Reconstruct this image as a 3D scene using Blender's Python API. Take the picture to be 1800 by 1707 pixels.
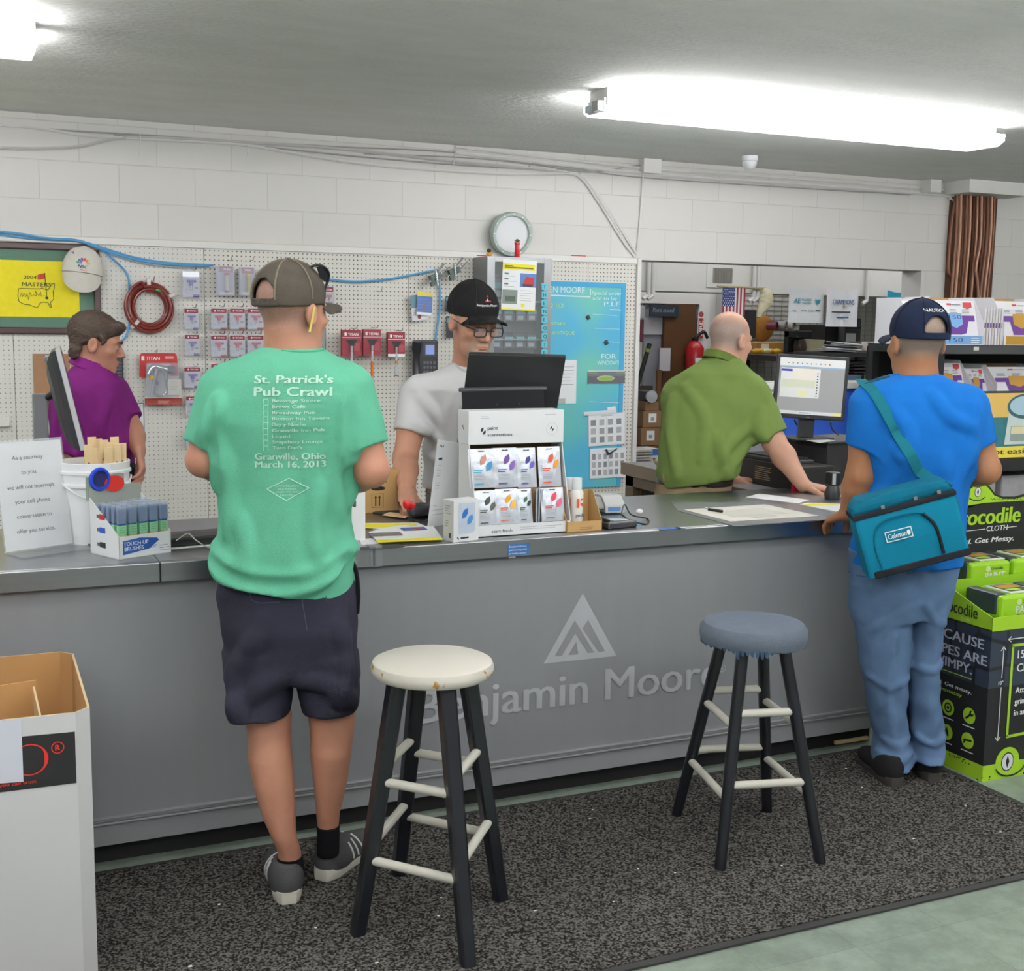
import bpy, math, random
import numpy as np
from mathutils import Matrix, Vector
for o in list(bpy.data.objects): bpy.data.objects.remove(o)
S = bpy.context.scene
COL = S.collection
rnd = random.Random(7)
# ------------------------------------------------------------------ camera (surveyed from the block courses of the wall)
YAW, PITCH, ROLL, FPX, EYE = .4282, .1325, -.0143, 2187.07, 1.634
_f = np.array([math.sin(YAW)*math.cos(PITCH), math.cos(YAW)*math.cos(PITCH), -math.sin(PITCH)])
_r = np.array([math.cos(YAW), -math.sin(YAW), 0.]); _d = np.cross(_f, _r)
_c, _s = math.cos(ROLL), math.sin(ROLL)
_r, _d = _c*_r+_s*_d, -_s*_r+_c*_d
CM = np.array([_r, _d, _f])
cam = bpy.data.cameras.new('camera'); camo = bpy.data.objects.new('camera', cam); COL.objects.link(camo)
camo.matrix_world = Matrix(((_r[0], -_d[0], -_f[0], 0), (_r[1], -_d[1], -_f[1], 0), (_r[2], -_d[2], -_f[2], EYE), (0, 0, 0, 1)))
cam.sensor_width = 36; cam.lens = FPX/1800*36; cam.clip_start = .05; cam.clip_end = 60
S.camera = camo
# ------------------------------------------------------------------ light and exposure
S.view_settings.view_transform = 'Standard'; S.view_settings.look = 'None'
S.view_settings.gamma = 1; S.view_settings.use_curve_mapping = False
S.view_settings.exposure = -.8
wld = bpy.data.worlds.new('daylight'); S.world = wld; wld.use_nodes = True
wld.node_tree.nodes['Background'].inputs[0].default_value = (.93, .97, 1, 1)
wld.node_tree.nodes['Background'].inputs[1].default_value = .8
LAMP, SIDE = 6.5, 98.0
# ------------------------------------------------------------------ measuring: a point of the photo on a plane of the room
def un(px, py, X=None, Y=None, Z=None):
    d = CM.T @ np.array([(px-900)/FPX, (py-853.5)/FPX, 1.])
    t = Y/d[1] if Y is not None else ((Z-EYE)/d[2] if Z is not None else X/d[0])
    return np.array([d[0]*t, d[1]*t, d[2]*t+EYE])
SY, CY = math.sin(YAW), math.cos(YAW)
U3 = np.array([CY, -SY, 0.]); W3 = np.array([SY, CY, 0.]); Z3 = np.array([0, 0, 1.])
def V(px, py, dh):
    d = CM.T @ np.array([(px-900)/FPX, (py-853.5)/FPX, 1.])
    q = d*(dh/(d[0]*SY+d[1]*CY)); q[2] += EYE
    return q
# ------------------------------------------------------------------ materials
def lin(c):
    if isinstance(c, str): c = [int(c[i:i+2], 16) for i in (0, 2, 4)]
    return tuple((v/255/12.92 if v/255 <= .04045 else ((v/255+.055)/1.055)**2.4) for v in c)+(1,)
MATS = {}
def nodes(m):
    m.use_nodes = True; nt = m.node_tree
    return nt, nt.nodes['Principled BSDF'], (lambda t, **k: _mk(nt, t, k))
def _mk(nt, t, k):
    n = nt.nodes.new(t)
    for a, v in k.items():
        if a[0] == 'i' and a[1:].isdigit(): n.inputs[int(a[1:])].default_value = v
        elif a.startswith('in_'): n.inputs[a[3:]].default_value = v
        else: setattr(n, a, v)
    return n
def mat(col, rough=.5, metal=0., var=.06, scale=14., bump=0., bscale=60., alpha=1., coat=0., trans=0., spec=None, emit=0., aniso=None):
    key = (str(col), rough, metal, var, scale, bump, bscale, alpha, coat, trans, emit, aniso, spec)
    if key in MATS: return MATS[key]
    m = bpy.data.materials.new('m_%s' % (col if isinstance(col, str) else 'c%02d' % len(MATS)))
    nt, b, N = nodes(m); L = nt.links.new; c = lin(col)
    tc = N('ShaderNodeTexCoord')
    mp = N('ShaderNodeMapping')
    if aniso: mp.inputs['Scale'].default_value = aniso
    L(tc.outputs['Object'], mp.inputs[0])
    nz = N('ShaderNodeTexNoise', in_Scale=scale, in_Detail=3.); L(mp.outputs[0], nz.inputs['Vector'])
    mx = N('ShaderNodeMix', data_type='RGBA')
    mx.inputs['A'].default_value = tuple(v*(1-var) for v in c[:3])+(1,)
    mx.inputs['B'].default_value = tuple(min(1, v*(1+var)) for v in c[:3])+(1,)
    L(nz.outputs['Fac'], mx.inputs['Factor']); L(mx.outputs['Result'], b.inputs['Base Color'])
    b.inputs['Roughness'].default_value = rough; b.inputs['Metallic'].default_value = metal
    if spec is not None: b.inputs['Specular IOR Level'].default_value = spec
    if coat: b.inputs['Coat Weight'].default_value = coat; b.inputs['Coat Roughness'].default_value = .1
    if alpha < 1: b.inputs['Alpha'].default_value = alpha
    if trans: b.inputs['Transmission Weight'].default_value = trans
    if emit:
        b.inputs['Emission Color'].default_value = c; b.inputs['Emission Strength'].default_value = emit
    if bump:
        n2 = N('ShaderNodeTexNoise', in_Scale=bscale, in_Detail=4.); L(mp.outputs[0], n2.inputs['Vector'])
        bp = N('ShaderNodeBump', in_Strength=bump, in_Distance=.01); L(n2.outputs['Fac'], bp.inputs['Height'])
        L(bp.outputs[0], b.inputs['Normal'])
    MATS[key] = m
    return m
def paper(c='f0f0f0', **k): return mat(c, rough=.7, var=.02, **k)
def plastic(c, r=.4, **k): return mat(c, rough=r, var=.04, **k)
def print_(c): return mat(c, rough=.65, var=.03)
def cloth(c, bump=.25, bscale=900., var=.07, scale=40., rough=.9): return mat(c, rough=rough, var=var, scale=scale, bump=bump, bscale=bscale, spec=.15)
CLEAR = mat('e9eef4', rough=.12, alpha=.13, var=.02, spec=.6)
STEEL = mat('a3a4a7', rough=.33, metal=1., var=.07, scale=6, aniso=(.4, 14, 14))
CHROME = mat('d0d2d6', rough=.2, metal=1., var=.04)
WIRE = mat('8f9094', rough=.3, metal=1., var=.05)
BLACKP = plastic('17181b', .45)
# ------------------------------------------------------------------ mesh builder
TEXTC = {}
def text_mesh(s, bold, shear, space):
    key = (s, bold, shear, space)
    if key not in TEXTC:
        cu = bpy.data.curves.new('txt', 'FONT'); cu.body = s; cu.size = 1; cu.align_x = 'LEFT'; cu.shear = shear
        cu.space_character = space; cu.resolution_u = 3; cu.fill_mode = 'FRONT'
        ob = bpy.data.objects.new('txt', cu)
        me = bpy.data.meshes.new_from_object(ob)
        v = [tuple(x.co) for x in me.vertices]; f = [tuple(p.vertices) for p in me.polygons]
        if bold: n = len(v); v, f = [(x+dx*bold, y, z+e) for dx, e in ((0, 0), (-.9, .008), (.9, .016)) for x, y, z in v], [tuple(q+n*i for q in g) for i in range(3) for g in f]
        bpy.data.objects.remove(ob); bpy.data.meshes.remove(me); bpy.data.curves.remove(cu)
        xs = [a[0] for a in v] or [0, 1]; ys = [a[1] for a in v] or [0, 1]
        TEXTC[key] = (v, f, min(xs), max(xs), min(ys), max(ys))
    return TEXTC[key]
def frame(loc=(0, 0, 0), rz=0., rx=0., ry=0., s=1.):
    return Matrix.Translation(Vector(loc)) @ Matrix.Rotation(rz, 4, 'Z') @ Matrix.Rotation(ry, 4, 'Y') @ Matrix.Rotation(rx, 4, 'X') @ Matrix.Scale(s, 4)
def basis(o, x, y, z=None):
    x = Vector(x).normalized(); y = Vector(y); y = (y-x*y.dot(x)).normalized(); z = x.cross(y)
    return Matrix(((x[0], y[0], z[0], o[0]), (x[1], y[1], z[1], o[1]), (x[2], y[2], z[2], o[2]), (0, 0, 0, 1)))
class B:
    def __init__(s, M=None): s.v = []; s.f = []; s.m = []; s.sm = []; s.ms = []; s.M = M or Matrix()
    def mi(s, m):
        if m not in s.ms: s.ms.append(m)
        return s.ms.index(m)
    def add(s, vs, fs, m, smooth=False, M=None):
        T = s.M @ M if M is not None else s.M
        o = len(s.v); s.v += [tuple(T @ Vector(q)) for q in vs]; k = s.mi(m)
        for q in fs: s.f.append(tuple(i+o for i in q)); s.m.append(k); s.sm.append(smooth)
        return s
    def box(s, lo, hi, m, M=None):
        (a, b, c), (d, e, f) = lo, hi
        return s.add([(a, b, c), (d, b, c), (d, e, c), (a, e, c), (a, b, f), (d, b, f), (d, e, f), (a, e, f)],
                     [(0, 3, 2, 1), (4, 5, 6, 7), (0, 1, 5, 4), (1, 2, 6, 5), (2, 3, 7, 6), (3, 0, 4, 7)], m, False, M)
    def cbox(s, c, d, m, M=None): return s.box([c[i]-d[i]/2 for i in range(3)], [c[i]+d[i]/2 for i in range(3)], m, M)
    def poly(s, pts, m, M=None): return s.add(pts, [tuple(range(len(pts)))], m, False, M)
    def slab(s, pts, n, m, M=None, smooth=False):          # polygon extruded by vector n
        k = len(pts); top = [tuple(np.array(q)+np.array(n)) for q in pts]
        return s.add(list(pts)+top, [tuple(range(k))[::-1], tuple(range(k, 2*k))]+[(i, (i+1) % k, (i+1) % k+k, i+k) for i in range(k)], m, smooth, M)
    def ring(s, pts_list, m, closed=False, caps=True, smooth=True, M=None):   # loft of equal rings
        n = len(pts_list[0]); vs = [q for r in pts_list for q in r]; fs = []
        R = len(pts_list)
        for i in range(R if closed else R-1):
            for j in range(n):
                a = i*n+j; b = i*n+(j+1) % n; c = ((i+1) % R)*n+(j+1) % n; d = ((i+1) % R)*n+j
                fs.append((a, b, c, d))
        s.add(vs, fs, m, smooth, M)
        if caps and not closed:
            s.add(pts_list[0], [tuple(range(n))[::-1]], m, False, M); s.add(pts_list[-1], [tuple(range(n))], m, False, M)
        return s
    def tube(s, path, r, m, n=8, closed=False, M=None, caps=True):
        P = [np.array(q, float) for q in path]; rings = []; K = len(P)
        rs = r if hasattr(r, '__len__') else [r]*K
        ref = None
        for i in range(K):
            t = (P[(i+1) % K]-P[i-1]) if closed else (P[min(i+1, K-1)]-P[max(i-1, 0)])
            t = t/(np.linalg.norm(t)+1e-9)
            if ref is None: ref = np.array([0, 0, 1.]) if abs(t[2]) < .9 else np.array([1., 0, 0])
            a = np.cross(t, ref); a /= np.linalg.norm(a)+1e-9; b = np.cross(a, t); ref = b
            rings.append([tuple(P[i]+rs[i]*(math.cos(2*math.pi*j/n)*a+math.sin(2*math.pi*j/n)*b)) for j in range(n)])
        return s.ring(rings, m, closed, caps, True, M)
    def cyl(s, p0, p1, r0, m, r1=None, n=20, M=None):
        s.tube([p0, p1], [r0, r0 if r1 is None else r1], m, n, M=M); return s
    def lathe(s, prof, m, n=28, o=(0, 0, 0), M=None, smooth=True, caps=True):
        rings = [[(o[0]+r*math.cos(2*math.pi*j/n), o[1]+r*math.sin(2*math.pi*j/n), o[2]+z) for j in range(n)] for r, z in prof]
        return s.ring(rings, m, False, caps, smooth, M)
    def ell(s, c, r, m, n=16, k=10, M=None):
        rings = [[(c[0]+r[0]*math.sin(t)*math.cos(2*math.pi*j/n), c[1]+r[1]*math.sin(t)*math.sin(2*math.pi*j/n), c[2]-r[2]*math.cos(t)) for j in range(n)] for t in [max(.02, min(math.pi-.02, math.pi*i/k)) for i in range(k+1)]]
        return s.ring(rings, m, False, True, True, M)
    def text(s, t, h, m, M=None, at=(0, 0), bold=0., shear=0., width=None, align='l', space=1.):  # on local x (right), y (up); h = cap height
        v, f, x0, x1, y0, y1 = text_mesh(t, bold, shear, space)
        k = h/.7; kx = k
        if width: kx = width/(x1-x0)
        ox = {'l': -x0*kx, 'c': -(x0+x1)/2*kx, 'r': -x1*kx}[align]
        return s.add([(a*kx+ox+at[0], b*k+at[1], c*k) for a, b, c in v], f, m, False, M)
    def rect(s, x0, y0, x1, y1, m, z=0., M=None): return s.poly([(x0, y0, z), (x1, y0, z), (x1, y1, z), (x0, y1, z)], m, M)
    def disc(s, x, y, r, m, z=0., n=20, ry=None, M=None): return s.poly([(x+r*math.cos(2*math.pi*i/n), y+(ry or r)*math.sin(2*math.pi*i/n), z) for i in range(n)], m, M)
    def line(s, x0, y0, x1, y1, w, m, z=0., M=None):
        d = Vector((x1-x0, y1-y0)).normalized(); a, b = -d[1]*w/2, d[0]*w/2
        return s.poly([(x0-a, y0-b, z), (x1-a, y1-b, z), (x1+a, y1+b, z), (x0+a, y0+b, z)], m, M)
    def lines(s, x0, y0, w, n, dy, m, lw=.002, z=0., M=None, ragged=.25):     # dummy small print
        for i in range(n): s.rect(x0, y0-i*dy-lw, x0+w*(1-ragged*rnd.random()), y0-i*dy, m, z, M)
        return s
    def obj(s, name, parent=None, bevel=0., **props):
        me = bpy.data.meshes.new(name); me.from_pydata(s.v, [], s.f)
        for m in s.ms: me.materials.append(m)
        me.polygons.foreach_set('material_index', s.m); me.polygons.foreach_set('use_smooth', s.sm)
        me.update()
        if any(s.sm): me.set_sharp_from_angle(angle=.7)
        o = bpy.data.objects.new(name, me); COL.objects.link(o)
        if parent is not None: o.parent = parent
        if bevel:
            b = o.modifiers.new('bevel', 'BEVEL'); b.width = bevel; b.segments = 2; b.limit_method = 'ANGLE'
        for a, v in props.items(): o[a] = v
        return o
    def thing(s, name, label, cat, group=None, bevel=0.):
        o = s.obj(name, None, bevel); o['label'] = label; o['category'] = cat
        if group: o['group'] = group
        return o
def thing(name, label, cat, loc=(0, 0, 0), rz=0., group=None, M=None):
    o = bpy.data.objects.new(name, None); COL.objects.link(o); o.empty_display_size = .05
    o.matrix_world = M if M is not None else frame(loc, rz)
    o['label'] = label; o['category'] = cat
    if group: o['group'] = group
    return o
def copy(root, M, label=None, group=None):
    r = root.copy(); COL.objects.link(r); r.matrix_world = M
    if label: r['label'] = label
    if group: r['group'] = group
    for ch in [c for c in root.children]:
        c = ch.copy(); COL.objects.link(c); c.parent = r
        for g in ch.children:
            d = g.copy(); COL.objects.link(d); d.parent = c
    return r
def struct(b, name):
    o = b.obj(name); o['kind'] = 'structure'; return o
def spline(pts, n=8):
    P = [np.array(q, float) for q in pts]; P = [2*P[0]-P[1]]+P+[2*P[-1]-P[-2]]; out = []
    for i in range(1, len(P)-2):
        for j in range(n):
            t = j/n; a, b, c, d = P[i-1:i+3]
            out.append(.5*((2*b)+(-a+c)*t+(2*a-5*b+4*c-d)*t*t+(-a+3*b-3*c+d)*t**3))
    out.append(P[-2]); return out
# local frame of something hung on a plane facing the shop (x right, y up, z towards us)
def facing(o, rz=0., tilt=0., roll=0.):
    return Matrix.Translation(Vector(o)) @ Matrix.Rotation(rz, 4, 'Z') @ Matrix.Rotation(math.pi/2-tilt, 4, 'X') @ Matrix.Rotation(roll, 4, 'Z')
def flat(o, rz=0.): return Matrix.Translation(Vector(o)) @ Matrix.Rotation(rz, 4, 'Z')
# ================================================================== the room
WY, CEIL, PEG = 7.183, 2.675, 7.163
def wallmat(base, brick=True):
    m = bpy.data.materials.new('painted_block'); nt, b, N = nodes(m); L = nt.links.new
    tc = N('ShaderNodeTexCoord'); sp = N('ShaderNodeSeparateXYZ'); L(tc.outputs['Object'], sp.inputs[0])
    ad = N('ShaderNodeMath', operation='SUBTRACT', i1=.5006); L(sp.outputs[0], ad.inputs[0])
    cb = N('ShaderNodeCombineXYZ'); L(ad.outputs[0], cb.inputs[0]); L(sp.outputs[2], cb.inputs[1])
    br = N('ShaderNodeTexBrick', in_Scale=1., offset=.5, in_Color1=lin(base), in_Color2=tuple(v*.97 for v in lin(base)[:3])+(1,), in_Mortar=tuple(v*.86 for v in lin(base)[:3])+(1,))
    br.inputs['Mortar Size'].default_value = .0028; br.inputs['Mortar Smooth'].default_value = .4
    br.inputs['Brick Width'].default_value = .4064; br.inputs['Row Height'].default_value = .2032
    L(cb.outputs[0], br.inputs['Vector'])
    nz = N('ShaderNodeTexNoise', in_Scale=90., in_Detail=4.); L(tc.outputs['Object'], nz.inputs['Vector'])
    ml = N('ShaderNodeMath', operation='MULTIPLY', i1=.14); L(nz.outputs['Fac'], ml.inputs[0])
    sb = N('ShaderNodeMath', operation='SUBTRACT'); L(ml.outputs[0], sb.inputs[0]); L(br.outputs['Fac'], sb.inputs[1])
    bp = N('ShaderNodeBump', in_Strength=.55, in_Distance=.004); L(sb.outputs[0], bp.inputs['Height']); L(bp.outputs[0], b.inputs['Normal'])
    L(br.outputs['Color'], b.inputs['Base Color']); b.inputs['Roughness'].default_value = .55
    return m
M_BLOCK = wallmat('d9d7d3')
M_CEIL = mat('f4f3f0', rough=.9, var=.08, scale=5., bump=.9, bscale=55., aniso=(.6, 1.6, 1))
M_WHITE = mat('e2e1de', rough=.5, var=.03)
def floormat():
    m = bpy.data.materials.new('green_tile'); nt, b, N = nodes(m); L = nt.links.new
    tc = N('ShaderNodeTexCoord')
    br = N('ShaderNodeTexBrick', in_Scale=1., offset=0., in_Color1=lin('8b998d'), in_Color2=lin('95a296'), in_Mortar=lin('7c897e'))
    br.inputs['Mortar Size'].default_value = .0012; br.inputs['Brick Width'].default_value = .305; br.inputs['Row Height'].default_value = .305
    L(tc.outputs['Object'], br.inputs['Vector'])
    nz = N('ShaderNodeTexNoise', in_Scale=9., in_Detail=6., in_Roughness=.7); L(tc.outputs['Object'], nz.inputs['Vector'])
    rp = N('ShaderNodeValToRGB'); rp.color_ramp.elements[0].position = .38; rp.color_ramp.elements[1].position = .7
    rp.color_ramp.elements[0].color = (.62, .62, .6, 1); rp.color_ramp.elements[1].color = (1.12, 1.12, 1.1, 1)
    L(nz.outputs['Fac'], rp.inputs[0])
    mx = N('ShaderNodeMix', data_type='RGBA', blend_type='MULTIPLY'); mx.inputs['Factor'].default_value = .8
    L(br.outputs['Color'], mx.inputs['A']); L(rp.outputs[0], mx.inputs['B']); L(mx.outputs['Result'], b.inputs['Base Color'])
    b.inputs['Roughness'].default_value = .35
    return m
XL, XR, YF, YB = -4.0, 9.6, -5.0, 11.2
struct(B().box((XL, YF, -.1), (XR+2, YB, 0), floormat()), 'floor')
struct(B().box((XL, YF, CEIL), (XR+2, WY+.2, CEIL+.1), M_CEIL), 'ceiling')
OX0, OX1, HZ, WT = 4.165, 6.555, 2.033, .205         # opening behind the counter
b = B()
b.box((XL, WY, 0), (OX0, WY+WT, CEIL), M_BLOCK); b.box((OX0, WY, HZ), (OX1, WY+WT, CEIL), M_BLOCK)
b.box((OX1, WY, 0), (XR+2, WY+WT, CEIL), M_BLOCK)
struct(b, 'wall_back')
struct(B().box((XL-.1, YF, 0), (XL, WY+WT, CEIL), M_BLOCK), 'wall_left')
struct(B().box((XR+2, YF, 0), (XR+2.1, YB, CEIL), M_BLOCK), 'wall_right')
# back room
BR = mat('d6d5d3', rough=.7, var=.03)
b = B(); b.box((OX0-1.2, 10.6, 0), (XR+2, 10.7, 2.9), BR); b.box((OX0-1.3, WY+WT, 0), (OX0-1.2, 10.7, 2.9), BR)
struct(b, 'wall_storeroom')
struct(B().box((OX0-1.3, WY+WT, 2.7), (XR+2, 10.7, 2.8), M_WHITE), 'ceiling_storeroom')
# fluorescent fixtures
M_TUBE = mat('ffffff', rough=.5, emit=LAMP, var=.0); M_SIDE = mat('ffffff', rough=.5, emit=SIDE, var=.0); M_DIM = mat('ffffff', rough=.5, emit=8.0, var=.0)
def fixture(x, y, label, n=2, L=2.32, m1=None, m2=None):
    t = thing('ceiling_light', label, 'ceiling light', (x, y, CEIL-.042))
    w = .155
    bb = B(); bb.box((0, -w*.55, -.035), (L, w*.55, .0415), M_WHITE); bb.box((-.012, -w*.5, -.06), (.006, w*.5, -.004), M_WHITE); bb.box((L-.006, -w*.5, -.05), (L+.006, w*.5, -.004), M_WHITE)
    bb.obj('housing', t)
    for i in range(n):
        a = L/n*i+.004; e = L/n*(i+1)-.004
        prof = [(-w, -.008), (-w*.98, -.042), (-w*.72, -.064), (w*.72, -.064), (w*.98, -.042), (w, -.008)]
        bb = B(); m1, m2 = m1 or M_TUBE, m2 or M_SIDE
        for k in range(6): (y0, z0), (y1, z1) = prof[k], prof[(k+1) % 6]; bb.poly([(a, y0, z0), (a, y1, z1), (e, y1, z1), (e, y0, z0)], m1 if 1 <= k <= 3 else m2)
        for q in (a, e): bb.poly([(q, yy, zz) for yy, zz in (prof if q == a else prof[::-1])], m1)
        bb.obj('diffuser', t)
    bb = B(); bb.cbox((-.02, -.05, -.04), (.05, .05, .045), CHROME); bb.cbox((-.03, .03, -.045), (.03, .03, .03), plastic('c6d3de'))
    bb.obj('end_bracket', t)
    return t
fixture(2.76, 5.16, 'long white fluorescent ceiling light with two wrap diffusers above the counter')
fixture(-1.97, 5.04, 'white fluorescent ceiling light cut off at the left edge')
fixture(4.0, 3.02, 'white fluorescent ceiling light clipped at the top right corner')
fixture(-2.0, 2.6, 'white fluorescent ceiling light nearer the shop front, left'); fixture(.9, 2.3, 'white fluorescent ceiling light over the customer side of the counter')
fixture(-2.6, .9, 'unseen white fluorescent ceiling light near the left wall'); fixture(3.9, 1.0, 'unseen white fluorescent ceiling light over the aisle by the shop front, right'); fixture(.6, .2, 'unseen white fluorescent ceiling light over the middle of the shop floor'); fixture(6.6, 4.2, 'unseen white fluorescent ceiling light over the right aisle'); fixture(-1.2, -.6, 'unseen white fluorescent ceiling light over the entrance'); fixture(2.8, -.6, 'unseen white fluorescent ceiling light near the right side of the entrance')  # fixtures out of view, most of them added to brighten the ceiling
fixture(4.3, 8.3, 'white fluorescent ceiling light in the storeroom, left', m1=M_DIM, m2=M_DIM); fixture(7.0, 8.3, 'unseen white fluorescent ceiling light added in the storeroom, right', m1=M_DIM, m2=M_DIM); fixture(5.6, 9.95, 'unseen white fluorescent ceiling light added at the storeroom back', m1=M_DIM, m2=M_DIM)  # right and back lights are unseen, added to brighten the storeroom
# pegboard
def pegmat(base, r, dark):
    m = bpy.data.materials.new('pegboard'); nt, b, N = nodes(m); L = nt.links.new
    tc = N('ShaderNodeTexCoord'); sc = N('ShaderNodeVectorMath', operation='SCALE'); sc.inputs['Scale'].default_value = 1/.0254
    L(tc.outputs['Object'], sc.inputs[0])
    fr = N('ShaderNodeVectorMath', operation='FRACTION'); L(sc.outputs[0], fr.inputs[0])
    su = N('ShaderNodeVectorMath', operation='SUBTRACT', i1=(.5, .5, .5)); L(fr.outputs[0], su.inputs[0])
    mu = N('ShaderNodeVectorMath', operation='MULTIPLY', i1=(1, 0, 1)); L(su.outputs[0], mu.inputs[0])
    ln = N('ShaderNodeVectorMath', operation='LENGTH'); L(mu.outputs[0], ln.inputs[0])
    mr = N('ShaderNodeMapRange'); mr.inputs['From Min'].default_value = r*.8; mr.inputs['From Max'].default_value = r*1.2
    L(ln.outputs['Value'], mr.inputs['Value'])
    nz = N('ShaderNodeTexNoise', in_Scale=3., in_Detail=4.); L(tc.outputs['Object'], nz.inputs['Vector'])
    bx = N('ShaderNodeMix', data_type='RGBA'); bx.inputs['A'].default_value = tuple(v*.95 for v in lin(base)[:3])+(1,); bx.inputs['B'].default_value = tuple(v*1.03 for v in lin(base)[:3])+(1,)
    L(nz.outputs['Fac'], bx.inputs['Factor'])
    mx = N('ShaderNodeMix', data_type='RGBA'); mx.inputs['A'].default_value = lin(dark)
    L(mr.outputs['Result'], mx.inputs['Factor']); L(bx.outputs['Result'], mx.inputs['B']); L(mx.outputs['Result'], b.inputs['Base Color'])
    b.inputs['Roughness'].default_value = .6
    return m
PB1 = pegmat('dedcd6', .115, '77736c'); PB2 = pegmat('dedbd3', .155, '4f4a45')
def panel(x0, x1, z0, m, label):
    b = B(); b.box((x0, PEG, z0), (x1-.003, WY-.0006, 2.006), m); b.thing('pegboard_panel', label, 'pegboard')
panel(-1.3, .342, .2, PB1, 'leftmost white pegboard panel, behind the framed yellow flag')
panel(.342, 1.352, .2, PB1, 'white pegboard panel behind the coiled red hose')
panel(1.352, 2.568, .2, PB2, 'white pegboard panel with large holes behind the man in the green shirt')
panel(2.568, 3.786, .2, PB2, 'white pegboard panel behind the steel display cabinet')
panel(3.786, 4.138, .2, PB2, 'narrow white pegboard strip beside the doorway opening')
b = B(); b.box((-1.3, PEG-.014, 2.006), (4.165, WY-.0006, 2.04), M_WHITE); b.box((-1.3, PEG-.004, 2.04), (4.165, WY-.0006, 2.047), mat('c9c5bb', rough=.6))
b.box((4.138, PEG-.02, 0), (4.166, WY-.0006, 2.04), M_WHITE)
struct(b, 'trim_1')
# conduits and cables along the top of the wall
def cable(name, label, pts, r, m, n=8, Y=None):
    P = [un(q[0], q[1], Y=Y or WY-.012) for q in pts]
    return B().tube(spline(P, n), r, m, 6).thing(name, label, 'cable')
GW = mat('dedddb', rough=.5, var=.03); GG = mat('a9a8a6', rough=.5); 
cable('conduit', 'white conduit along the wall top turning down beside the copper pipes', [(800, 268), (1130, 305), (1400, 324), (1655, 343), (1668, 346), (1675, 356), (1676, 372)], .0115, GW)
cable('conduit', 'upper thin white conduit just under the ceiling above the opening', [(800, 258), (1130, 296), (1400, 315), (1670, 336)], .0085, GW)
cable('cable', 'grey cable sagging along the wall top at the left', [(-40, 259), (60, 261), (140, 257), (225, 242), (420, 250), (600, 262), (800, 284), (930, 296), (1000, 304)], .009, mat('c3c2c0', rough=.5))
cable('cable', 'white cable clipped along the block wall below the ceiling', [(-40, 224), (10, 220), (60, 224), (150, 238), (250, 244), (420, 254), (520, 270), (640, 288), (780, 300), (900, 306), (1010, 306), (1035, 322), (1070, 370), (1118, 446)], .0085, GW)
cable('cable', 'thin grey wire running just below the ceiling line', [(-40, 214), (100, 228), (250, 237), (430, 249), (600, 258), (800, 268), (980, 295), (1040, 302), (1125, 290)], .005, GG)
cable('cable', 'second thin grey wire above the pegboard cables', [(200, 238), (400, 252), (640, 276), (840, 292), (1000, 300), (1020, 306)], .005, GG)
cable('cable', 'white cable slanting down to the pegboard corner', [(930, 292), (1000, 303), (1025, 312), (1060, 360), (1108, 440), (1116, 452)], .0075, GW, Y=WY-.01)
cable('cable', 'white cable falling steeply toward the pegboard corner', [(960, 298), (1015, 309), (1050, 352), (1095, 424), (1118, 452)], .0075, GW)
cable('cable', 'thin white wire dropping vertically by the opening', [(1133, 278), (1131, 300), (1127, 360), (1122, 420), (1118, 450)], .006, GW)
cable('cable', 'bundled grey wires beside the thin white conduit, left of the opening', [(640, 270), (830, 278), (1000, 296), (1130, 312), (1400, 330), (1600, 342)], .0045, GG)
for px, py, h, lb in ((247, 236, 40, 'left'), (436, 254, 30, 'middle'), (800, 262, 28, 'right')):
    P = [un(px-1, py, Y=WY-.02), un(px, py+10, Y=WY-.028), un(px-3, py+h, Y=WY-.03)]
    B().tube(P, .003, GW, 5).thing('cable_tie', 'white cable tie with loose tail on the wall cables, %s one' % lb, 'cable tie')
BLUE = plastic('5c9ccb', .45)
cable('cable', 'blue network cable draped along the pegboard top from the left edge', [(-20, 405), (40, 412), (80, 419), (137, 423), (175, 437), (240, 457), (310, 466), (368, 467)], .008, BLUE, Y=PEG-.03)
cable('cable', 'second blue network cable beside the draped one', [(-20, 410), (60, 420), (137, 424), (172, 433), (235, 452), (300, 462), (375, 466)], .006, BLUE, Y=PEG-.022)
cable('cable', 'blue cable dropping behind the red hose', [(172, 434), (190, 448), (222, 480), (227, 510), (228, 560), (222, 590), (206, 605)], .0065, BLUE, Y=PEG-.022)
cable('cable', 'white cable draped with the blue ones', [(120, 424), (150, 425), (180, 440), (240, 460), (310, 469), (375, 468)], .004, GW, Y=PEG-.022)
cable('cable', 'blue cable draped behind the cap of the man in green', [(560, 489), (620, 495), (680, 491), (730, 482), (772, 474)], .0075, BLUE, Y=PEG-.022)
cable('cable', 'blue cable hanging down to the desk phone', [(765, 482), (772, 500), (773, 540), (768, 580), (765, 600)], .0065, BLUE, Y=PEG-.022)
cable('cable', 'thin grey wire strung to the top of the turquoise board', [(960, 476), (1020, 467), (1090, 457)], .003, GG)
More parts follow.
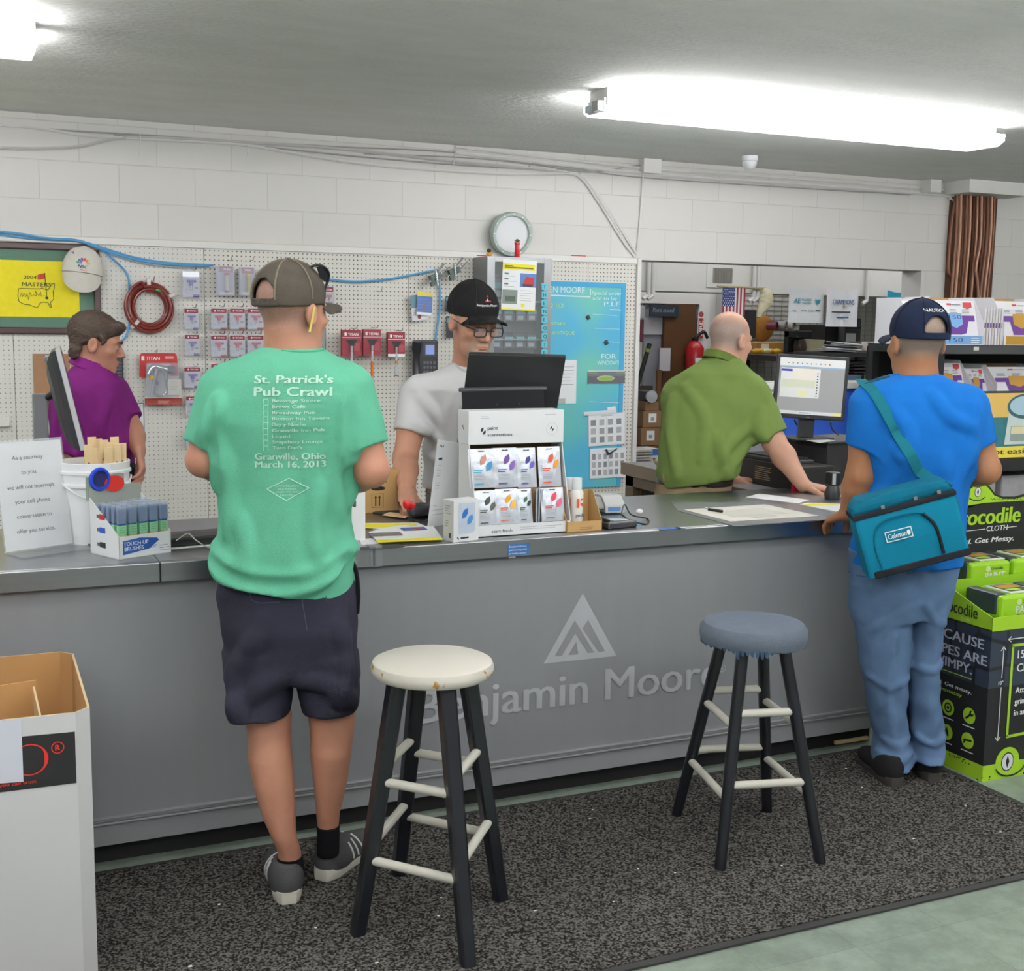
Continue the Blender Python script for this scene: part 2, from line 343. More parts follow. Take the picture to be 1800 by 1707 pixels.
# copper pipes
COP = mat('a57c66', rough=.42, metal=.4, var=.25, scale=5, aniso=(1, 1, .3)); COPD = mat('7d523e', rough=.5, metal=.3, var=.2)
t = thing('pipe_bundle', 'bundle of brown copper pipes running down the wall at the right', 'pipes', (0, 0, 0))
B().box((6.78, WY-.02, 1.2), (7.23, WY-.0006, 2.6), mat('4d3020', rough=.8, var=.2)).obj('backing_board', t)
for i in range(13):
    px = 1678+i*5.9+rnd.uniform(-1, 1); pb = 1668+i*5.6+rnd.uniform(-2, 2)
    yy = WY-.04-.03*(i % 3); P = [un(px, 333, Y=yy), un(px-3, 420, Y=yy), un(pb, 530, Y=yy)]
    P.append(P[-1]-np.array([0, 0, .7]))
    if i == 0: P = [un(1680, 345, Y=yy), un(1672, 400, Y=yy), un(1667, 470, Y=yy), un(1672, 485, Y=yy), un(1684, 503, Y=yy), un(1686, 540, Y=yy)]
    if i == 8: P = [un(px, 333, Y=yy), un(px-2, 420, Y=yy), un(px-10, 470, Y=yy), un(px-8, 490, Y=yy), un(px-4, 540, Y=yy)]
    B().tube(spline(P, 5), .0115, COP if i % 3 else COPD, 8).obj('pipe', t)
struct(B().box((6.72, 6.93, 2.585), (7.3, WY-.0006, CEIL), M_WHITE).box((6.5, 7.08, 2.585), (6.6, WY-.0006, CEIL), M_WHITE), 'trim_2')
struct(B().box((4.15, 7.12, 2.585), (4.28, WY-.0006, CEIL), M_WHITE), 'trim_3')
# dome camera
t = thing('security_camera', 'white dome security camera on the ceiling', 'camera', tuple(un(1318, 274, Z=2.67)))
cx = 0.; B().lathe([(.05, 0), (.052, -.012), (.05, -.03), (.04, -.034)], mat('e4e6ea', rough=.35), 24).obj('base', t)
B().ell((0, 0, -.045), (.046, .046, .046), mat('e4e6ea', rough=.3), 20, 12).obj('ball', t)
B(basis((-.006, -.012, -.052), (1, -.4, 0), (0, .5, -1))).disc(0, 0, .03, mat('23262d', rough=.15), .04).lathe([(.03, .02), (.03, .04), (.022, .042)], mat('2a2d34', rough=.2), 18).obj('lens', t)
# runner mat and floor
def matmat():
    m = bpy.data.materials.new('carpet'); nt, b, N = nodes(m); L = nt.links.new
    tc = N('ShaderNodeTexCoord'); nz = N('ShaderNodeTexNoise', in_Scale=150., in_Detail=2.); L(tc.outputs['Object'], nz.inputs['Vector'])
    rp = N('ShaderNodeValToRGB'); e = rp.color_ramp.elements
    e[0].position = .42; e[0].color = lin('161616'); e[1].position = .62; e[1].color = lin('615e5a')
    L(nz.outputs['Fac'], rp.inputs[0]); L(rp.outputs[0], b.inputs['Base Color']); b.inputs['Roughness'].default_value = .95
    bp = N('ShaderNodeBump', in_Strength=1., in_Distance=.006); L(nz.outputs['Fac'], bp.inputs['Height']); L(bp.outputs[0], b.inputs['Normal'])
    b.inputs['Specular IOR Level'].default_value = .1
    return m
t = thing('floor_mat', 'dark grey speckled runner mat in front of the counter', 'mat', (0, 0, 0))
B().box((-1.6, 2.59, .001), (3.3, 3.64, .01), matmat()).obj('pile', t)
b = B(); K = mat('2b2b2b', rough=.8)
for lo, hi in (((-1.62, 2.565, .001), (3.32, 2.592, .007)), ((-1.62, 3.638, .001), (3.32, 3.662, .007)), ((3.298, 2.565, .001), (3.325, 3.662, .007))): b.box(lo, hi, K)
b.obj('rubber_edge', t)
# ================================================================== the service counter
T = .92
M_GREY = mat('85868a', rough=.42, var=.05, scale=3, aniso=(6, 1, .3))
M_GREY2 = mat('8f9093', rough=.45, var=.04)
SILV = mat('c2c3c9', rough=.35, metal=.25, var=.05)
TXT = print_('2c2d31'); WHT = print_('f2f2f2'); GRYT = print_('9a9ba0')
ctr = thing('service_counter', 'long grey service counter with stainless steel top and silver triangle logo', 'counter')
for i, (a, e) in enumerate(((-1.6, .548), (.549, 1.196), (1.197, 3.33))):
    b = B(); b.box((a, 3.675, .875), (e, 4.42, T), STEEL); b.box((a, 3.655, .86), (e, 3.675, T), STEEL)
    if i == 2: b.box((3.2, 4.42, .875), (4.3, 5.6, T-.012), mat('77777a', rough=.5, var=.05)); b.box((3.185, 4.42, .845), (3.2, 5.62, T-.01), mat('8a7a6a', rough=.5)); 
    b.obj('worktop', ctr, bevel=.003)
B().box((-1.6, 3.68, .16), (3.3, 4.4, .872), M_GREY).obj('front_panel', ctr)
b = B(); b.box((-1.6, 3.677, .075), (3.3, 4.4, .14), M_GREY2)
for z, d in ((.141, .012), (.149, .007), (.157, .011)): b.box((-1.6, 3.68-d, z), (3.3, 3.7, z+.007), M_GREY2)
b.obj('moulding', ctr, bevel=.002)
B().box((-1.6, 3.74, 0), (3.28, 4.36, .075), mat('121212', rough=.6)).obj('toe_kick', ctr)
b = B(); W2 = mat('6d5f52', rough=.6)
b.box((3.205, 4.45, 0), (3.25, 5.6, .06), W2); b.box((3.205, 5.52, .06), (3.25, 5.6, .845), W2); b.box((3.205, 4.45, .79), (3.25, 5.6, .845), W2)
b.box((3.3, 4.45, .0), (4.3, 5.6, .85), mat('1c1a19', rough=.8)); b.obj('side_cabinet', ctr)
# logo and lettering on the front panel
def P3(px, py, Y=3.6785): return un(px, py, Y=Y)
def zq(pts, ox, oy, k, Y): return [tuple(P3(ox+a/k, oy+c/k, Y)) for a, c in pts]
b = B()
tri = lambda p, m, Y: b.poly(zq(p, 600, 1000, 3.6, Y), m)
tri([(1280, 600), (1742, 552), (1528, 155)], SILV, 3.679)
tri([(1350, 553), (1396, 550), (1480, 410), (1478, 325)], M_GREY, 3.6783); tri([(1478, 325), (1480, 410), (1560, 533), (1600, 530)], M_GREY, 3.6783)
tri([(1525, 378), (1628, 527), (1668, 520), (1562, 322)], M_GREY, 3.6783)
tri([(1430, 545), (1560, 533), (1485, 440)], SILV, 3.6781); tri([(1436, 546), (1500, 540), (1487, 460)], M_GREY, 3.6778)
b.obj('triangle_logo', ctr)
b = B(); p0, p1 = P3(733, 1273), P3(1262, 1213); cap = (P3(1100, 1178)-P3(1100, 1233))[2]
b.text('Benjamin Moore', cap, SILV, facing((p0[0], 3.6787, p0[2])), bold=.016, width=p1[0]-p0[0]); b.obj('lettering', ctr); b = B()
q = P3(1270, 1178); F = facing((q[0], 3.6787, q[2])); b.text('R', .012, SILV, F, (0, 0), align='c')
for k in range(20):
    a, e = 2*math.pi*k/20, 2*math.pi*(k+1)/20
    b.line(.013*math.cos(a), .006+.013*math.sin(a), .013*math.cos(e), .006+.013*math.sin(e), .002, SILV, 0, F)
b.obj('registered_mark', ctr)
# sticker on the lip
q0, q1, q2 = un(893, 957, Y=3.6545), un(930, 954, Y=3.6545), un(893, 977, Y=3.6545)
w, h = q1[0]-q0[0], q0[2]-q2[2]
b = B(facing((q0[0], 3.6545, q2[2]))); b.box((0, 0, 0), (w, h, .0006), print_('2a5f9e'))
for i, s in enumerate(('Benjamin Moore', 'paint is only sold', 'at locally owned', 'stores.')): b.text(s, .0068, WHT, None, (.004, h-.012-.0115*i)) if False else b.text(s, .0066, WHT, Matrix.Translation((0, 0, .0009)), (.004, h-.0115-.0115*i))
b.thing('sticker', 'small blue sticker with white text on the steel counter edge', 'sticker')
q0 = un(1162, 932, Z=T); b = B(flat(q0+np.array([0, 0, .0006]), .02)); b.rect(0, 0, .09, .03, print_('3c62b4')); b.rect(.075, .0, .11, .03, print_('bcd0ea')); b.thing('sticker', 'flat blue sticker strip on the steel counter in front of the drawing sheet', 'sticker')
q0 = un(1104, 926, Z=T); b = B(flat(q0+np.array([0, 0, .0006]), .3)); b.rect(0, 0, .09, .05, print_('4aa0d8')); b.rect(.01, .012, .05, .035, WHT, .0004); b.thing('card', 'light blue card lying beside the black signature pad', 'card')
b = B(); b.poly([tuple(un(a, c, Z=T+.0008)) for a, c in ((633, 967), (712, 962), (706, 955), (633, 962))], print_('33353a')); b.poly([tuple(un(a, c, Z=T+.0008)) for a, c in ((635, 958), (690, 955), (665, 945), (632, 948))], print_('e8e8ea')); b.thing('sticker', 'worn dark and white sticker on the counter beside the man in green', 'sticker')
# clear seam clip at the joint
b = B(); b.box((1.185, 3.648, .862), (1.222, 3.656, .93), CLEAR); b.box((1.185, 3.648, .92), (1.222, 3.7, .931), CLEAR); b.box((1.198, 3.6465, .866), (1.202, 3.649, .925), STEEL); b.thing('edge_clip', 'clear plastic clip on the counter edge joint', 'clip')
# ---------------------------------------------------------------- things standing on the counter
# sign holder
bl, br = un(6, 974, Z=T+.004), un(128, 957, Z=T+.004); ex = (br-bl)/np.linalg.norm(br-bl)
wd = .215; bl = br-ex*wd; ny = np.cross(Z3, ex); hgt = (un(106, 772, Y=br[1]+.06)-br)[2]
up = np.array([0, 0, 1.])*hgt+ny*.055
t = thing('sign_holder', 'clear acrylic sign holder with courtesy notice about cell phones', 'sign', tuple(bl))
O = t.matrix_world.inverted()
F = O @ basis(bl, ex, up); L = np.linalg.norm(up)
b = B(F); b.box((-.004, 0, .002), (wd+.004, L+.008, .0045), CLEAR); b.box((-.004, 0, -.004), (wd+.004, L+.008, -.0015), CLEAR)
b.obj('holder_panel', t)
G = O @ basis(bl, ex, -ny)
b = B(G); b.box((-.004, -.02, -.003), (wd+.004, .1, 0.), CLEAR); b.obj('holder_foot', t)
b = B(F); b.box((0, .004, -.001), (wd, L, .001), paper('e6e7e9'))
for i, s in enumerate(('As a courtesy', 'to you,', 'we will not interrupt', 'your cell phone', 'conversation to', 'offer you service.')):
    b.text(s, .0125, print_('4a4b50'), Matrix.Translation((0, 0, .0016)), (wd*.47, L*(.84-.135*i)), bold=.008, align='c')
b.obj('notice', t)
# bucket with stir sticks
bc = (un(174, 958, Z=T)+np.array([.0, .09, 0])); rB = .105; hB = .255
t = thing('bucket', 'white plastic bucket holding wooden stir sticks', 'bucket', tuple(bc))
PW = plastic('eceef0', .38)
B().lathe([(.0, .004), (rB-.014, .0), (rB-.008, .1), (rB, hB-.075), (rB+.007, hB-.074), (rB+.007, hB-.066), (rB+.002, hB-.062), (rB+.003, hB-.035), (rB+.009, hB-.034), (rB+.009, hB-.026), (rB+.004, hB-.022), (rB+.006, hB), (rB-.0, hB+.001), (rB-.01, .02), (.0, .018)], PW, 40).obj('pail', t)
B().tube([(( rB+.008)*math.cos(a), (rB+.008)*math.sin(a), hB-.05-.06*math.sin(a-math.pi)**2) for a in np.linspace(math.pi, 2*math.pi, 24)], .003, PW, 6).obj('handle', t)
WOOD = mat('d9be93', rough=.7, var=.12, scale=4, aniso=(8, 8, .6)); WOODI = print_('6b4d33')
st = None
for i, (px, py, dy, ln) in enumerate([(150, 782, -.055, 0), (161, 788, -.05, .08), (172, 793, -.045, .16), (162, 768, .03, -.02), (177, 771, .045, .03), (189, 773, .01, .05), (203, 777, -.03, -.02), (216, 780, -.045, .0), (229, 779, -.03, .08), (216, 768, .06, .02), (196, 786, -.06, .04), (184, 777, .06, -.04)]):
    top = un(px, py, Y=bc[1]+dy); bot = np.array([bc[0]+(top[0]-bc[0])*.75, bc[1]+dy*.7, T+.022])
    d = top-bot; M = basis(bot, (1, .15+.5*ln, 0), d); Ls = np.linalg.norm(d)
    place = ('front left, leaning out', 'front left, second', 'front left, third', 'back left', 'behind the left three', 'middle of the back', 'right of the middle', 'front right', 'far right', 'back right, tallest', 'front middle', 'back middle')[i]
    if st is None:
        st = thing('stir_stick', 'wooden paint stir stick in the white bucket, '+place, 'stick', M=M, group='stir sticks in the bucket')
        B().box((-.0135, 0, -.0017), (.0135, .3, .0017), WOOD).obj('blade', st, bevel=.0008)
        b = B(Matrix.Translation((0, 0, .0019))); b.poly([(-.006, .235, 0), (.006, .235, 0), (0, .247, 0)], WOODI); b.text('Benjamin Moore', .0045, WOODI, Matrix.Rotation(-math.pi/2, 4, 'Z'), (-.232, -.002)); b.obj('printed_logo', st)
        K = M.copy(); L0 = Ls
    dd = d/Ls; M = basis(top-dd*.3, (1, .15+.5*ln, 0), d)
    if i == 0: st.matrix_world = M
    else: copy(st, M, 'wooden paint stir stick in the white bucket, '+place)
# touch-up brush display
fl, fr_, bk = un(210, 985, Z=T), un(301, 971, Z=T), un(171, 971, Z=T)
ex = fr_-fl; wB = np.linalg.norm(ex); ey = np.cross(Z3, ex/wB); dB = abs((bk-fl) @ ey); dB = max(.1, min(dB, .2))
M = basis(fl, ex, ey)
t = thing('counter_display', 'white cardboard counter display box of touch-up brushes', 'display', M=M)
WC = paper('e9ecee'); c2 = .0025; hf = .068; hb = .2; hh = .235
b = B(); b.box((0, 0, 0), (wB, c2, hf), WC); b.box((0, dB-c2, 0), (wB, dB, hb), paper('9ba19b')); b.box((0, 0, 0), (wB, dB, c2), WC)
for x in (0, wB-c2): b.slab([(x, 0, 0), (x, dB, 0), (x, dB, .17), (x, 0, hf)], (c2, 0, 0), WC)
b.obj('tray', t)
FR = basis((0, -.0006, 0), (1, 0, 0), (0, 0, 1))
b = B(FR); BLU = print_('2457a8')
b.poly([(.012, .013, 0), (.1, .022, 0), (.135, .045, 0), (.128, .052, 0), (.07, .059, 0), (.012, .054, 0)], BLU)
for i in range(6): b.rect(.09, .024+.005*i, .12+.008*rnd.random(), .0262+.005*i, BLU)
b.text('TOUCH-UP', .0115, WHT, Matrix.Translation((0, 0, .0004)), (.014, .039), bold=.02); b.text('BRUSHES', .0115, WHT, Matrix.Translation((0, 0, .0004)), (.017, .024), bold=.02)
b.lines(wB-.04, .028, .034, 3, .0075, GRYT, .002)
SL = basis((-.0006, dB, 0), (0, -1, 0), (0, 0, 1))
c = B(SL); 
for yy, col in ((.11, 'c02a30'), (.07, '2a4fb8'), (.026, '26272b')):
    c.box((dB*.35, yy, 0), (dB*.35+.03, yy+.016, .0004), print_(col)); c.box((dB*.35-.014, yy+.003, 0), (dB*.35, yy+.013, .0004), print_('5a5f66'))
b.obj('front_print', t); c.obj('side_print', t)
b = B(); GG2 = paper('8f9a8c'); b.slab([(-.008, dB, .16), (.1, dB, .16), (.12, dB, .2), (.12, dB, .232), (.105, dB, hh), (-.008, dB, hh-.005)], (0, .003, 0), GG2); b.obj('header_card', t)
b = B(basis((.035, dB-.004, .222), (1, 0, 0), (0, 0, 1))); b.lathe([(.033, -.004), (.036, 0), (.033, .006), (.026, .006), (.025, 0)], plastic('2647c8', .3), 30); b.disc(0, 0, .026, plastic('1c2158', .5), .001); b.obj('blue_rosette', t)
b = B(basis((.083, dB-.006, .205), (1, 0, 0), (0, 0, 1))); b.poly([(.033*math.cos(a)*(1+.06*(k % 2)), .024*math.sin(a)*(1+.06*(k % 2)), 0) for k, a in enumerate(np.linspace(0, 2*math.pi, 36, False))], print_('cf2a22')); b.obj('red_starburst', t)
br0 = None; rows = ('front row', 'second row', 'middle row', 'fourth row', 'back row'); cols = ('leftmost', 'second from left', 'third from left', 'fourth from left', 'rightmost')
BRI = mat('23528f', rough=.6, var=.3, scale=8, aniso=(60, 60, 1)); BRT = mat('c9d6e6', rough=.35, alpha=.35, var=.05)
for r in range(5):
    for cc in range(5):
        x = wB*(cc+.5)/5; y = .012+(dB-.03)*r/4.6
        L = M @ frame((x, y, .004), rnd.uniform(-.1, .1))
        lab = 'blue bristled touch-up brush in a clear sleeve, %s, %s' % (rows[r], cols[cc])
        if br0 is None:
            br0 = thing('paint_brush', lab, 'brush', M=L, group='touch-up brushes in the display')
            b = B(); b.box((-.0125, -.005, .095), (.0125, .005, .143), BRI); b.obj('bristles', br0, bevel=.002)
            b = B(); b.box((-.0132, -.0058, .066), (.0132, .0058, .096), mat('8cc79a', rough=.4, var=.1)); b.lines(-.01, .09, .02, 3, .007, print_('5f9a72'), .0015, 0, basis((0, -.0062, 0), (1, 0, 0), (0, 0, 1))); b.obj('ferrule_label', br0)
            b = B(); b.box((-.0135, -.0063, .1), (.0135, .0063, .152), BRT); b.obj('clear_sleeve', br0, bevel=.002)
            b = B(); b.box((-.0125, -.005, .05), (.0125, .005, .066), WOOD); b.box((-.006, -.004, 0), (.006, .004, .05), WOOD); b.obj('brush_handle', br0, bevel=.003)
        else: copy(br0, L, lab)
# keyboard-like black unit and papers left of the man in green
q0, q1 = un(303, 966, Z=T), un(395, 958, Z=T)
M = basis(q0+np.array([0, 0, .0]), q1-q0, np.cross(Z3, q1-q0))
t = thing('scanner_cradle', 'long black desktop unit on the counter left of the man in green', 'device', M=M)
B().box((0, .02, .002), (.42, .1, .03), BLACKP).obj('body', t, bevel=.006)
B().box((.01, .11, .002), (.42, .2, .02), plastic('101114', .35)).obj('rear_bar', t, bevel=.004)
B().box((0, .0, .0005), (.3, .22, .0015), paper('f0f1f2')).thing('paper_sheet', 'white paper sheet lying under the black desktop unit', 'paper').matrix_world = M @ frame((-.005, .0, 0), .02)
B().tube(spline([un(310, 950, Z=T+.034), un(330, 938, Z=T+.045), un(345, 950, Z=T+.036), un(366, 962, Z=T+.01), un(385, 960, Z=T+.01)]), .0018, plastic('b9b4ad')).thing('cord', 'thin grey cord looped over the black desktop unit', 'cable')
B().tube(spline([un(126, 947, Z=T+.003), un(150, 955, Z=T+.003), un(172, 962, Z=T+.003), un(190, 969, Z=T+.003)]), .0025, BLACKP).thing('cord', 'thin black cord on the counter behind the brush display', 'cable')
# left monitor, seen from its edge
base = V(88, 893, 4.62); base[2] = T
t = thing('monitor', 'black monitor seen edge-on from its side behind the bucket', 'monitor', tuple(base))
O = t.matrix_world.inverted()
cen = V(119, 697, 4.62); upv = V(140, 782, 4.62)-V(97, 612, 4.62); upv = -upv
hM = np.linalg.norm(upv); vd = A2 = np.array([cen[0], cen[1], 0.]); M = O @ basis(cen, vd, upv)      # local z faces right/away from stand
nz_ = (M.to_3x3() @ Vector((0, 0, 1)))
sgn = 1 if Vector(U3) @ nz_ > 0 else -1
b = B(M); b.box((-.24, -hM/2, 0), (.24, hM/2, sgn*.018), plastic('b9babd', .35)); b.obj('bezel', t, bevel=.003)
b = B(M); b.ring([[(-.235*s, -hM*.49*s2, -sgn*d), (.235*s, -hM*.49*s2, -sgn*d), (.235*s, hM*.49*s2, -sgn*d), (-.235*s, hM*.49*s2, -sgn*d)] for s, s2, d in ((1, 1, 0), (.97, .97, .018), (.8, .8, .038), (.5, .55, .05))], plastic('2a2b2e', .4), smooth=False); b.obj('rear_shell', t)
b = B(M); b.rect(-.225, -hM*.46, .225, hM*.46, plastic('3a4350', .2), sgn*.0185); b.obj('screen', t)
top = O @ Vector(V(70, 692, 4.62)); bt = O @ Vector(V(75, 893, 4.62)); bt.z = .01
b = B(); b.slab([(bt.x-.026, bt.y-.03, .012), (bt.x+.026, bt.y-.03, .012), (top.x+.026, top.y-.03, top.z), (top.x-.026, top.y-.03, top.z)], (0, .06, 0), plastic('7e8084', .35)); b.obj('stand', t, bevel=.004)
b = B(); pc = M @ Vector((0, .02, -sgn*.045)); b.cyl(tuple(top-Vector((0, 0, .03))), tuple(pc), .013, BLACKP); b.obj('stand_arm', t)
B().lathe([(0, 0), (.11, 0), (.11, .008), (.03, .014), (0, .014)], BLACKP, 24).obj('foot', t)
# white carton, brown box, pad, scanner, brochures by the white-shirted clerk
q = un(596, 952, Z=T); t = thing('carton', 'tall white printed carton beside the elbow of the man in green', 'carton', tuple(q), -.05)
B().box((0, 0, 0), (un(632, 944, Z=T)[0]-q[0], .05, .2), paper('eff0f2')).obj('body', t, bevel=.001)
b = B(basis((0, -.0006, 0), (1, 0, 0), (0, 0, 1))); b.rect(.01, .165, .05, .19, print_('a8434a')); b.rect(.046, .11, .056, .13, print_('44464b')); b.lines(.02, .15, .04, 4, .009, GRYT, .002); b.obj('print', t)
q = un(609, 905, Z=T); q1 = un(716, 900, Z=T); t = thing('cardboard_box', 'brown cardboard box marked 701G3A at the back of the counter', 'box', (q[0], 4.34, T))
wq = .21; CB = mat('b8935f', rough=.8, var=.06, scale=6)
B().box((0, 0, 0), (wq, .16, .155), CB).obj('carton_body', t, bevel=.002)
b = B(basis((0, -.0008, 0), (1, 0, 0), (0, 0, 1))); DK = print_('3a3027')
b.text('J.F. 701G3A', .017, DK, None, (.045, .108), bold=.01, width=.115)
b.poly([(.125+.028*math.cos(a), .09+.008*math.sin(a), .0002) for a in np.linspace(0, 6.28, 16, False)], print_('1c1610'))
for x in (.1, .145): b.line(x, .02, x, .07, .0015, DK)
b.line(.1, .07, .145, .07, .0015, DK); b.line(.1, .02, .145, .02, .0015, DK)
for x in (.115, .13): b.line(x, .025, x, .058, .005, DK); b.poly([(x-.006, .055, 0), (x+.006, .055, 0), (x, .065, 0)], DK)
b.obj('box_print', t)
pts = [un(655, 903, Z=T), un(745, 918, Z=T), un(775, 906, Z=T), un(690, 896, Z=T)]
b = B(); b.slab([tuple(p) for p in pts], (0, 0, .006), BLACKP); b.thing('mouse_pad', 'black pad on the counter under the clerk\'s hand', 'pad')
b = B(); b.slab([tuple(un(a, c, Z=T+.0065)) for a, c in ((672, 906), (712, 911), (722, 905), (684, 901))], (0, 0, .002), WOOD); b.thing('wooden_stick', 'pale wooden stick lying on the black pad', 'stick')
q = un(728, 917, Z=T+.006)+np.array([.03, .07, 0]); M = flat(q, .35)
t = thing('barcode_scanner', 'red and black barcode scanner gripped by the clerk in white', 'scanner', M=M)
B().ring([[(x, r*math.cos(a)*1.0, .028+r*math.sin(a)*.9) for a in np.linspace(0, 2*math.pi, 16, False)] for x, r in ((-.03, .012), (-.022, .024), (.0, .03), (.03, .031), (.05, .026), (.085, .027), (.1, .018), (.105, .008))], plastic('303237', .28)).obj('body', t)
B().ring([[(x, r*math.cos(a), .045+r*math.sin(a)*.9+dz) for a in np.linspace(0, 2*math.pi, 14, False)] for x, r, dz in ((-.05, .008, .01), (-.044, .018, .008), (-.03, .02, .004), (-.01, .016, 0))], plastic('d0161c', .3)).obj('red_cap', t)
def sheet(name, label, pts, m, th=.0015, z=T, cat='paper', deco=None, zs=None):
    b = B(); P = [un(a, c, Z=z) for a, c in pts]
    b.slab([tuple(p) for p in P], (0, 0, th), m)
    for i_, (mm, q) in enumerate(deco or []): b.poly([tuple(un(a, c, Z=z+th+.0004*(i_+1))) for a, c in q], mm)
    return b.thing(name, label, cat)
YEL = print_('ecdf2c')
sheet('brochure', 'yellow edged brochure lying behind the front one on the counter', [(632, 928), (700, 934), (757, 930), (733, 920), (640, 921)], paper('eef0ef'), .003, deco=[(YEL, [(633, 927), (650, 929), (735, 923), (728, 920), (640, 921)])])
sheet('brochure', 'colour brochure with yellow border and photos nearest the counter edge', [(648, 937), (664, 954), (778, 949), (762, 927), (700, 925)], paper('f0f1f0'), .004, z=T+.003, deco=[(YEL, [(660, 949), (665, 954), (778, 949), (775, 944)]), (print_('6f6a68'), [(648, 937), (655, 943), (709, 941), (703, 935)]), (print_('4a5aa0'), [(702, 928), (709, 933), (752, 931), (745, 926)]), (print_('8a4a4a'), [(722, 930), (728, 932), (744, 931), (738, 928)])])
# clerk's monitor seen from behind
dT, dB_ = 4.34, 4.42
TL, TR, BL_, BR_ = V(824, 622, dT), V(995, 627, dT), V(811, 722, dB_), V(979, 722, dB_)
bx = un(890, 884, Z=T); bx = np.array([(BL_[0]+BR_[0])/2, (BL_[1]+BR_[1])/2, T])
t = thing('monitor', 'black monitor with its back to us above the paint scents display', 'monitor', tuple(bx)); O = t.matrix_world.inverted()
ext = (TL-BL_)*1.75; bl2 = TL-ext; br2 = TR-(TR-BR_)*1.75
n = np.cross(TR-TL, BL_-TL); n /= np.linalg.norm(n); n = n if n @ W3 > 0 else -n
loc = lambda q: tuple(O @ Vector(q))
b = B(); b.slab([loc(q) for q in (bl2, br2, TR, TL)], tuple(n*.022), BLACKP); b.obj('casing', t, bevel=.004)
F = O @ basis(bl2, br2-bl2, TL-bl2); wM, hM = np.linalg.norm(br2-bl2), np.linalg.norm(TL-bl2)
b = B(F); b.box((.03, .0, 0), (wM-.02, hM*.64, .014), plastic('202126', .5)); b.box((.02, hM*.63, 0), (wM-.01, hM*.66, .017), plastic('4a4b50', .35)); b.obj('back_cover', t, bevel=.004)
b = B(F); b.text('acer', .016, plastic('2c2d33', .2), Matrix.Translation((0, 0, .001)), (wM*.66, hM*.83), bold=.02, width=.075)
for x in (.45, .68): b.disc(wM*x, hM*.5, .0025, CHROME, .0146, 8)
b.obj('badge', t)
b = B(); b.box((-.05, .0, .01), (.05, .05, .22), BLACKP); b.obj('stand', t); b = B(); b.box((-.13, -.02, 0), (.13, .14, .012), BLACKP); b.obj('foot', t, bevel=.004)
# paint scent display
f0, f1 = un(842, 946, Z=T), un(1005, 935.5, Z=T); X0, X1 = f0[0]-.004, f1[0]; Yf = 3.722; Yh, Ybk = 3.80, 3.885
zl = un(1004, 915, Y=Yf)[2]; zh0, zh1 = un(990, 777, Y=Yh)[2], un(990, 720, Y=Yh)[2]
t = thing('counter_display', 'white paint scentsations display box holding scent pouches', 'display', (X0, Yf, T)); w = X1-X0; D = Ybk-Yf; dh = Yh-Yf
za, zb, zc = zl-T, zh0-T, zh1-T; xs0 = (un(822, 720, Y=Yh)[0]-X0)
b = B(); WC2 = paper('dfe0e2'); BRN = paper('7b634a')
for x in (0, w-.003): b.slab([(x, 0, 0), (x, D, 0), (x, D, zc), (x, dh, zc), (x, dh, zb), (x, 0, za)], (.003, 0, 0), WC2)
b.box((0, 0, 0), (w, .003, za), WC2); b.box((.003, D-.002, 0), (w-.003, D, zc-.001), BRN); b.box((0, D, 0), (w, D+.002, zc), WC2); b.box((0, 0, 0), (w, D, .003), WC2)
b.box((.003, dh*.55, .003), (w-.003, D, (zb)*.5), BRN)
b.obj('tray', t)
b = B(); b.box((-.003, dh-.003, zb), (w+.003, D+.004, zc), WC2); b.obj('header_box', t, bevel=.001)
F = basis((0, dh-.0038, zb), (1, 0, 0), (0, 0, 1)); hz = zc-zb; NAVY = print_('23243a')
def leafmark(b, x, y, s, m1, m2=None, z=.0):
    for dx, dy, mm in ((-.24*s, .26*s, m1), (.24*s, -.26*s, m2 or m1)):
        b.poly([(x+dx-.26*s, y+dy-.42*s, z), (x+dx+.1*s, y+dy-.28*s, z), (x+dx+.28*s, y+dy+.05*s, z), (x+dx+.22*s, y+dy+.42*s, z), (x+dx-.12*s, y+dy+.26*s, z), (x+dx-.28*s, y+dy-.05*s, z)], mm)
b = B(F); leafmark(b, .05, hz*.4, .018, NAVY); b.text('paint', .0115, NAVY, None, (.066, hz*.44), bold=.012, width=.037); b.text('scentsations', .0105, NAVY, None, (.066, hz*.24), bold=.012, width=.09)
leafmark(b, w-.042, hz*.42, .013, NAVY)
for k in range(32):
    a = 2*math.pi*k/32; b.rect(w-.042+.021*math.cos(a)-.0008, hz*.42+.021*math.sin(a)-.0008, w-.042+.021*math.cos(a)+.0008, hz*.42+.021*math.sin(a)+.0008, GRYT)
b.lines(.04, hz*.84, .035, 2, .006, GRYT, .0012); b.lines(w-.07, hz*.87, .05, 1, .006, GRYT, .0012); b.obj('header_print', t)
b = B(basis((0, -.0006, 0), (1, 0, 0), (0, 0, 1))); b.text('start fresh', .011, NAVY, None, (.052, za*.33), bold=.006, width=.075); b.lines(.155, za*.7, .16, 2, .007, GRYT, .0013); b.obj('front_print', t)
b = B(basis((-.0036, D, zb), (0, -1, 0), (0, 0, 1))); leafmark(b, (D-dh)*.5, hz*.5, .012, NAVY); b.obj('side_print', t)
FOIL = mat('cfd4dd', rough=.28, metal=.35, var=.06, scale=25, bump=.35, bscale=28)
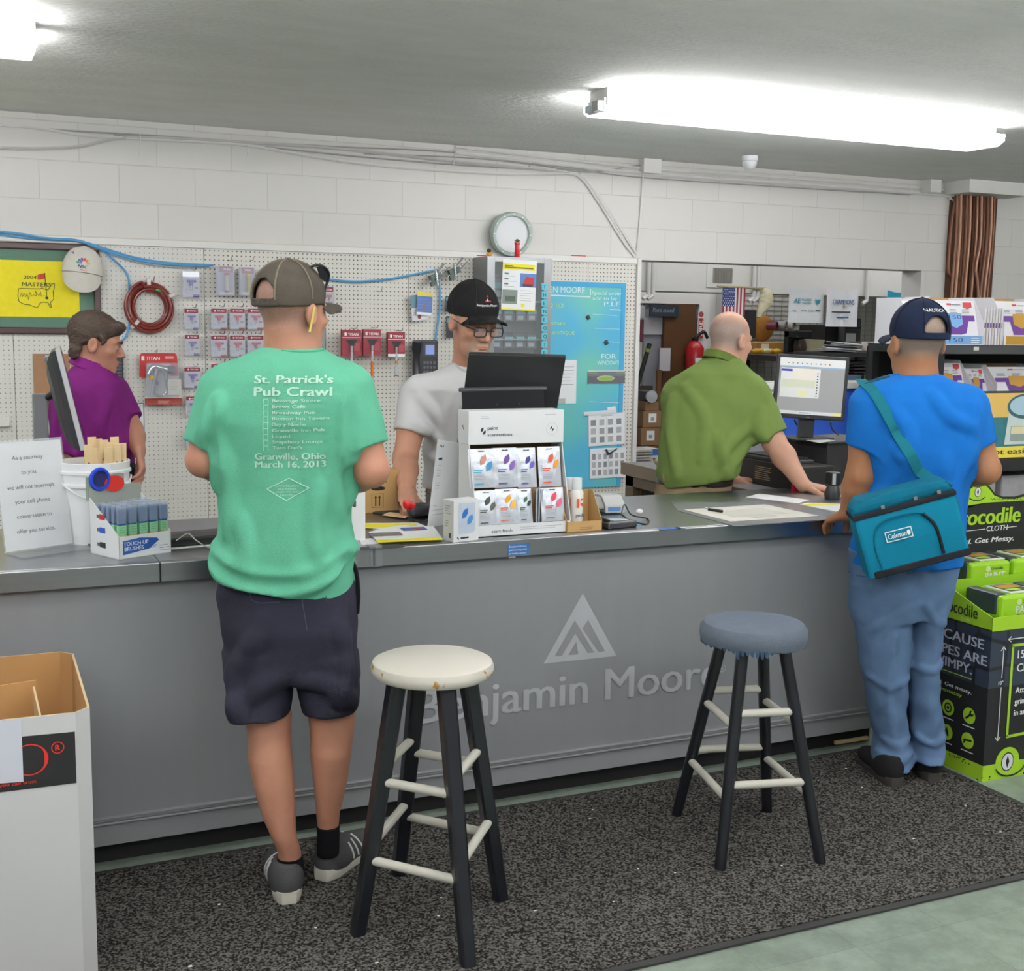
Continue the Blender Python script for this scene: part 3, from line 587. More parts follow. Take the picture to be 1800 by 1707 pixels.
def pouch(label, M, w, h, c1, c2, ct):
    t = thing('scent_pouch', label, 'pouch', M=M, group='scent pouches')
    n = 9; vs = []; fs = []
    for i in range(n+1):
        for j in range(n+1):
            u, v = i/n, j/n; bul = .005*(math.sin(math.pi*u)**.6)*(math.sin(math.pi*v)**.7 if 0 < v < 1 else 0)
            vs.append(((u-.5)*w, v*h, bul))
    for i in range(n):
        for j in range(n): fs.append((i*(n+1)+j, (i+1)*(n+1)+j, (i+1)*(n+1)+j+1, i*(n+1)+j+1))
    k = len(vs); vs += [(a, c, -.0012) for a, c, e in vs]; fs += [tuple(q+k for q in f[::-1]) for f in fs]
    b = B(); b.add(vs, fs, FOIL, True); b.obj('foil', t)
    b = B(Matrix.Translation((0, 0, .0066))); leafmark(b, w*.16, h*.63, w*.46, print_(c1), print_(c2)); b.obj('leaf_logo', t)
    b = B(Matrix.Translation((0, 0, .0066))); T2 = print_(ct); b.rect(-w*.34, h*.44, w*.02, h*.465, T2); b.rect(-w*.34, h*.39, -w*.04, h*.415, T2); b.lines(-w*.34, h*.34, w*.5, 4, h*.04, GRYT, h*.008); b.rect(-w*.34, h*.09, w*.02, h*.12, T2); b.obj('label_print', t)
    b = B(Matrix.Translation((0, 0, .0045))); b.poly([(-.012, h*.93, 0), (.012, h*.93, 0), (.009, h*.955, 0), (0, h*.945, 0), (-.009, h*.955, 0)], print_('2a2b30')); b.obj('hang_hole', t)
    return t
for (xa, xb, yt, yb, c1, c2, ct, nm, row) in [(826, 871, 789, 858, 'c98e80', '3c8fc4', '4ea6c4', 'peach and blue', 0), (869, 911, 787, 857, '6a4a90', '7d57a4', '51418c', 'purple', 0), (911, 944, 787, 857, '3b3a82', '6a5ab8', '4a4aa0', 'indigo', 0), (948, 987, 785, 855, 'd8553f', 'e39a3c', 'd8553f', 'coral and orange', 0),
        (838, 876, 862, 926, '3d4036', '55554a', '44463e', 'black and grey', 1), (874, 912, 859, 921, 'e5a02e', 'edb23c', 'd86a34', 'golden orange', 1), (911, 937, 859, 920, '2f5a48', '23382f', '3f5a50', 'dark green', 1), (953, 993, 857, 916, 'd8415c', 'd96585', 'd8415c', 'pink', 1)]:
    Yp = 3.775 if row == 0 else 3.732; Yt = Yp+.022
    p0, p1 = un(xa, yb, Y=Yp), un(xb, yb, Y=Yp); tp = un((xa+xb)/2, yt, Y=Yt); ww = p1[0]-p0[0]; bc_ = np.array([(p0[0]+p1[0])/2, Yp, tp[2]*0+(p0[2]+p1[2])/2])
    up = np.array([(rnd.random()-.6)*.01, Yt-Yp, tp[2]-bc_[2]]); pouch('silver scent pouch with %s leaf mark, %s row of the display' % (nm, ('upper', 'lower')[row]), basis(bc_, (1, 0, 0), up), ww, np.linalg.norm(up), c1, c2, ct)
for i, px in enumerate((941, 946, 951)):
    q = un(px, 919, Y=3.737+.004*i); b = B(facing((q[0], q[1], q[2]), .9)); b.box((0, 0, 0), (.07, .115, .004), FOIL); b.thing('scent_pouch', 'silver scent pouch turned edge-on in the lower row, %s of three' % ('left', 'middle', 'right')[i], 'pouch', 'scent pouches', .0015)
# small white box with blue pouch window
q0, q1 = un(797, 954, Z=T), un(841, 949, Z=T); q2 = un(778, 945, Z=T); ex = q1-q0; wv = np.linalg.norm(ex)
M = basis(q0, ex, np.cross(Z3, ex)); hv = (un(797, 881, Y=q0[1])-q0)[2]
t = thing('carton', 'small white carton with window showing a blue leaf pouch', 'carton', M=M); B().box((0, 0, 0), (wv, .06, hv), WC2).obj('body', t, bevel=.001)
b = B(basis((0, -.0007, 0), (1, 0, 0), (0, 0, 1))); rr = [(wv*.2, hv*.2), (wv*.78, hv*.2), (wv*.85, hv*.26), (wv*.85, hv*.93), (wv*.2, hv*.93)]
b.poly([(a, c, 0) for a, c in rr], mat('c4cee0', rough=.2, var=.1, scale=30)); leafmark(b, wv*.55, hv*.6, wv*.42, print_('2a63b4'), print_('4a90d0'), .0004); leafmark(b, wv*.18, hv*.09, .008, NAVY); b.rect(wv*.28, hv*.07, wv*.6, hv*.11, NAVY); b.obj('window', t)
b = B(basis((-.0007, .06, 0), (0, -1, 0), (0, 0, 1))); b.lines(.012, hv*.86, .034, 4, .008, print_('6a6b70'), .0016); b.lines(.012, hv*.5, .022, 3, .008, print_('6a6b70'), .0016); b.rect(.034, .012, .046, .028, print_('55565a')); b.obj('side_print', t)
# tall leaflet
A0, A1 = un(751, 927, Z=T), un(800, 920, Z=T); tA, tB = un(769, 772, Y=A0[1]+.045), un(820, 781, Y=A1[1]+.03)
b = B(); nn = np.cross(A1-A0, tA-A0); nn = nn/np.linalg.norm(nn)*.002
b.slab([tuple(q) for q in (A0, A1, tB, tA)], tuple(nn), paper('e6e7e9'))
t = b.thing('leaflet', 'tall white folded leaflet standing left of the paint scents display', 'leaflet')
ux, uy = A1-A0, tA-A0; wl, hl = np.linalg.norm(ux), np.linalg.norm(uy); ux, uy = ux/wl, uy/hl; uz = np.cross(ux, uy); o_ = A0-uz*0; sgz = -1 if nn@uz > 0 else 1; o_ = A0-W3*.005
b = B(Matrix(((ux[0], uy[0], uz[0], o_[0]), (ux[1], uy[1], uz[1], o_[1]), (ux[2], uy[2], uz[2], o_[2]), (0, 0, 0, 1)))); leafmark(b, wl*.16, hl*.92, .009, NAVY, z=.0012); b.rect(wl*.22, hl*.905, wl*.55, hl*.925, NAVY, .0012); b.rect(wl*.12, hl*.76, wl*.55, hl*.785, NAVY, .0012); b.lines(wl*.12, hl*.7, wl*.7, 5, hl*.03, GRYT, .0014, .0012); b.lines(wl*.12, hl*.5, wl*.6, 3, hl*.03, GRYT, .0014, .0012); b.lines(wl*.12, hl*.24, wl*.5, 3, hl*.05, GRYT, .0014, .0012); b.obj('leaflet_print', t)
# brown tray with bottles
q0, q1 = un(1006, 936, Z=T), un(1054, 931, Z=T); wt = q1[0]-q0[0]+.02; t = thing('counter_display', 'open brown cardboard tray with white bottles', 'display', (q0[0]-.02, q0[1]+.002, T), .01)
b = B(); b.box((0, 0, 0), (wt, .002, .036), CB); b.box((0, .1, 0), (wt, .102, .13), CB); b.box((0, 0, 0), (wt, .1, .002), CB)
for x in (0, wt-.002): b.slab([(x, 0, 0), (x, .1, 0), (x, .1, .13), (x, .07, .13), (x, 0, .036)], (.002, 0, 0), CB)
b.lines(.05, .015, .05, 2, .006, print_('7a5a35'), .0018, 0, basis((0, -.0006, 0), (1, 0, 0), (0, 0, 1))); b.obj('tray', t)
for i, (px, py, yy) in enumerate(((1011, 840, 3.775), (999, 838, 3.83))):
    q = un(px+4, 840, Y=yy); t = thing('bottle', 'white bottle with orange mark, %s in the brown tray' % ('front one' if i == 0 else 'rear one half hidden'), 'bottle', (q[0], yy, T+.003), group='white bottles in the brown tray'); hb2 = q[2]-T-.003
    B().lathe([(0, 0), (.021, 0), (.022, .004), (.022, hb2*.72), (.018, hb2*.76), (0, hb2*.76)], plastic('e4e2dc', .4), 24).obj('body', t)
    B().lathe([(0, hb2*.76), (.0165, hb2*.76), (.0165, hb2), (0, hb2)], plastic('eceef0', .35), 20).obj('cap', t)
    b = B(basis((0, -.0228, 0), (1, 0, 0), (0, 0, 1))); O_ = print_('d9481f'); b.rect(-.012, hb2*.42, -.002, hb2*.6, O_); b.poly([(0, hb2*.52, 0), (.012, hb2*.6, 0), (.004, hb2*.6, 0)], O_); b.poly([(0, hb2*.5, 0), (.012, hb2*.42, 0), (.012, hb2*.52, 0)], O_); b.text('posh', .012, NAVY, None, (-.015, hb2*.24), bold=.012, width=.03); b.obj('label', t)
# receipt/card terminal, signature pad
q = un(1078, 905, Z=T); t = thing('card_terminal', 'grey and white card terminal behind the black signature pad', 'terminal', tuple(q+np.array([-.02, .06, 0])), -.15)
b = B(); G3 = plastic('b9bbb8', .4); b.slab([(-.085, -.04, .02), (-.085, .06, .012), (-.085, .06, .055), (-.085, .0, .06), (-.085, -.04, .03)], (.085, 0, 0), plastic('8f928f', .45)); b.slab([(0, -.05, .005), (0, .06, .005), (0, .06, .065), (0, .0, .066), (0, -.05, .035)], (.08, 0, 0), G3); b.obj('casing', t, bevel=.004)
b = B(); b.box((.01, -.0502, .012), (.06, -.0495, .028), print_('4f7fb4')); b.obj('screen', t)
for x in (-.07, -.02): b = B(); b.cyl((x, .0, 0), (x, .0, .02), .007, BLACKP); b.obj('foot', t)
q = un(1088, 927, Z=T); t = thing('signature_pad', 'black signature pad with stylus and pale screen', 'device', tuple(q+np.array([0, .02, 0])), .12)
b = B(); b.slab([(-.065, -.045, 0), (.06, -.045, 0), (.06, .055, 0), (-.065, .055, 0)], (0, 0, .024), plastic('2b2c30', .4)); b.obj('body', t, bevel=.006)
B().box((-.025, -.02, .0242), (.035, .028, .025), plastic('c9ccd2', .15)).obj('screen', t); B().cyl((-.055, -.03, .028), (-.045, .05, .03), .005, BLACKP).obj('stylus', t)
B().tube(spline([un(1092, 905, Z=T+.025), un(1098, 887, Z=T+.05), un(1110, 905, Z=T+.02), un(1138, 912, Z=T+.004), un(1136, 921, Z=T+.003), un(1110, 916, Z=T+.003), un(1090, 903, Z=T+.015)]), .0028, BLACKP).thing('cord', 'black cord looping over the signature pad', 'cable')
B().ell(tuple(un(1124, 899, Z=T+.012)), (.014, .01, .01), plastic('e6e6e4')).thing('paper_ball', 'small white lump beside the card terminal', 'lump')
# drawing sheets
sheet('desk_mat', 'grey plastic desk mat on the counter with a rolled edge', [(1180, 884), (1192, 899), (1288, 925), (1300, 925), (1468, 913), (1452, 905), (1350, 884)], plastic('83848a', .3), .003, cat='mat')
sheet('drawing_sheet', 'large off-white printed sheet on the grey desk mat', [(1201, 896), (1284, 917), (1440, 907), (1345, 887)], paper('dedad0'), .0008, z=T+.0035, deco=[(paper('cfccc2'), [(1250, 899), (1290, 909), (1390, 903), (1340, 893)]), (paper('c6c3ba'), [(1300, 905), (1330, 911), (1370, 907), (1340, 903)])])
sheet('paper_sheet', 'white paper sheet lying behind the desk mat', [(1312, 874), (1402, 885), (1423, 879), (1334, 868)], paper('f0f1f3'), .001)
sheet('leaflet', 'white leaflet with yellow band beside the man in blue', [(1406, 887), (1478, 901), (1492, 886), (1420, 884)], paper('eff0f2'), .001, deco=[(YEL, [(1408, 886.6), (1424, 889.5), (1490, 885.6), (1440, 884)])])
q = un(1258, 897, Z=T+.01); b = B(); b.cyl(tuple(q+np.array([-.012, .03, 0])), tuple(q+np.array([.01, -.03, 0])), .0055, BLACKP); b.cyl(tuple(q+np.array([-.012, .03, .003])), tuple(q+np.array([-.02, .04, .003])), .003, CHROME); b.thing('pen', 'black pen lying on the drawing sheet', 'pen')
# till station on the return: monitor, printer, keyboard
R0 = .908
pr0 = un(1456, 866, Z=R0); e1 = un(1389, 850, Z=R0)
t = thing('printer', 'black receipt printer cabinet under the right monitor', 'printer', (3.62, 4.5, R0), .22)
B().box((0, 0, 0), (.36, .24, .19), plastic('1d1d1f', .5)).obj('cabinet', t, bevel=.004); B().box((-.002, .0, .02), (0.001, .2, .17), plastic('29292b', .6)).obj('left_panel', t)
B().box((-.012, -.012, .19), (.37, .25, .2), plastic('3a3b3f', .3)).obj('top_plate', t, bevel=.003)
t0 = t
b = B(); b.slab([tuple(q) for q in (un(1398, 771, Z=R0+.201), un(1440, 779, Z=R0+.201), un(1468, 775, Z=R0+.201), un(1420, 768, Z=R0+.201))], (0, 0, .002), paper('d9d9dc')); b.thing('paper_sheet', 'white papers lying on the black printer under the monitor foot', 'paper')
dm = 5.70
TL, TR, BL_, BR_ = V(1372, 622, dm), V(1499, 623, dm-.03), V(1357, 733, dm), V(1484, 741, dm-.03)
bx = un(1428, 768, Z=R0+.213)
t = thing('monitor', 'black monitor showing a lit grey program window at the till', 'monitor', (float((BL_[0]+BR_[0])/2), float((BL_[1]+BR_[1])/2)+.03, R0+.2005)); O = t.matrix_world.inverted()
F = O @ basis(BL_, BR_-BL_, TL-BL_); wM, hM = np.linalg.norm(BR_-BL_), np.linalg.norm(TL-BL_)
B(F).box((0, 0, -.03), (wM, hM, 0), BLACKP).obj('casing', t, bevel=.004)
def screen(c, e=.55): return mat(c, rough=.25, var=.01, emit=e*.7)
b = B(F); sx, sy = wM*.05, hM*.07; sw, sh = wM*.9, hM*.88
R_ = lambda x0, y0, x1, y1, m, z: b.rect(sx+sw*x0, sy+sh*y0, sx+sw*x1, sy+sh*y1, m, z)
R_(0, 0, 1, 1, screen('a2a3a3'), .001); R_(0, .86, 1, 1, screen('e9e9ea'), .0014); R_(0, .835, 1, .86, screen('9db4cf'), .0014); R_(0, 0, 1, .06, screen('dfe2e4'), .0014); R_(.86, .0, 1, .06, screen('e8e0a0'), .0016)
R_(.03, .3, .63, .82, screen('e6e6e6'), .0014); R_(.03, .76, .2, .8, screen('3a44a8'), .0018); R_(.04, .48, .56, .62, screen('d6d8c4'), .0018); R_(.2, .62, .56, .8, screen('eee6da'), .0018); R_(.3, .32, .44, .42, screen('ece7b8'), .0018)
for i in range(9): R_(.58, .33+.05*i, .6, .35+.05*i, screen('444444', .3), .002)
for i in range(10): R_(.12+.07*i, .9, .14+.07*i, .92, screen(('777777', 'aa5544')[i > 7], .4), .002)
for i in range(6): R_(.36+.03*i, .02, .375+.03*i, .035, screen('555a66', .4), .002)
b.obj('screen', t)
bm = F @ Vector((wM*.5, 0, -.015)); b = B(F); b.box((wM*.5-.035, -.1, -.07), (wM*.5+.035, .07, -.031), BLACKP); b.obj('stand', t)
b = B(); b.box((bm.x-.11, bm.y-.06, 0), (bm.x+.11, bm.y+.1, .01), BLACKP); b.obj('foot', t, bevel=.003)
b = B(F); b.text('acer', .007, GRYT, Matrix.Translation((0, 0, .0008)), (wM*.5, hM*.025), bold=.02, align='c'); b.obj('badge', t)
for i, pts in enumerate((((1396, 738), (1402, 748), (1413, 756)), ((1460, 742), (1463, 754), (1474, 765)))):
    B().tube(spline([V(a, c, dm+.1) for a, c in pts]), .0035, BLACKP).thing('cord', 'black cord hanging behind the till monitor, %s of its stand' % ('left', 'right')[i], 'cable')
# black carton with keyboard on top
q0, q1 = un(1303, 846, Z=R0), un(1400, 866, Z=R0); ex = q1-q0; wk = np.linalg.norm(ex); M = basis(q0, ex, np.cross(Z3, ex))
t = thing('cardboard_box', 'black printed cardboard box under the keyboard', 'box', M=M); B().box((-.03, .0, 0), (wk, .2, .11), plastic('1a1a1b', .5)).obj('carton_body', t, bevel=.002)
b = B(basis((0, -.0007, 0), (1, 0, 0), (0, 0, 1))); b.lines(wk*.25, .085, wk*.3, 7, .009, print_('b5a183'), .003); b.obj('box_print', t)
t = thing('keyboard', 'black keyboard resting on the black box', 'keyboard', M=M @ frame((-.02, .01, .11), .02)); B().box((0, 0, 0), (.33, .15, .018), plastic('2b2c2f', .45)).obj('case', t, bevel=.004)
b = B()
for r in range(5):
    for c in range(13): b.box((.012+.0228*c, .016+.025*r, .018), (.031+.0228*c, .037+.025*r, .025), plastic('1b1c1e', .4))
b.obj('keys', t)
q = un(1442, 846, Z=R0); b = B(flat(q+np.array([-.08, 0.05, 0]), .1)); b.box((0, 0, 0), (.07, .05, .085), paper('d4d6dc')); 
for i in range(6): b.rect(.01+.009*i, .01, .013+.009*i, .07, GRYT, .0008, basis((0, 0, 0), (1, 0, 0), (0, 0, 1)))
b.thing('carton', 'small grey striped carton behind the clerk\'s forearm', 'carton')
b = B(flat(un(1393, 868, Z=R0), -.1)); b.box((0, 0, 0), (.05, .012, .05), mat('c21f3c', rough=.2, alpha=.85)); b.thing('price_holder', 'small red clear plastic holder beside the clerk\'s wrist', 'holder')
b = B(); b.slab([tuple(un(a, c, Y=4.85)) for a, c in ((1310, 797), (1350, 797), (1338, 775), (1318, 782))], (0, .003, 0), paper('e0e1e6')); b.thing('paper_sheet', 'white paper standing behind the keyboard', 'paper')
b = B(); b.slab([tuple(un(a, c, Z=R0+.001)) for a, c in ((1345, 868), (1478, 880), (1492, 868), (1400, 852))], (0, 0, .003), plastic('2a2b2e', .7)); b.thing('mouse_pad', 'dark pad under the hand of the clerk in olive', 'pad')
q = un(1473, 880, Z=T); t = thing('barcode_scanner', 'black upright barcode scanner beside the forearm of the man in blue', 'scanner', tuple(q+np.array([.01, .05, 0])))
B().lathe([(0, 0), (.03, 0), (.033, .02), (.026, .045), (.02, .06), (0, .06)], plastic('2b2c2f', .4)).obj('base', t); B().cbox((0, 0, .085), (.045, .05, .055), BLACKP).obj('head', t, bevel=.006)
B().cbox((-.015, -.026, .085), (.015, .004, .045), plastic('c8cacc', .3)).obj('grey_window', t)
# ================================================================== things hung on the pegboard
def wp(px, py, off=.0): return un(px, py, Y=PEG-off)
def wframe(px, py, off=.004, roll=0., rz=0.): return facing(tuple(wp(px, py, off)), rz, 0, roll)
RED = print_('98222f'); REDD = print_('7d2636'); PUR = plastic('54409a', .4); TR_ = plastic('b5343c', .4); CARD = paper('e4e3ec')
BLIS = mat('d9dcea', rough=.12, alpha=.3, var=.02, spec=.7)
def hook(px, py, L=.11, off=0., lab='', rise=.018):
    q = wp(px, py); d = np.array([.012, -1, .0])
    P = [q+np.array([0, 0, .006]), q, q+d*L*.8+np.array([0, 0, 0]), q+d*L+np.array([0, 0, rise])]
    B().tube(spline(P, 4), .0022, WIRE, 6).thing('peg_hook', lab, 'hook', 'pegboard hooks')
# framed flag
p0, p1 = wp(180, 586), wp(178, 432); x1 = p0[0]-.004; z0, z1 = wp(150, 588)[2], wp(150, 430)[2]; x0 = x1-1.02; wf, hf_ = x1-x0, z1-z0
M = facing((x0, PEG-.001, z0)); t = thing('framed_flag', 'framed yellow golf pin flag with signature in dark wood frame', 'framed flag', M=M)
FRM = mat('3d2424', rough=.35, var=.25, scale=8, aniso=(.4, 8, 8)); fw = .036
b = B(); b.box((0, 0, .0), (wf, fw, .024), FRM); b.box((0, hf_-fw, 0), (wf, hf_, .024), FRM); b.box((0, fw, 0), (fw, hf_-fw, .024), FRM); b.box((wf-fw, fw, 0), (wf, hf_-fw, .024), FRM); b.obj('frame', t, bevel=.006)
B().box((fw*.8, fw*.8, 0), (wf-fw*.8, hf_-fw*.8, .008), cloth('5f7d6e', .1)).obj('mat_board', t)
yx0, yx1, yy0, yy1 = fw+.085, wf-fw-.075, fw+.055, hf_-fw-.058
n = 30; vs = []; fs = []
for i in range(n+1):
    for j in range(13): u, v = i/n, j/12; vs.append((yx0+(yx1-yx0)*u, yy0+(yy1-yy0)*v, .0105+.0016*math.sin(23*u+5*v)*math.cos(9*v+4*u)))
for i in range(n):
    for j in range(12): a = i*13+j; fs.append((a, a+13, a+14, a+1))
b = B(); b.add(vs, fs, cloth('f2e23a', .3, 200), True); b.obj('flag_cloth', t)
DG = print_('3c4a2e'); b = B(Matrix.Translation((0, 0, .0135)))
g = lambda px, py: ((M.inverted() @ Vector(wp(px, py)))[0], (M.inverted() @ Vector(wp(px, py)))[1])
a, c = g(41, 490); b.text('2004', .017, DG, None, (a, c), bold=.01, shear=.1, width=g(64, 490)[0]-a)
a, c = g(38, 503); b.text('MASTERS', .021, DG, None, (a, c), bold=.01, shear=.1, width=g(90, 503)[0]-a)
fp = [g(*q) for q in ((66, 483), (79, 480), (79, 490), (66, 492))]; b.poly([(x, y, 0) for x, y in fp], print_('c33b30'))
a, c = g(78, 480); e, f = g(82, 524); b.line(a, c, e, f, .004, DG); a, c = g(82, 524); b.disc(a, c, .009, DG, 0, 14, .007)
outl = [(32, 508), (36, 507), (70, 508), (74, 506), (77, 508), (84, 510), (90, 500), (95, 498), (95, 506), (93, 513), (94, 526), (88, 532), (90, 540), (88, 541), (84, 532), (75, 531), (70, 533), (66, 540), (64, 541), (52, 536), (42, 535), (33, 530), (31, 520)]
pts = [g(*q) for q in outl]
for i in range(len(pts)): b.line(*pts[i], *pts[(i+1) % len(pts)], .0035, DG)
sg = [g(*q) for q in ((35, 522), (38, 514), (39, 522), (42, 515), (45, 522), (47, 516), (50, 527), (52, 514), (56, 521), (60, 518), (64, 521), (62, 512), (68, 520), (71, 513), (72, 521), (78, 520))]
for i in range(len(sg)-1): b.line(*sg[i], *sg[i+1], .0022, print_('5a5a30'))
b.obj('flag_print', t)
# white cap hung on the frame
q = wp(148, 478, .066); M = facing(tuple(q), 0., .1, -.12) @ Matrix.Scale(1.2, 4)
t = thing('baseball_cap', 'cream baseball cap with colourful logo hung over the framed flag corner', 'cap', M=M); CAPM = cloth('d9d5cc', .3, 400)
ss = .0093
def domeR(rx, ry, rz, z0=0, n=24, k=10): return [[(rx*math.sin(t_)*math.cos(2*math.pi*j/n), ry*math.sin(t_)*math.sin(2*math.pi*j/n)+z0, rz*math.cos(t_)) for j in range(n)] for t_ in np.linspace(.03, math.pi/2, k)]
rg = []
for t_ in np.linspace(0, 1, 9):   # crown: stacked outlines, flattened against the wall
    w_ = .085*(1-t_**2.2)**.5+.004; rg.append([(w_*math.cos(a)*1.0-.008, -.01+.125*t_-.0, .0+(.05*(1-t_**3)+.004)*math.sin(a)) for a in np.linspace(0, 2*math.pi, 28, False)])
B().ring(rg, CAPM).obj('crown', t)
br_ = [[(.083*math.sin(a)*(1 if r else .97)-.008, -.012-.085*r*math.cos(a)**.75 if math.cos(a) > 0 else -.012, .052*math.cos(a)*(1-.35*r)+.006*0) for a in np.linspace(-math.pi/2, math.pi/2, 21)] for r in (0, .35, .7, 1)]
b = B()
for r in range(3):
    for i in range(20): b.add([br_[r][i], br_[r][i+1], br_[r+1][i+1], br_[r+1][i]], [(0, 1, 2, 3)], CAPM, True)
b.slab([(x, y, z) for x, y, z in br_[3]], (0, .004, -.006), CAPM); b.obj('brim', t)
b = B(Matrix.Translation((-.012, .02, .0525)) @ Matrix.Rotation(-.1, 4, 'X')); 
for i, col in enumerate(('d8a83a', 'd97a35', 'c24040', '7a4a98', '3f62b0', '4a9a62')):
    a = math.pi*(i+.5)/6; b.poly([(0, .006, 0), (.026*math.cos(a-.22), .006+.026*math.sin(a-.22), 0), (.03*math.cos(a), .006+.03*math.sin(a), 0), (.026*math.cos(a+.22), .006+.026*math.sin(a+.22), 0)], print_(col))
b.text('NBC', .014, print_('2c3478'), Matrix.Translation((0, 0, .0008)), (0, -.012), bold=.03, align='c', shear=.2); b.text('SPORTS', .006, print_('b8323f'), Matrix.Translation((0, 0, .0008)), (.003, -.024), bold=.02, align='c')
b.obj('logo', t)
b = B(Matrix.Translation((-.05, .065, .036)) @ Matrix.Rotation(-.6, 4, 'X'))
for i, col in enumerate(('d8a83a', 'd97a35', 'c24040', '3f62b0')): b.poly([(0, 0, 0), (.018*math.cos(.5+.5*i), .018*math.sin(.5+.5*i), 0), (.018*math.cos(.9+.5*i), .018*math.sin(.9+.5*i), 0)], print_(col))
b.obj('crown_emblem', t)
# coiled hose
q = wp(264, 540, .035); M = facing(tuple(q)); t = thing('hose', 'coiled dark red hose hung on the pegboard with white ties', 'hose', M=M)
HOSE = plastic('6f2a24', .3); P = []; k = 0
RX = (wp(308, 540)-wp(221, 540))[0]/2-.012; RZ = (wp(264, 498)-wp(264, 586))[2]/2-.008
for i in range(6*40+1):
    a = 2*math.pi*i/40+1.9; l = i/40; dr = .003*math.sin(l*2.1)-.0145*(l % 4)+.012
    P.append((( RX+dr)*math.cos(a), (RZ+dr)*math.sin(a)-.0, .012*math.cos(l*2.4+a*.3)+.004*l-.01))
B().tube(P, .0085, HOSE, 8).obj('coil', t)
for i, a in enumerate((1.62, .5, 3.95)):
    d = Vector((math.cos(a), math.sin(a), 0)); c0 = Vector((RX*d.x, RZ*d.y, .0)); pv = Vector((-d.y, d.x, 0)); b = B(basis(c0, d, pv)); b.ring([[(.031*math.cos(u), y, .024*math.sin(u)) for u in np.linspace(0, 2*math.pi, 16, False)] for y in (-.009, .009)], paper('dcd8d2'), caps=True); b.obj('tie', t)
b = B(); b.cyl((.03, RZ*.76, .02), (.06, RZ*.7, .022), .009, plastic('46a35a')); b.cyl((.06, RZ*.7, .022), (.1, RZ*.42, .02), .008, CHROME); b.obj('fitting', t)
hook(266, 494, .1, lab='dark metal hook holding the coiled red hose')
# clipboard, switch box, left phone, notice
def rectw(name, label, cat, x0, y0, x1, y1, m, th=.004, off=0., deco=None, roll=0., bevel=0.):
    a, c = wp(x0, y1, off), wp(x1, y0, off); M = facing((a[0], PEG-off-.0005, a[2]), 0, 0, roll); w, h = c[0]-a[0], c[2]-a[2]
    t = thing(name, label, cat, M=M); B().box((0, 0, 0), (w, h, th), m).obj('board' if name != 'paper_sheet' else 'sheet', t, bevel=bevel)
    if deco: deco(t, w, h, th)
    return t
def dclip(t, w, h, th):
    b = B(); b.box((w*.3, h-.04, th), (w*.75, h-.012, th+.012), CHROME); b.cyl((w*.3, h-.01, th+.008), (w*.75, h-.01, th+.008), .006, CHROME); b.obj('clip', t, bevel=.003)
rectw('clipboard', 'brown clipboard hung on the pegboard behind the edge-on monitor', 'clipboard', 61, 622, 122, 728, mat('9a7350', rough=.6, var=.2, scale=30), .006, .002, dclip)
rectw('switch_box', 'white surface switch box on the pegboard at the left edge', 'switch', -16, 733, 16, 750, plastic('e8e7e3'), .035, 0, bevel=.004)
def dnote(t, w, h, th):
    b = B(Matrix.Translation((0, 0, th+.0005))); K = print_('33343a')
    for a in ((.04, .03, .96, .03), (.04, .97, .96, .97), (.04, .03, .04, .97), (.96, .03, .96, .97)): b.line(a[0]*w, a[1]*h, a[2]*w, a[3]*h, .004, K)
    b.lines(w*.15, h*.85, w*.7, 12, h*.055, GRYT, .003); b.obj('print', t)
rectw('paper_sheet', 'white framed paper notice on the pegboard right of the man in purple', 'notice', 214, 706, 254, 795, paper('e6e7ea'), .002, .002, dnote)
def phone(label, x0, y0, x1, y1, off, scr=True):
    a, c = wp(x0, y1, off), wp(x1, y0, off); w, h = c[0]-a[0], c[2]-a[2]
    t = thing('telephone', label, 'telephone', M=facing((a[0], PEG-.002, a[2]), 0., .0)); K = plastic('24252b', .35)
    b = B(); b.slab([(w*.2, 0, 0), (w, 0, 0), (w, h, 0), (w*.2, h, 0)], (0, 0, .05), K); b.obj('base', t, bevel=.008)
    P = [(w*.16, h*(.02+.96*u), .075+.022*math.sin(math.pi*u)*-1+.02) for u in np.linspace(0, 1, 12)]
    B().tube(P, [w*.17 if (u < .2 or u > .8) else w*.12 for u in np.linspace(0, 1, 12)], K, 12).obj('handset', t)
    b = B(Matrix.Translation((0, 0, .0505)))
    if scr:
        b.rect(w*.46, h*.66, w*.94, h*.94, plastic('3a3b42', .3)); b.rect(w*.54, h*.7, w*.86, h*.9, mat('8ea0d8', rough=.2, emit=.35), .0008)
    for r in range(5):
        for cc in range(4): b.box((w*(.46+.12*cc), h*(.1+.1*r), 0), (w*(.54+.12*cc), h*(.16+.1*r), .004), plastic('5a5b63', .4))
    b.obj('keypad', t)
    return t
phone('black telephone on the pegboard behind the man in purple', 188, 612, 216, 668, .05, False)
phone('black desk telephone with lit blue screen hung left of the clerk in white', 721, 598, 770, 682, .05)
B().tube([wp(212+6*math.sin(i*1.3), 664+i*1.5, .03+.01*math.cos(i*1.3)) for i in range(22)], .003, BLACKP, 6).thing('cord', 'black coiled telephone cord behind the man in purple', 'cable')
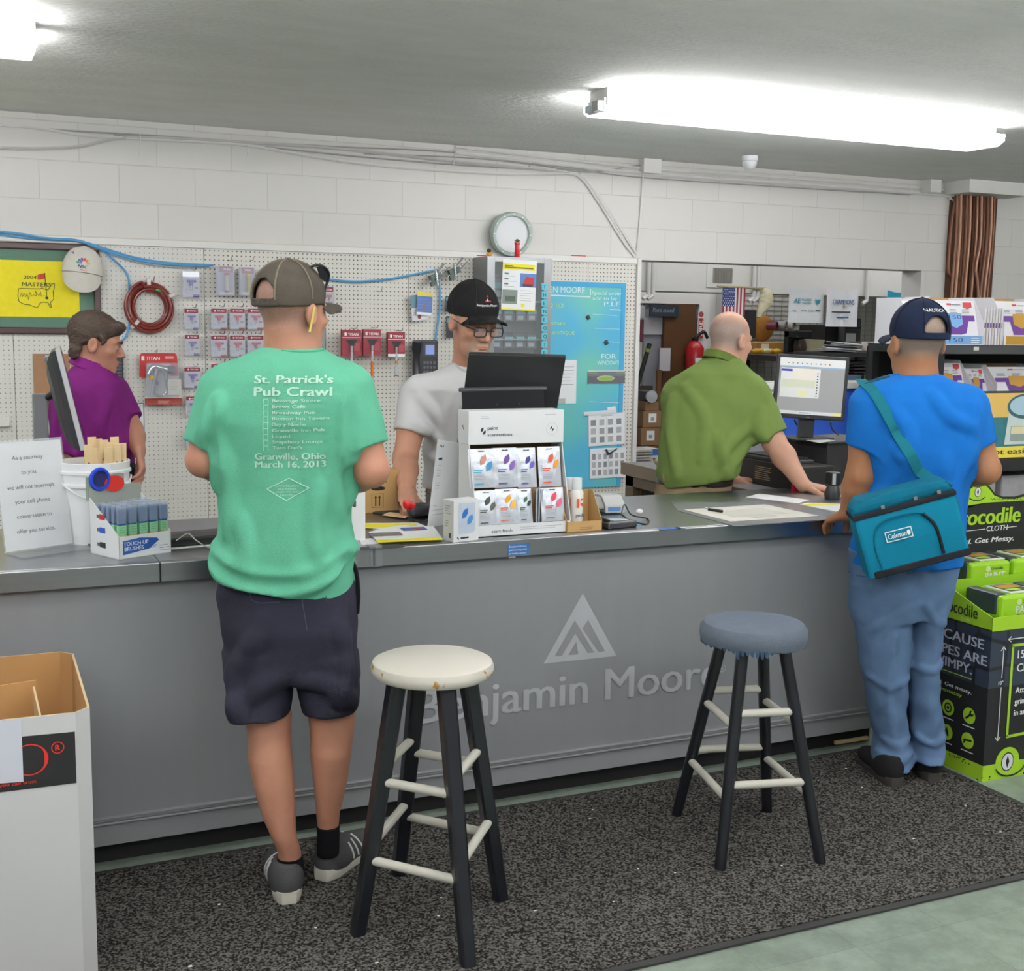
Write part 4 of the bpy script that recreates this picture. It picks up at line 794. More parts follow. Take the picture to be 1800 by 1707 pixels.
# small tip packs
def tip_pack(label, px0, py0, px1, py1, kind, off=.05, roll=0.):
    a, c = wp(px0, py1, off), wp(px1, py0, off); w, h = c[0]-a[0], c[2]-a[2]
    M = facing((a[0], PEG-off, a[2]), 0, 0, roll); t = thing('blister_pack', label, 'blister pack', M=M, group='spray tip packs on the pegboard')
    b = B(); b.box((0, 0, -.004), (w, h, -.0028), CARD)
    b.rect(0, h*.8, w, h, REDD if kind != 'silver' else mat('c9cbd4', rough=.25, metal=.5), -.0024)
    if kind != 'silver': b.text('TITAN', h*.07, WHT, Matrix.Translation((0, 0, -.002)), (w*.36, h*.86), bold=.03, width=w*.5); b.rect(w*.2, h*.855, w*.3, h*.935, WHT, -.002)
    col = {'p': '4a3a92', 'r': 'a83038', 'silver': '4a3a92'}[kind]; b.rect(w*.6, 0, w, h*.11, print_(col), -.0024); b.lines(w*.1, h*.3, w*.25, 3, h*.05, GRYT, h*.012, -.0022); b.rect(w*.7, h*.33, w*.92, h*.4, print_('6a6b74'), -.0022)
    b.obj('backing_card', t)
    b = B(); m = PUR if kind != 'r' else TR_
    b.cbox((w*.52, h*.63, .006), (w*.56, h*.1, .012), m); b.cbox((w*.5, h*.52, .006), (w*.2, h*.16, .012), m); b.cyl((w*.5, h*.44, .006), (w*.5, h*.27, .006), w*.07, CHROME); b.obj('spray_tip', t, bevel=.002)
    b = B(); b.box((w*.02, h*.04, -.002), (w*.98, h*.78, .016), BLIS); b.box((-w*.06, -h*.02, -.006), (w*1.06, h*1.06, -.0045), BLIS); b.obj('blister', t, bevel=.003)
    return t
col_l = [(322, 478, 350, 522, 'silver'), (325, 543, 348, 579, 'p'), (326, 589, 350, 625, 'p'), (325, 646, 352, 682, 'p'), (328, 697, 352, 732, 'p'), (328, 750, 352, 785, 'p')]
nm = ['top, silver pouch', 'second from top', 'third from top', 'fourth from top', 'fifth from top', 'lowest']
for i, a in enumerate(col_l):
    tip_pack('purple spray tip pack in the column right of the red hose, '+nm[i], *a); hook((a[0]+a[2])/2+3, a[1]-3, .09, lab='metal hook over the purple tip pack column, '+nm[i])
k = 0
for r, (ya, yb) in enumerate(((543, 579), (590, 627), (640, 676))):
    for c, (xa, xb) in enumerate(((372, 398), (405, 430), (436, 463))):
        if r == 2 and c: continue
        lb = ('upper row', 'middle row', 'bottom by green shirt')[r]+('' if r == 2 else (', left', ', middle', ', right')[c])
        tip_pack('red spray tip pack behind the man in green, '+lb, xa, ya, xb, yb, 'r'); hook((xa+xb)/2+4, ya-4, .09, lab='metal hook above the red tip pack, '+lb)
tip_pack('small red tip pack behind the cap brim of the man in green', 571, 505, 586, 547, 'r')
def filt(label, px0, py0, px1, py1, col):
    a, c = wp(px0, py1, .06), wp(px1, py0, .06); w, h = c[0]-a[0], c[2]-a[2]; t = thing('blister_pack', label, 'blister pack', M=facing((a[0], PEG-.06, a[2])), group='filter packs on the pegboard')
    b = B(); b.box((0, 0, 0), (w, h, .002), mat('c3c4d6', rough=.3)); b.rect(w*.18, h*.78, w*.95, h*.98, RED, .0024); b.text('TITAN', h*.07, WHT, Matrix.Translation((0, 0, .0028)), (w*.35, h*.86), bold=.03, width=w*.45); b.rect(w*.2, h*.04, w*.95, h*.14, WHT, .0024); b.obj('backing_card', t)
    b = B(); b.cyl((w*.57, h*.14, .02), (w*.57, h*.74, .02), w*.11, mat(col, rough=.4, alpha=.9)); b.cyl((w*.57, h*.13, .02), (w*.57, h*.18, .02), w*.13, plastic('c9433f' if col != 'c9bd54' else 'd8cb4a')); b.cyl((w*.57, h*.7, .02), (w*.57, h*.76, .02), w*.13, plastic('c9433f' if col != 'c9bd54' else 'd8cb4a')); b.obj('filter', t)
    b = B(); b.box((w*.02, h*.02, .003), (w*.98, h*.98, .036), BLIS); b.obj('blister', t, bevel=.004)
for a in (('filter pack with a red tube in the top row behind the man in green', 380, 468, 411, 520, 'd9d3d3'), ('filter pack with a yellow tube in the top row behind the man in green', 420, 470, 447, 520, 'c9bd54'), ('filter pack half hidden by the dark cap of the man in green', 459, 472, 488, 522, 'd9d3d3')): filt(*a)
for px in (402, 440, 482): hook(px, 458, .08, lab='metal hook above the filter pack, %s' % {402: 'left', 440: 'middle', 482: 'right'}[px])
# spray gun pack
a, c = wp(246, 712, .05), wp(318, 621, .05); w, h = c[0]-a[0], c[2]-a[2]; t = thing('blister_pack', 'large red blister pack holding a silver spray gun', 'blister pack', M=facing((a[0], PEG-.05, a[2])))
b = B(); R2 = print_('b32b30')
b.slab([(w*.0, h*.55, 0), (w*.02, h*.95, 0), (w*.06, h, 0), (w*.86, h, 0), (w*.9, h*.95, 0), (w*.93, h*.56, 0), (w*.75, h*.56, 0), (w*.75, h*.8, 0), (w*.18, h*.8, 0), (w*.15, h*.52, 0)], (0, 0, .003), R2)
b.box((w*.15, .1*h, -.002), (w*.9, h*.8, 0), mat('cfcbc8', rough=.5)); b.box((w*.12, 0, 0), (w, h*.13, .012), print_('a24038')); b.box((w*.12, h*.13, 0), (w, h*.155, .012), WHT)
b.text('TITAN', h*.065, WHT, Matrix.Translation((0, 0, .0035)), (w*.17, h*.87), bold=.03, width=w*.32); b.rect(w*.06, h*.86, w*.13, h*.945, WHT, .0035); b.rect(w*.62, h*.89, w*.82, h*.94, print_('d9a0a0'), .0035); b.lines(w*.42, h*.09, w*.32, 4, h*.02, print_('e0b0a8'), h*.007, .0125); b.obj('backing_card', t)
b = B(); b.tube(spline([(w*.2, h*.6, .03), (w*.32, h*.74, .03), (w*.5, h*.72, .03), (w*.68, h*.68, .03)]), .016, CHROME, 10); b.tube(spline([(w*.4, h*.7, .03), (w*.34, h*.5, .03), (w*.28, h*.2, .03)]), [.014]*9+[.012]*8, CHROME, 10); b.cyl((w*.6, h*.66, .03), (w*.62, h*.45, .03), .01, CHROME); b.cyl((w*.66, h*.69, .03), (w*.82, h*.68, .03), .02, plastic('4a4b50')); b.tube(spline([(w*.3, h*.22, .03), (w*.5, h*.18, .03), (w*.62, h*.28, .03), (w*.6, h*.46, .03)]), .005, CHROME, 8); b.tube(spline([(w*.22, h*.56, .03), (w*.34, h*.55, .03), (w*.4, h*.4, .03)]), .01, plastic('3a3b40'), 8); b.obj('spray_gun', t)
b = B(); b.box((w*.14, h*.14, .001), (w*.92, h*.82, .06), BLIS); b.obj('blister', t, bevel=.012)
b = B(Matrix.Translation((0, 0, .0605))); b.rect(w*.64, h*.2, w*.95, h*.5, mat('d9d6d2', rough=.5, alpha=.8)); b.lines(w*.68, h*.46, w*.2, 6, h*.03, GRYT, h*.006, .0006); b.obj('paper_insert', t)
hook(272, 618, .09, lab='metal hook above the spray gun pack')
# wand boxes
for i, (px0, px1, py0, py1, tb, tip) in enumerate(((599, 632, 580, 626, 700, None), (636, 667, 579, 625, 690, 'd9772a'), (679, 709, 584, 627, 660, 'b0803a'))):
    a, c = wp(px0, py1, .07), wp(px1, py0, .07); w, h = c[0]-a[0], c[2]-a[2]; lb = ('left', 'middle', 'right')[i]
    t = thing('boxed_wand', 'maroon boxed spray extension on the pegboard, %s of three' % lb, 'boxed tool', M=facing((a[0], PEG-.07, a[2])), group='boxed spray extensions')
    b = B(); MR = print_('8a2f3c'); b.box((0, 0, 0), (w, h, .03), MR); b.text('TITAN', h*.1, WHT, Matrix.Translation((0, 0, .0305)), (w*.3, h*.78), bold=.03, width=w*.55); b.rect(w*.12, h*.78, w*.24, h*.9, WHT, .0305); b.rect(0, h*.7, w, h*.72, WHT, .0305); b.rect(w*.55, h*.2, w*.92, h*.5, print_('a84a52'), .0305)
    if i == 2: b.rect(0, 0, w, h*.12, WHT, .0306)
    b.obj('carton', t, bevel=.001)
    b = B(); b.lathe([(.026, h*.62), (.03, h*.6), (.016, h*.42), (.008, h*.3)], BLACKP, 14, (w*.5, 0, .0)) if False else b.poly([(w*.2, h*.62, .032), (w*.8, h*.62, .032), (w*.6, h*.38, .032), (w*.4, h*.38, .032)], BLACKP); b.cyl((w*.5, h*.4, .034), (w*.5, h*.2, .034), .012, CHROME); b.obj('nozzle', t)
    zb = wp(600, tb, .07)[2]-a[2]; b = B(); b.cyl((w*.5, h*.3, .03), (w*.5, zb, .03), .0075 if i != 2 else .006, mat('d6d9de', rough=.25, metal=.4))
    if tip: b.cyl((w*.5, zb*.55 if i == 1 else zb*.35, .03), (w*.5, zb*.15 if i == 1 else zb*.2, .03), .009, plastic(tip, .35))
    if i == 2: b.cyl((w*.5, zb, .03), (w*.5, zb*.5, .03), .012, mat('dcdfe2', rough=.2, alpha=.7)); b.cyl((w*.5, zb-.004, .03), (w*.5, zb, .03), .014, plastic('a83a3a'))
    b.obj('tube', t); hook((px0+px1)/2+2, py0-3, .12, lab='metal hook above the %s maroon boxed extension' % lb)
b = B(); q = wp(571, 570, .03); b.cyl(tuple(wp(571, 575, .03)), tuple(wp(571, 655, .03)), .0075, CHROME); b.cyl(tuple(wp(566, 575, .05)), tuple(wp(566, 655, .05)), .006, CHROME); b.thing('extension_pole', 'pair of thin chrome poles hanging right of the neck of the man in green', 'pole')
hook(662, 512, .1, lab='single empty metal hook on the pegboard right of the dark cap')
# cards
def card(label, x0, y0, x1, y1, off, roll, build, group='carded products'):
    a, c = wp(x0, y1, off), wp(x1, y0, off); w, h = c[0]-a[0], c[2]-a[2]; t = thing('product_card', label, 'product card', M=facing((a[0], PEG-off, a[2]), 0, 0, roll), group=group); b = B(); b.box((0, 0, -.0015), (w, h, 0), CARD); build(b, w, h); b.obj('card', t); return t
def c1(b, w, h):
    b.rect(0, h*.82, w, h, print_('e8d84a'), .0004); b.rect(0, h*.12, w, h*.82, print_('5d76b4'), .0004); b.rect(w*.05, 0, w*.95, h*.1, WHT, .0005)
    for i in range(5): b.line(w*.02, h*(.2+.12*i), w*.98, h*(.2+.12*i), .001, print_('8fa3d0'), .0006)
    b.lathe([(.022, h*.22), (.016, h*.36), (.008, h*.5), (0, h*.52)], plastic('9a7a6a'), 12, (w*.5, 0, 0), Matrix.Rotation(0, 4, 'X')) if False else b.poly([(w*.35, h*.22, .0008), (w*.65, h*.22, .0008), (w*.56, h*.44, .0008), (w*.5, h*.5, .0008), (w*.44, h*.44, .0008)], print_('8c6f66'))
card('blue and yellow carded filter pack hanging left of the clerk in white', 732, 513, 759, 553, .06, -.05, c1)
card('grey carded pack half hidden behind the blue and yellow pack', 725, 520, 751, 565, .045, .12, lambda b, w, h: (b.rect(0, h*.5, w, h, print_('6a8fa0'), .0004), b.disc(w*.5, h*.14, .012, print_('7a3a3c'), .0006), b.lines(w*.1, h*.4, w*.7, 4, h*.06, GRYT, .002, .0005)))
for i, (x0, y0, x1, y1) in enumerate(((781, 520, 796, 548), (784, 556, 800, 594))):
    card('dark carded pack behind the black cap of the clerk in white, %s' % ('upper', 'lower')[i], x0, y0, x1, y1, .05, -.08*(1-i), lambda b, w, h: (b.rect(0, 0, w, h, print_('2d3138'), .0004), b.rect(w*.1, h*.7, w*.9, h*.92, print_('4a9aa8'), .0006)))
b = B(facing(tuple(wp(822, 513, .03)))); b.box((0, 0, 0), (.07, .06, .02), plastic('dcdfe0', .3)); b.box((.01, .02, .02), (.03, .05, .04), plastic('f0f2f2')); b.box((.04, .01, .02), (.06, .04, .035), plastic('e6e8e8')); b.thing('blister_pack', 'white plastic fittings in a pack left of the steel cabinet', 'blister pack')
# gun extension heads
for i, (x, y) in enumerate(((765, 487), (798, 477))):
    b = B(facing(tuple(wp(x, y, .08)), 0, 0, .35)); DGR = plastic('33463f', .4)
    b.cbox((0, 0, 0), (.07, .035, .04), DGR); b.cyl((-.05, -.02, .0), (.07, .02, .01), .008, CHROME); b.cyl((-.01, -.05, .02), (.01, .05, .02), .009, CHROME); b.cyl((.02, .03, .02), (.07, .06, .03), .006, WIRE); b.cyl((.03, .0, .02), (.09, .03, .03), .004, WIRE); b.cbox((-.03, -.03, .01), (.03, .03, .03), DGR)
    b.thing('clamp', 'green and chrome clamp fitting above the desk phone, %s' % ('left', 'right')[i], 'clamp')
# steel display cabinet
CX0, CX1 = wp(834, 500)[0], 0; YFc = PEG-.22; fx0 = un(856, 460, Y=YFc)[0]; fx1 = un(969, 460, Y=YFc)[0]; zt = un(900, 452, Y=YFc)[2]; zb = .98; fx0 = min(fx0, wp(834, 460)[0]+.14)
t = thing('display_cabinet', 'grey steel display cabinet with clear door on the pegboard', 'cabinet', (fx0, YFc, zb)); w, h, D = fx1-fx0, zt-zb, PEG-YFc
SH = mat('8b8d90', rough=.35, metal=.8, var=.06)
b = B(); b.box((0, 0, .0125), (.012, D-.0105, h-.0125), SH); b.box((w-.012, 0, .0125), (w, D-.0105, h-.0125), SH); b.box((0, 0, h-.012), (w, D-.0105, h), SH); b.box((0, D-.01, 0), (w, D, h), mat('6f7175', rough=.5)); b.box((0, 0, .0), (w, D-.0105, .012), SH); b.obj('body', t)
for x in (0, w-.05): b = B(); b.box((x, -.006, 0), (x+.05, 0, h), SH); b.obj('door_stile', t)
b = B(); b.box((.0505, -.006, h-.03), (w-.0505, 0, h), SH); b.box((.05, -.004, .0), (w-.051, -.002, h-.031), mat('dfe6ea', rough=.05, alpha=.12)); b.obj('door', t)
for z in (.3, .53, .76): B().box((.012, .01, z), (w-.012, D-.01, z+.008), SH).obj('shelf', t)
for i, (px, py) in enumerate(((872, 612), (893, 612), (913, 612), (933, 612), (872, 565), (893, 565), (914, 565), (934, 565), (874, 525), (900, 522))):
    q = un(px, py, Y=YFc+.05); b = B(facing((q[0]-.032, q[1], q[2]))); hh_ = .1 if i < 8 else .14; b.box((0, 0, 0), (.066, hh_, .012), plastic('3f4650', .3)); b.rect(.006, hh_*.45, .06, hh_*.7, print_('5fa6b4'), .0125); b.rect(.01, .01, .05, hh_*.35, print_('9aa3ad'), .0125); b.rect(.004, hh_*.85, .062, hh_*.96, print_('22252b'), .0125)
    b.thing('pouch', 'dark pouch with teal label inside the steel cabinet, %s' % ('lower row first', 'lower row second', 'lower row third', 'lower row fourth', 'middle row first', 'middle row second', 'middle row third', 'middle row fourth', 'upper row left', 'upper row behind the flyer')[i], 'pouch', 'dark pouches in the cabinet', .002)
a, c = un(881, 544, Y=YFc-.01), un(942, 457, Y=YFc-.01); w2, h2 = c[0]-a[0], c[2]-a[2]
t2 = thing('flyer', 'white flyer with yellow heading and photos taped on the cabinet door', 'flyer', M=facing((a[0], YFc-.0065, a[2]), 0, 0, -.03)); b = B(); b.box((0, 0, 0), (w2, h2, .001), paper('eceef0'))
b.rect(0, h2*.8, w2*.95, h2*.92, YEL, .0015); b.text('2024 EVENT', h2*.03, TXT, Matrix.Translation((0, 0, .002)), (w2*.06, h2*.87)) if False else b.rect(w2*.06, h2*.865, w2*.3, h2*.885, print_('6a6420'), .002); b.rect(w2*.06, h2*.83, w2*.9, h2*.855, print_('6a6420'), .002)
b.rect(w2*.52, h2*.47, w2, h2*.74, print_('5a82b8'), .0015); b.poly([(w2*.6, h2*.52, .002), (w2*.95, h2*.5, .002), (w2*.92, h2*.66, .002), (w2*.7, h2*.68, .002)], print_('b8323a')); b.rect(w2*.6, h2*.48, w2*.9, h2*.53, print_('3a3a44'), .0024)
b.rect(w2*.02, h2*.12, w2*.46, h2*.4, print_('7f8a86'), .0015); b.rect(w2*.1, h2*.17, w2*.4, h2*.28, print_('4a5a4c'), .002); b.rect(0, 0, w2, h2*.03, YEL, .0015); b.rect(w2*.58, h2*.06, w2*.68, h2*.14, YEL, .0016)
for i in range(3): b.rect(w2*.06, h2*(.7-.1*i), w2*.18, h2*(.72-.1*i)+.004, print_('5a6a80'), .0016); b.lines(w2*.06, h2*(.67-.1*i), w2*.38, 1, .01, GRYT, .002, .0016)
b.lines(w2*.55, h2*.4, w2*.4, 5, h2*.05, GRYT, .002, .0016); b.obj('flyer_print', t2)
# spare lettering strip on the right stile
b = B(); 
q0 = un(953, 500, Y=YFc-.012)
for i, s in enumerate('THENEOQTB'):
    q = un(957, 508+14.5*i, Y=YFc-.008); F = facing((q[0]-.014, YFc-.0075, q[2])); b.box((-.006, -.006, 0), (.034, .034, .001), print_('5cc0d4'), F); b.text(s, .022, print_('33474f'), Matrix.Translation((0, 0, 0)) @ F @ Matrix.Translation((0, 0, .0016)), (.005, .002), bold=.02)
b.thing('letter_strip', 'vertical strip of turquoise letter tiles on the cabinet edge', 'letters')
# round mirror clock, toy and red torch on the cabinet
q = un(899, 412, Y=PEG-.06); R = (un(935, 412, Y=PEG-.06)-un(863, 412, Y=PEG-.06))[0]/2*.98
t = thing('wall_clock', 'round clock with pale green rim and shiny glass on top of the cabinet', 'clock', M=facing(tuple(q), 0, -.1))
B().lathe([(R*.8, -.02), (R, -.02), (R, .012), (R*.96, .022), (R*.84, .022), (R*.8, .014)], plastic('a5b5ae', .3), 48, caps=False).obj('rim', t)
b = B(); b.disc(0, 0, R*.82, mat('eef1f6', rough=.15, var=.02), .004, 48); b.obj('dial', t)  # white dial colour stands in for the bright reflection on the glass
b = B(); b.disc(0, 0, R*.8, mat('ffffff', rough=.04, alpha=.25, var=0), .012, 48); b.obj('glass', t)
b = B(Matrix.Translation((0, 0, .0225)));
for i in range(12): b.disc(R*.9*math.cos(i*math.pi/6), R*.9*math.sin(i*math.pi/6), .004, WHT, 0, 8)
b.obj('hour_marks', t)
zc_ = zt
q = un(909, 447, Y=PEG-.2); b = B(); b.lathe([(.014, 0), (.016, .004), (.014, .075), (.017, .078), (.017, .09), (.004, .092)], plastic('c4252c', .3), 16, (q[0], q[1], zc_)); b.lathe([(.004, .092), (.02, .1), (.0, .112)], plastic('5f7a70', .4), 14, (q[0], q[1], zc_)); b.thing('torch', 'small red cylinder torch standing in front of the round clock', 'torch')
q = un(860, 446, Y=PEG-.19); t = thing('toy_figure', 'tiny black and yellow toy on the cabinet top left of the clock', 'toy', (q[0], q[1], zc_)); B().ell((0, 0, .016), (.02, .016, .016), plastic('d9a72e')).obj('body', t); B().ell((-.004, -.006, .034), (.014, .013, .013), plastic('2a2022')).obj('head', t); B().cbox((-.05, .0, .004), (.06, .012, .006), plastic('c4252c')).obj('arm', t)
b = B(); q = un(1017, 452, Y=PEG-.012); b.cbox((q[0], q[1], 2.043), (.1, .012, .006), plastic('c4252c')); b.thing('pencil', 'red pencil lying on the pegboard ledge above the turquoise board', 'pencil')
# turquoise board
a, c = wp(905, 1020, .02), wp(1101, 498, .02); X0b, X1b, z1b = wp(960, 700, .02)[0], wp(1100, 500, .02)[0], c[2]; X0b = fx1+.004; z0b = .55
t = thing('dry_erase_board', 'turquoise dry erase board with white handwriting', 'board', (X0b, PEG-.018, z0b)); w, h = X1b-X0b, z1b-z0b
def boardmat():
    m = bpy.data.materials.new('turquoise_board'); nt, b, N = nodes(m); L = nt.links.new; tc = N('ShaderNodeTexCoord'); nz = N('ShaderNodeTexNoise', in_Scale=1.6, in_Detail=1.5); L(tc.outputs['Object'], nz.inputs['Vector'])
    rp = N('ShaderNodeValToRGB'); e = rp.color_ramp.elements; e[0].position = .44; e[0].color = lin('5fb9dc'); e[1].position = .66; e[1].color = lin('7fd0b4'); L(nz.outputs['Fac'], rp.inputs[0]); L(rp.outputs[0], b.inputs['Base Color']); b.inputs['Roughness'].default_value = .25
    return m
B().box((0, 0, 0), (w, .016, h), boardmat()).obj('panel', t)
fr = print_('45a6d6'); b = B(); b.box((-.0005, -.0045, h-.03), (w+.0005, .0165, h+.0005), fr); b.box((w-.03, -.004, 0), (w, .0165, h-.0305), fr); b.box((0, -.004, 0), (.03, .0165, h-.0305), fr); b.obj('frame', t)
CH = print_('d6edf4'); CH2 = print_('c4e86a'); b = B()
def wr(s, px, py, hpx, wpx, m=CH):
    q = un(px, py, Y=PEG-.02); hh = (un(px, py-hpx, Y=PEG-.02)-q)[2]; ww = (un(px+wpx, py, Y=PEG-.02)-q)[0]; b.text(s, hh, m, t.matrix_world.inverted() @ facing((q[0], PEG-.0195, q[2])), (0, 0), width=ww)
wr('EN MOORE', 966, 514, 11, 62); wr('Special orders', 1041, 518, 7, 55); wr('add to be', 1042, 527.5, 7, 42); wr('P.I.F', 1062, 538, 8, 27); wr('2 11X', 968, 541, 8, 24, CH2); wr('STAIN', 969, 571, 5, 24, CH2); wr('FOR', 1057, 631, 9, 26); wr('WINDOWS', 1050, 641, 7, 38); wr('ANTIQUE', 970, 588, 6, 40, CH2)
b.obj('handwriting', t)
b = B()
for x0, y0, x1, y1, wd_ in ((966, 519, 1038, 522, .008), (1072, 544, 1094, 545, .006), (1038, 508, 1038, 519, .007), (1036, 706, 1088, 708, .003), (1042, 552, 1085, 555, .002), (1044, 577, 1090, 579, .002), (1060, 600, 1092, 602, .002)):
    p, q = un(x0, y0, Y=PEG-.0195), un(x1, y1, Y=PEG-.0195); O = t.matrix_world.inverted() @ facing((0, PEG-.0195, 0)); b.line(p[0], p[2], q[0], q[2], wd_, CH, 0, O)
b.obj('ruled_line', t)
for i, (x, y) in enumerate(((1033, 558), (1065, 602))):
    q = un(x, y, Y=PEG-.02); b = B(facing(tuple(q), 0, 0, .5)); b.cbox((0, 0, .008), (.022, .028, .015), plastic('2c3436')); b.thing('magnet', 'small dark magnet on the turquoise board, %s' % ('upper', 'lower')[i], 'magnet', None, .003)
def onboard(name, label, cat, x0, y0, x1, y1, m, deco=None, roll=0.):
    a, c = un(x0, y1, Y=PEG-.025), un(x1, y0, Y=PEG-.025); w, h = c[0]-a[0], c[2]-a[2]; t = thing(name, label, cat, M=facing((a[0], PEG-.0228, a[2]), 0, 0, roll)); b = B(); b.box((0, 0, 0), (w, h, .001), m)
    if deco: deco(b, w, h)
    b.obj('sheet', t); return t
def stad(b, w, h):
    b.rect(0, h*.9, w, h, print_('c9d4de'), .0014); b.rect(0, h*.55, w, h*.9, print_('6f6f78'), .0014); b.rect(0, 0, w, h*.55, print_('5a5a62'), .0014); b.rect(0, h*.72, w*.25, h*.86, print_('7d8a62'), .0018); b.rect(w*.75, h*.72, w, h*.86, print_('7d8a62'), .0018)
    b.disc(w*.48, h*.38, w*.24, print_('b9bd9a'), .0018, 24, h*.22); b.disc(w*.48, h*.36, w*.2, print_('86ad4a'), .0022, 24, h*.17)
    for i in range(60): b.rect(w*rnd.random(), h*rnd.random()*.3, 0, 0, GRYT) if False else None
onboard('photograph', 'panoramic stadium photo stuck on the turquoise board', 'photo', 1033, 651, 1099, 674, paper('888888'), stad)
def forms(nx, ny):
    def f(b, w, h):
        b.lines(w*.35, h*.93, w*.4, 1, .01, GRYT, .003, .0014)
        for i in range(nx):
            for j in range(ny): b.rect(w*(.06+.94/nx*i), h*(.1+.8/ny*j), w*(.06+.94/nx*i+.55/nx), h*(.1+.8/ny*j+.55/ny), print_(('a2a3a8', '85868c', 'b4b5b9')[(i+2*j) % 3]), .0014)
        b.line(w*.5, h*.08, w*.5, h*.88, .002, GRYT, .0014)
    return f
onboard('paper_sheet', 'white paper sheet on the turquoise board right of the black monitor', 'paper', 975, 633, 1014, 710, paper('eceef2'), lambda b, w, h: (b.lines(w*.15, h*.85, w*.75, 6, h*.08, GRYT, .003, .0014), b.rect(0, 0, w*.5, h*.12, print_('b9b6b4'), .0014)))
onboard('paper_sheet', 'upper white form sheet with grey blocks on the turquoise board', 'paper', 1035, 727, 1100, 785, paper('eff0f4'), forms(4, 3), .035)
onboard('paper_sheet', 'lower white form sheet with grey blocks on the turquoise board', 'paper', 1037, 787, 1102, 842, paper('eff0f4'), forms(6, 3), .02)
b = B(facing(tuple(un(1026, 731, Y=PEG-.026)), 0, 0, .06)); b.box((0, 0, 0), (.24, .024, .004), plastic('e6e8ea')); b.thing('magnetic_bar', 'white magnetic bar holding the upper form sheet', 'magnet')
b = B(facing(tuple(un(1068, 722, Y=PEG-.024)), 0, 0, .1)); b.box((0, 0, 0), (.062, .022, .001), WHT); b.thing('label', 'small white tape label on the turquoise board', 'label')
b = B(facing(tuple(un(1068, 800, Y=PEG-.03)), 0, 0, .5)); b.box((0, 0, 0), (.08, .006, .006), BLACKP); b.box((0, 0, 0), (.012, .04, .006), BLACKP); b.thing('clip', 'small black clip on the lower form sheet', 'clip')
b = B()
for i in range(17):
    q = un(1120, 555+16*i, Y=PEG-.02); b.cbox((4.172, PEG+.03, q[2]), (.016, .05, .03), paper('e6e6e6'))
t = b.thing('tag_strip', 'row of small white tags along the pegboard edge by the opening', 'tags')
# ================================================================== storeroom seen through the opening
def at(px, py, Y): return un(px, py, Y=Y)
def rb(name, label, cat, x0, y0, x1, y1, Y, m, dep=.02, group=None, deco=None, bevel=0., part='body'):
    a, c = at(x0, y1, Y), at(x1, y0, Y); t = thing(name, label, cat, M=facing((a[0], Y, a[2])), group=group); w, h = c[0]-a[0], c[2]-a[2]
    B().box((0, 0, -dep), (w, h, 0), m).obj(part, t, bevel=bevel)
    if deco: b = B(Matrix.Translation((0, 0, .0008))); deco(b, w, h); b.obj('print', t)
    return t
SY_ = 9.0
zs = at(1300, 515, SY_)[2]
struct(B().box((OX0-1.2, SY_, zs), (XR+1.9, SY_+.5, 2.7), M_WHITE), 'trim_4')
for px, lb in ((1137, 'leftmost'), (1145, 'second from left'), (1322, 'left one by the flag'), (1329, 'right one by the flag'), (1521, 'right of the champions towel')):
    b = B(); q = at(px, 500, SY_); b.cyl((q[0], SY_-.03, zs-.04), (q[0], SY_-.03, 2.69), .018, GW)
    b.tube([(q[0], SY_-.03, zs-.04), (q[0]-.05, SY_-.03, zs-.07)], .018, GW); b.thing('conduit', 'white conduit running down the storeroom beam, '+lb, 'conduit')
a, c = at(1252, 497, SY_), at(1287, 472, SY_); t = thing('air_vent', 'white air vent with dark louvres on the storeroom beam', 'vent', M=facing((a[0], SY_, a[2]))); w, h = c[0]-a[0], c[2]-a[2]
B().box((-.06, -.04, -.01), (w+.06, h+.05, .008), M_WHITE).obj('frame', t); b = B(); b.box((0, 0, .008), (w, h, .009), print_('3c3d36'))
for i in range(17): b.box((w*i/17, 0, .009), (w*i/17+w/40, h, .016), print_('a8a79c'))
b.obj('louvre', t)
# doorway in the storeroom back wall
DY = 10.58; a, c = at(1120, 1000, DY), at(1226, 535, DY); x0d, x1d, ztd = a[0], c[0], c[2]
b = B(); b.box((x0d-.1, DY-.04, ztd), (x1d+.12, DY+.02, ztd+.1), BR); b.box((x1d, DY-.04, 0), (x1d+.12, DY+.02, ztd), BR); struct(b, 'trim_5')
struct(B().box((x0d, DY+.0, 0), (x1d, DY+.018, ztd), mat('8f8f98', rough=.7, var=.05)), 'wall_passage')
WD = mat('5a3a1e', rough=.5, var=.25, scale=4, aniso=(3, 1, .3))
b = B(); q0, q1 = at(1171, 600, DY-.05), at(1221, 600, DY-.05); b.box((q0[0], DY-.06, 0), (q1[0], DY-.01, ztd), WD); b.box((q0[0]-.03, DY-.06, 0), (q0[0], DY-.005, ztd), WD); o = b.obj('door_1'); o['kind'] = 'structure'
rb('sign', 'dark sign with handwritten pale lettering above the storeroom passage', 'sign', 1143, 536, 1194, 556, DY-.09, print_('26303c'), .02, None, lambda b, w, h: b.text('Paint mixed', h*.4, print_('8a97a2'), None, (w*.08, h*.35), width=w*.75, shear=.2))
rb('board', 'grey whiteboard on the passage wall in the storeroom', 'board', 1130, 559, 1171, 588, DY-.02, mat('b9bac2', rough=.5), .015)
rb('sign', 'narrow maroon vertical sign in the storeroom passage', 'sign', 1125, 562, 1132, 601, DY-.04, print_('6a2c3c'), .01)
rb('paper_sheet', 'white paper sheet hung on the brown storeroom door', 'paper', 1159, 612, 1179, 652, DY-.1, paper('c9c6cc'), .004)
rb('cabinet', 'dark electrical box with pale cover in the passage corner', 'cabinet', 1120, 537, 1134, 559, DY-.05, mat('a8aab0', rough=.5), .04)
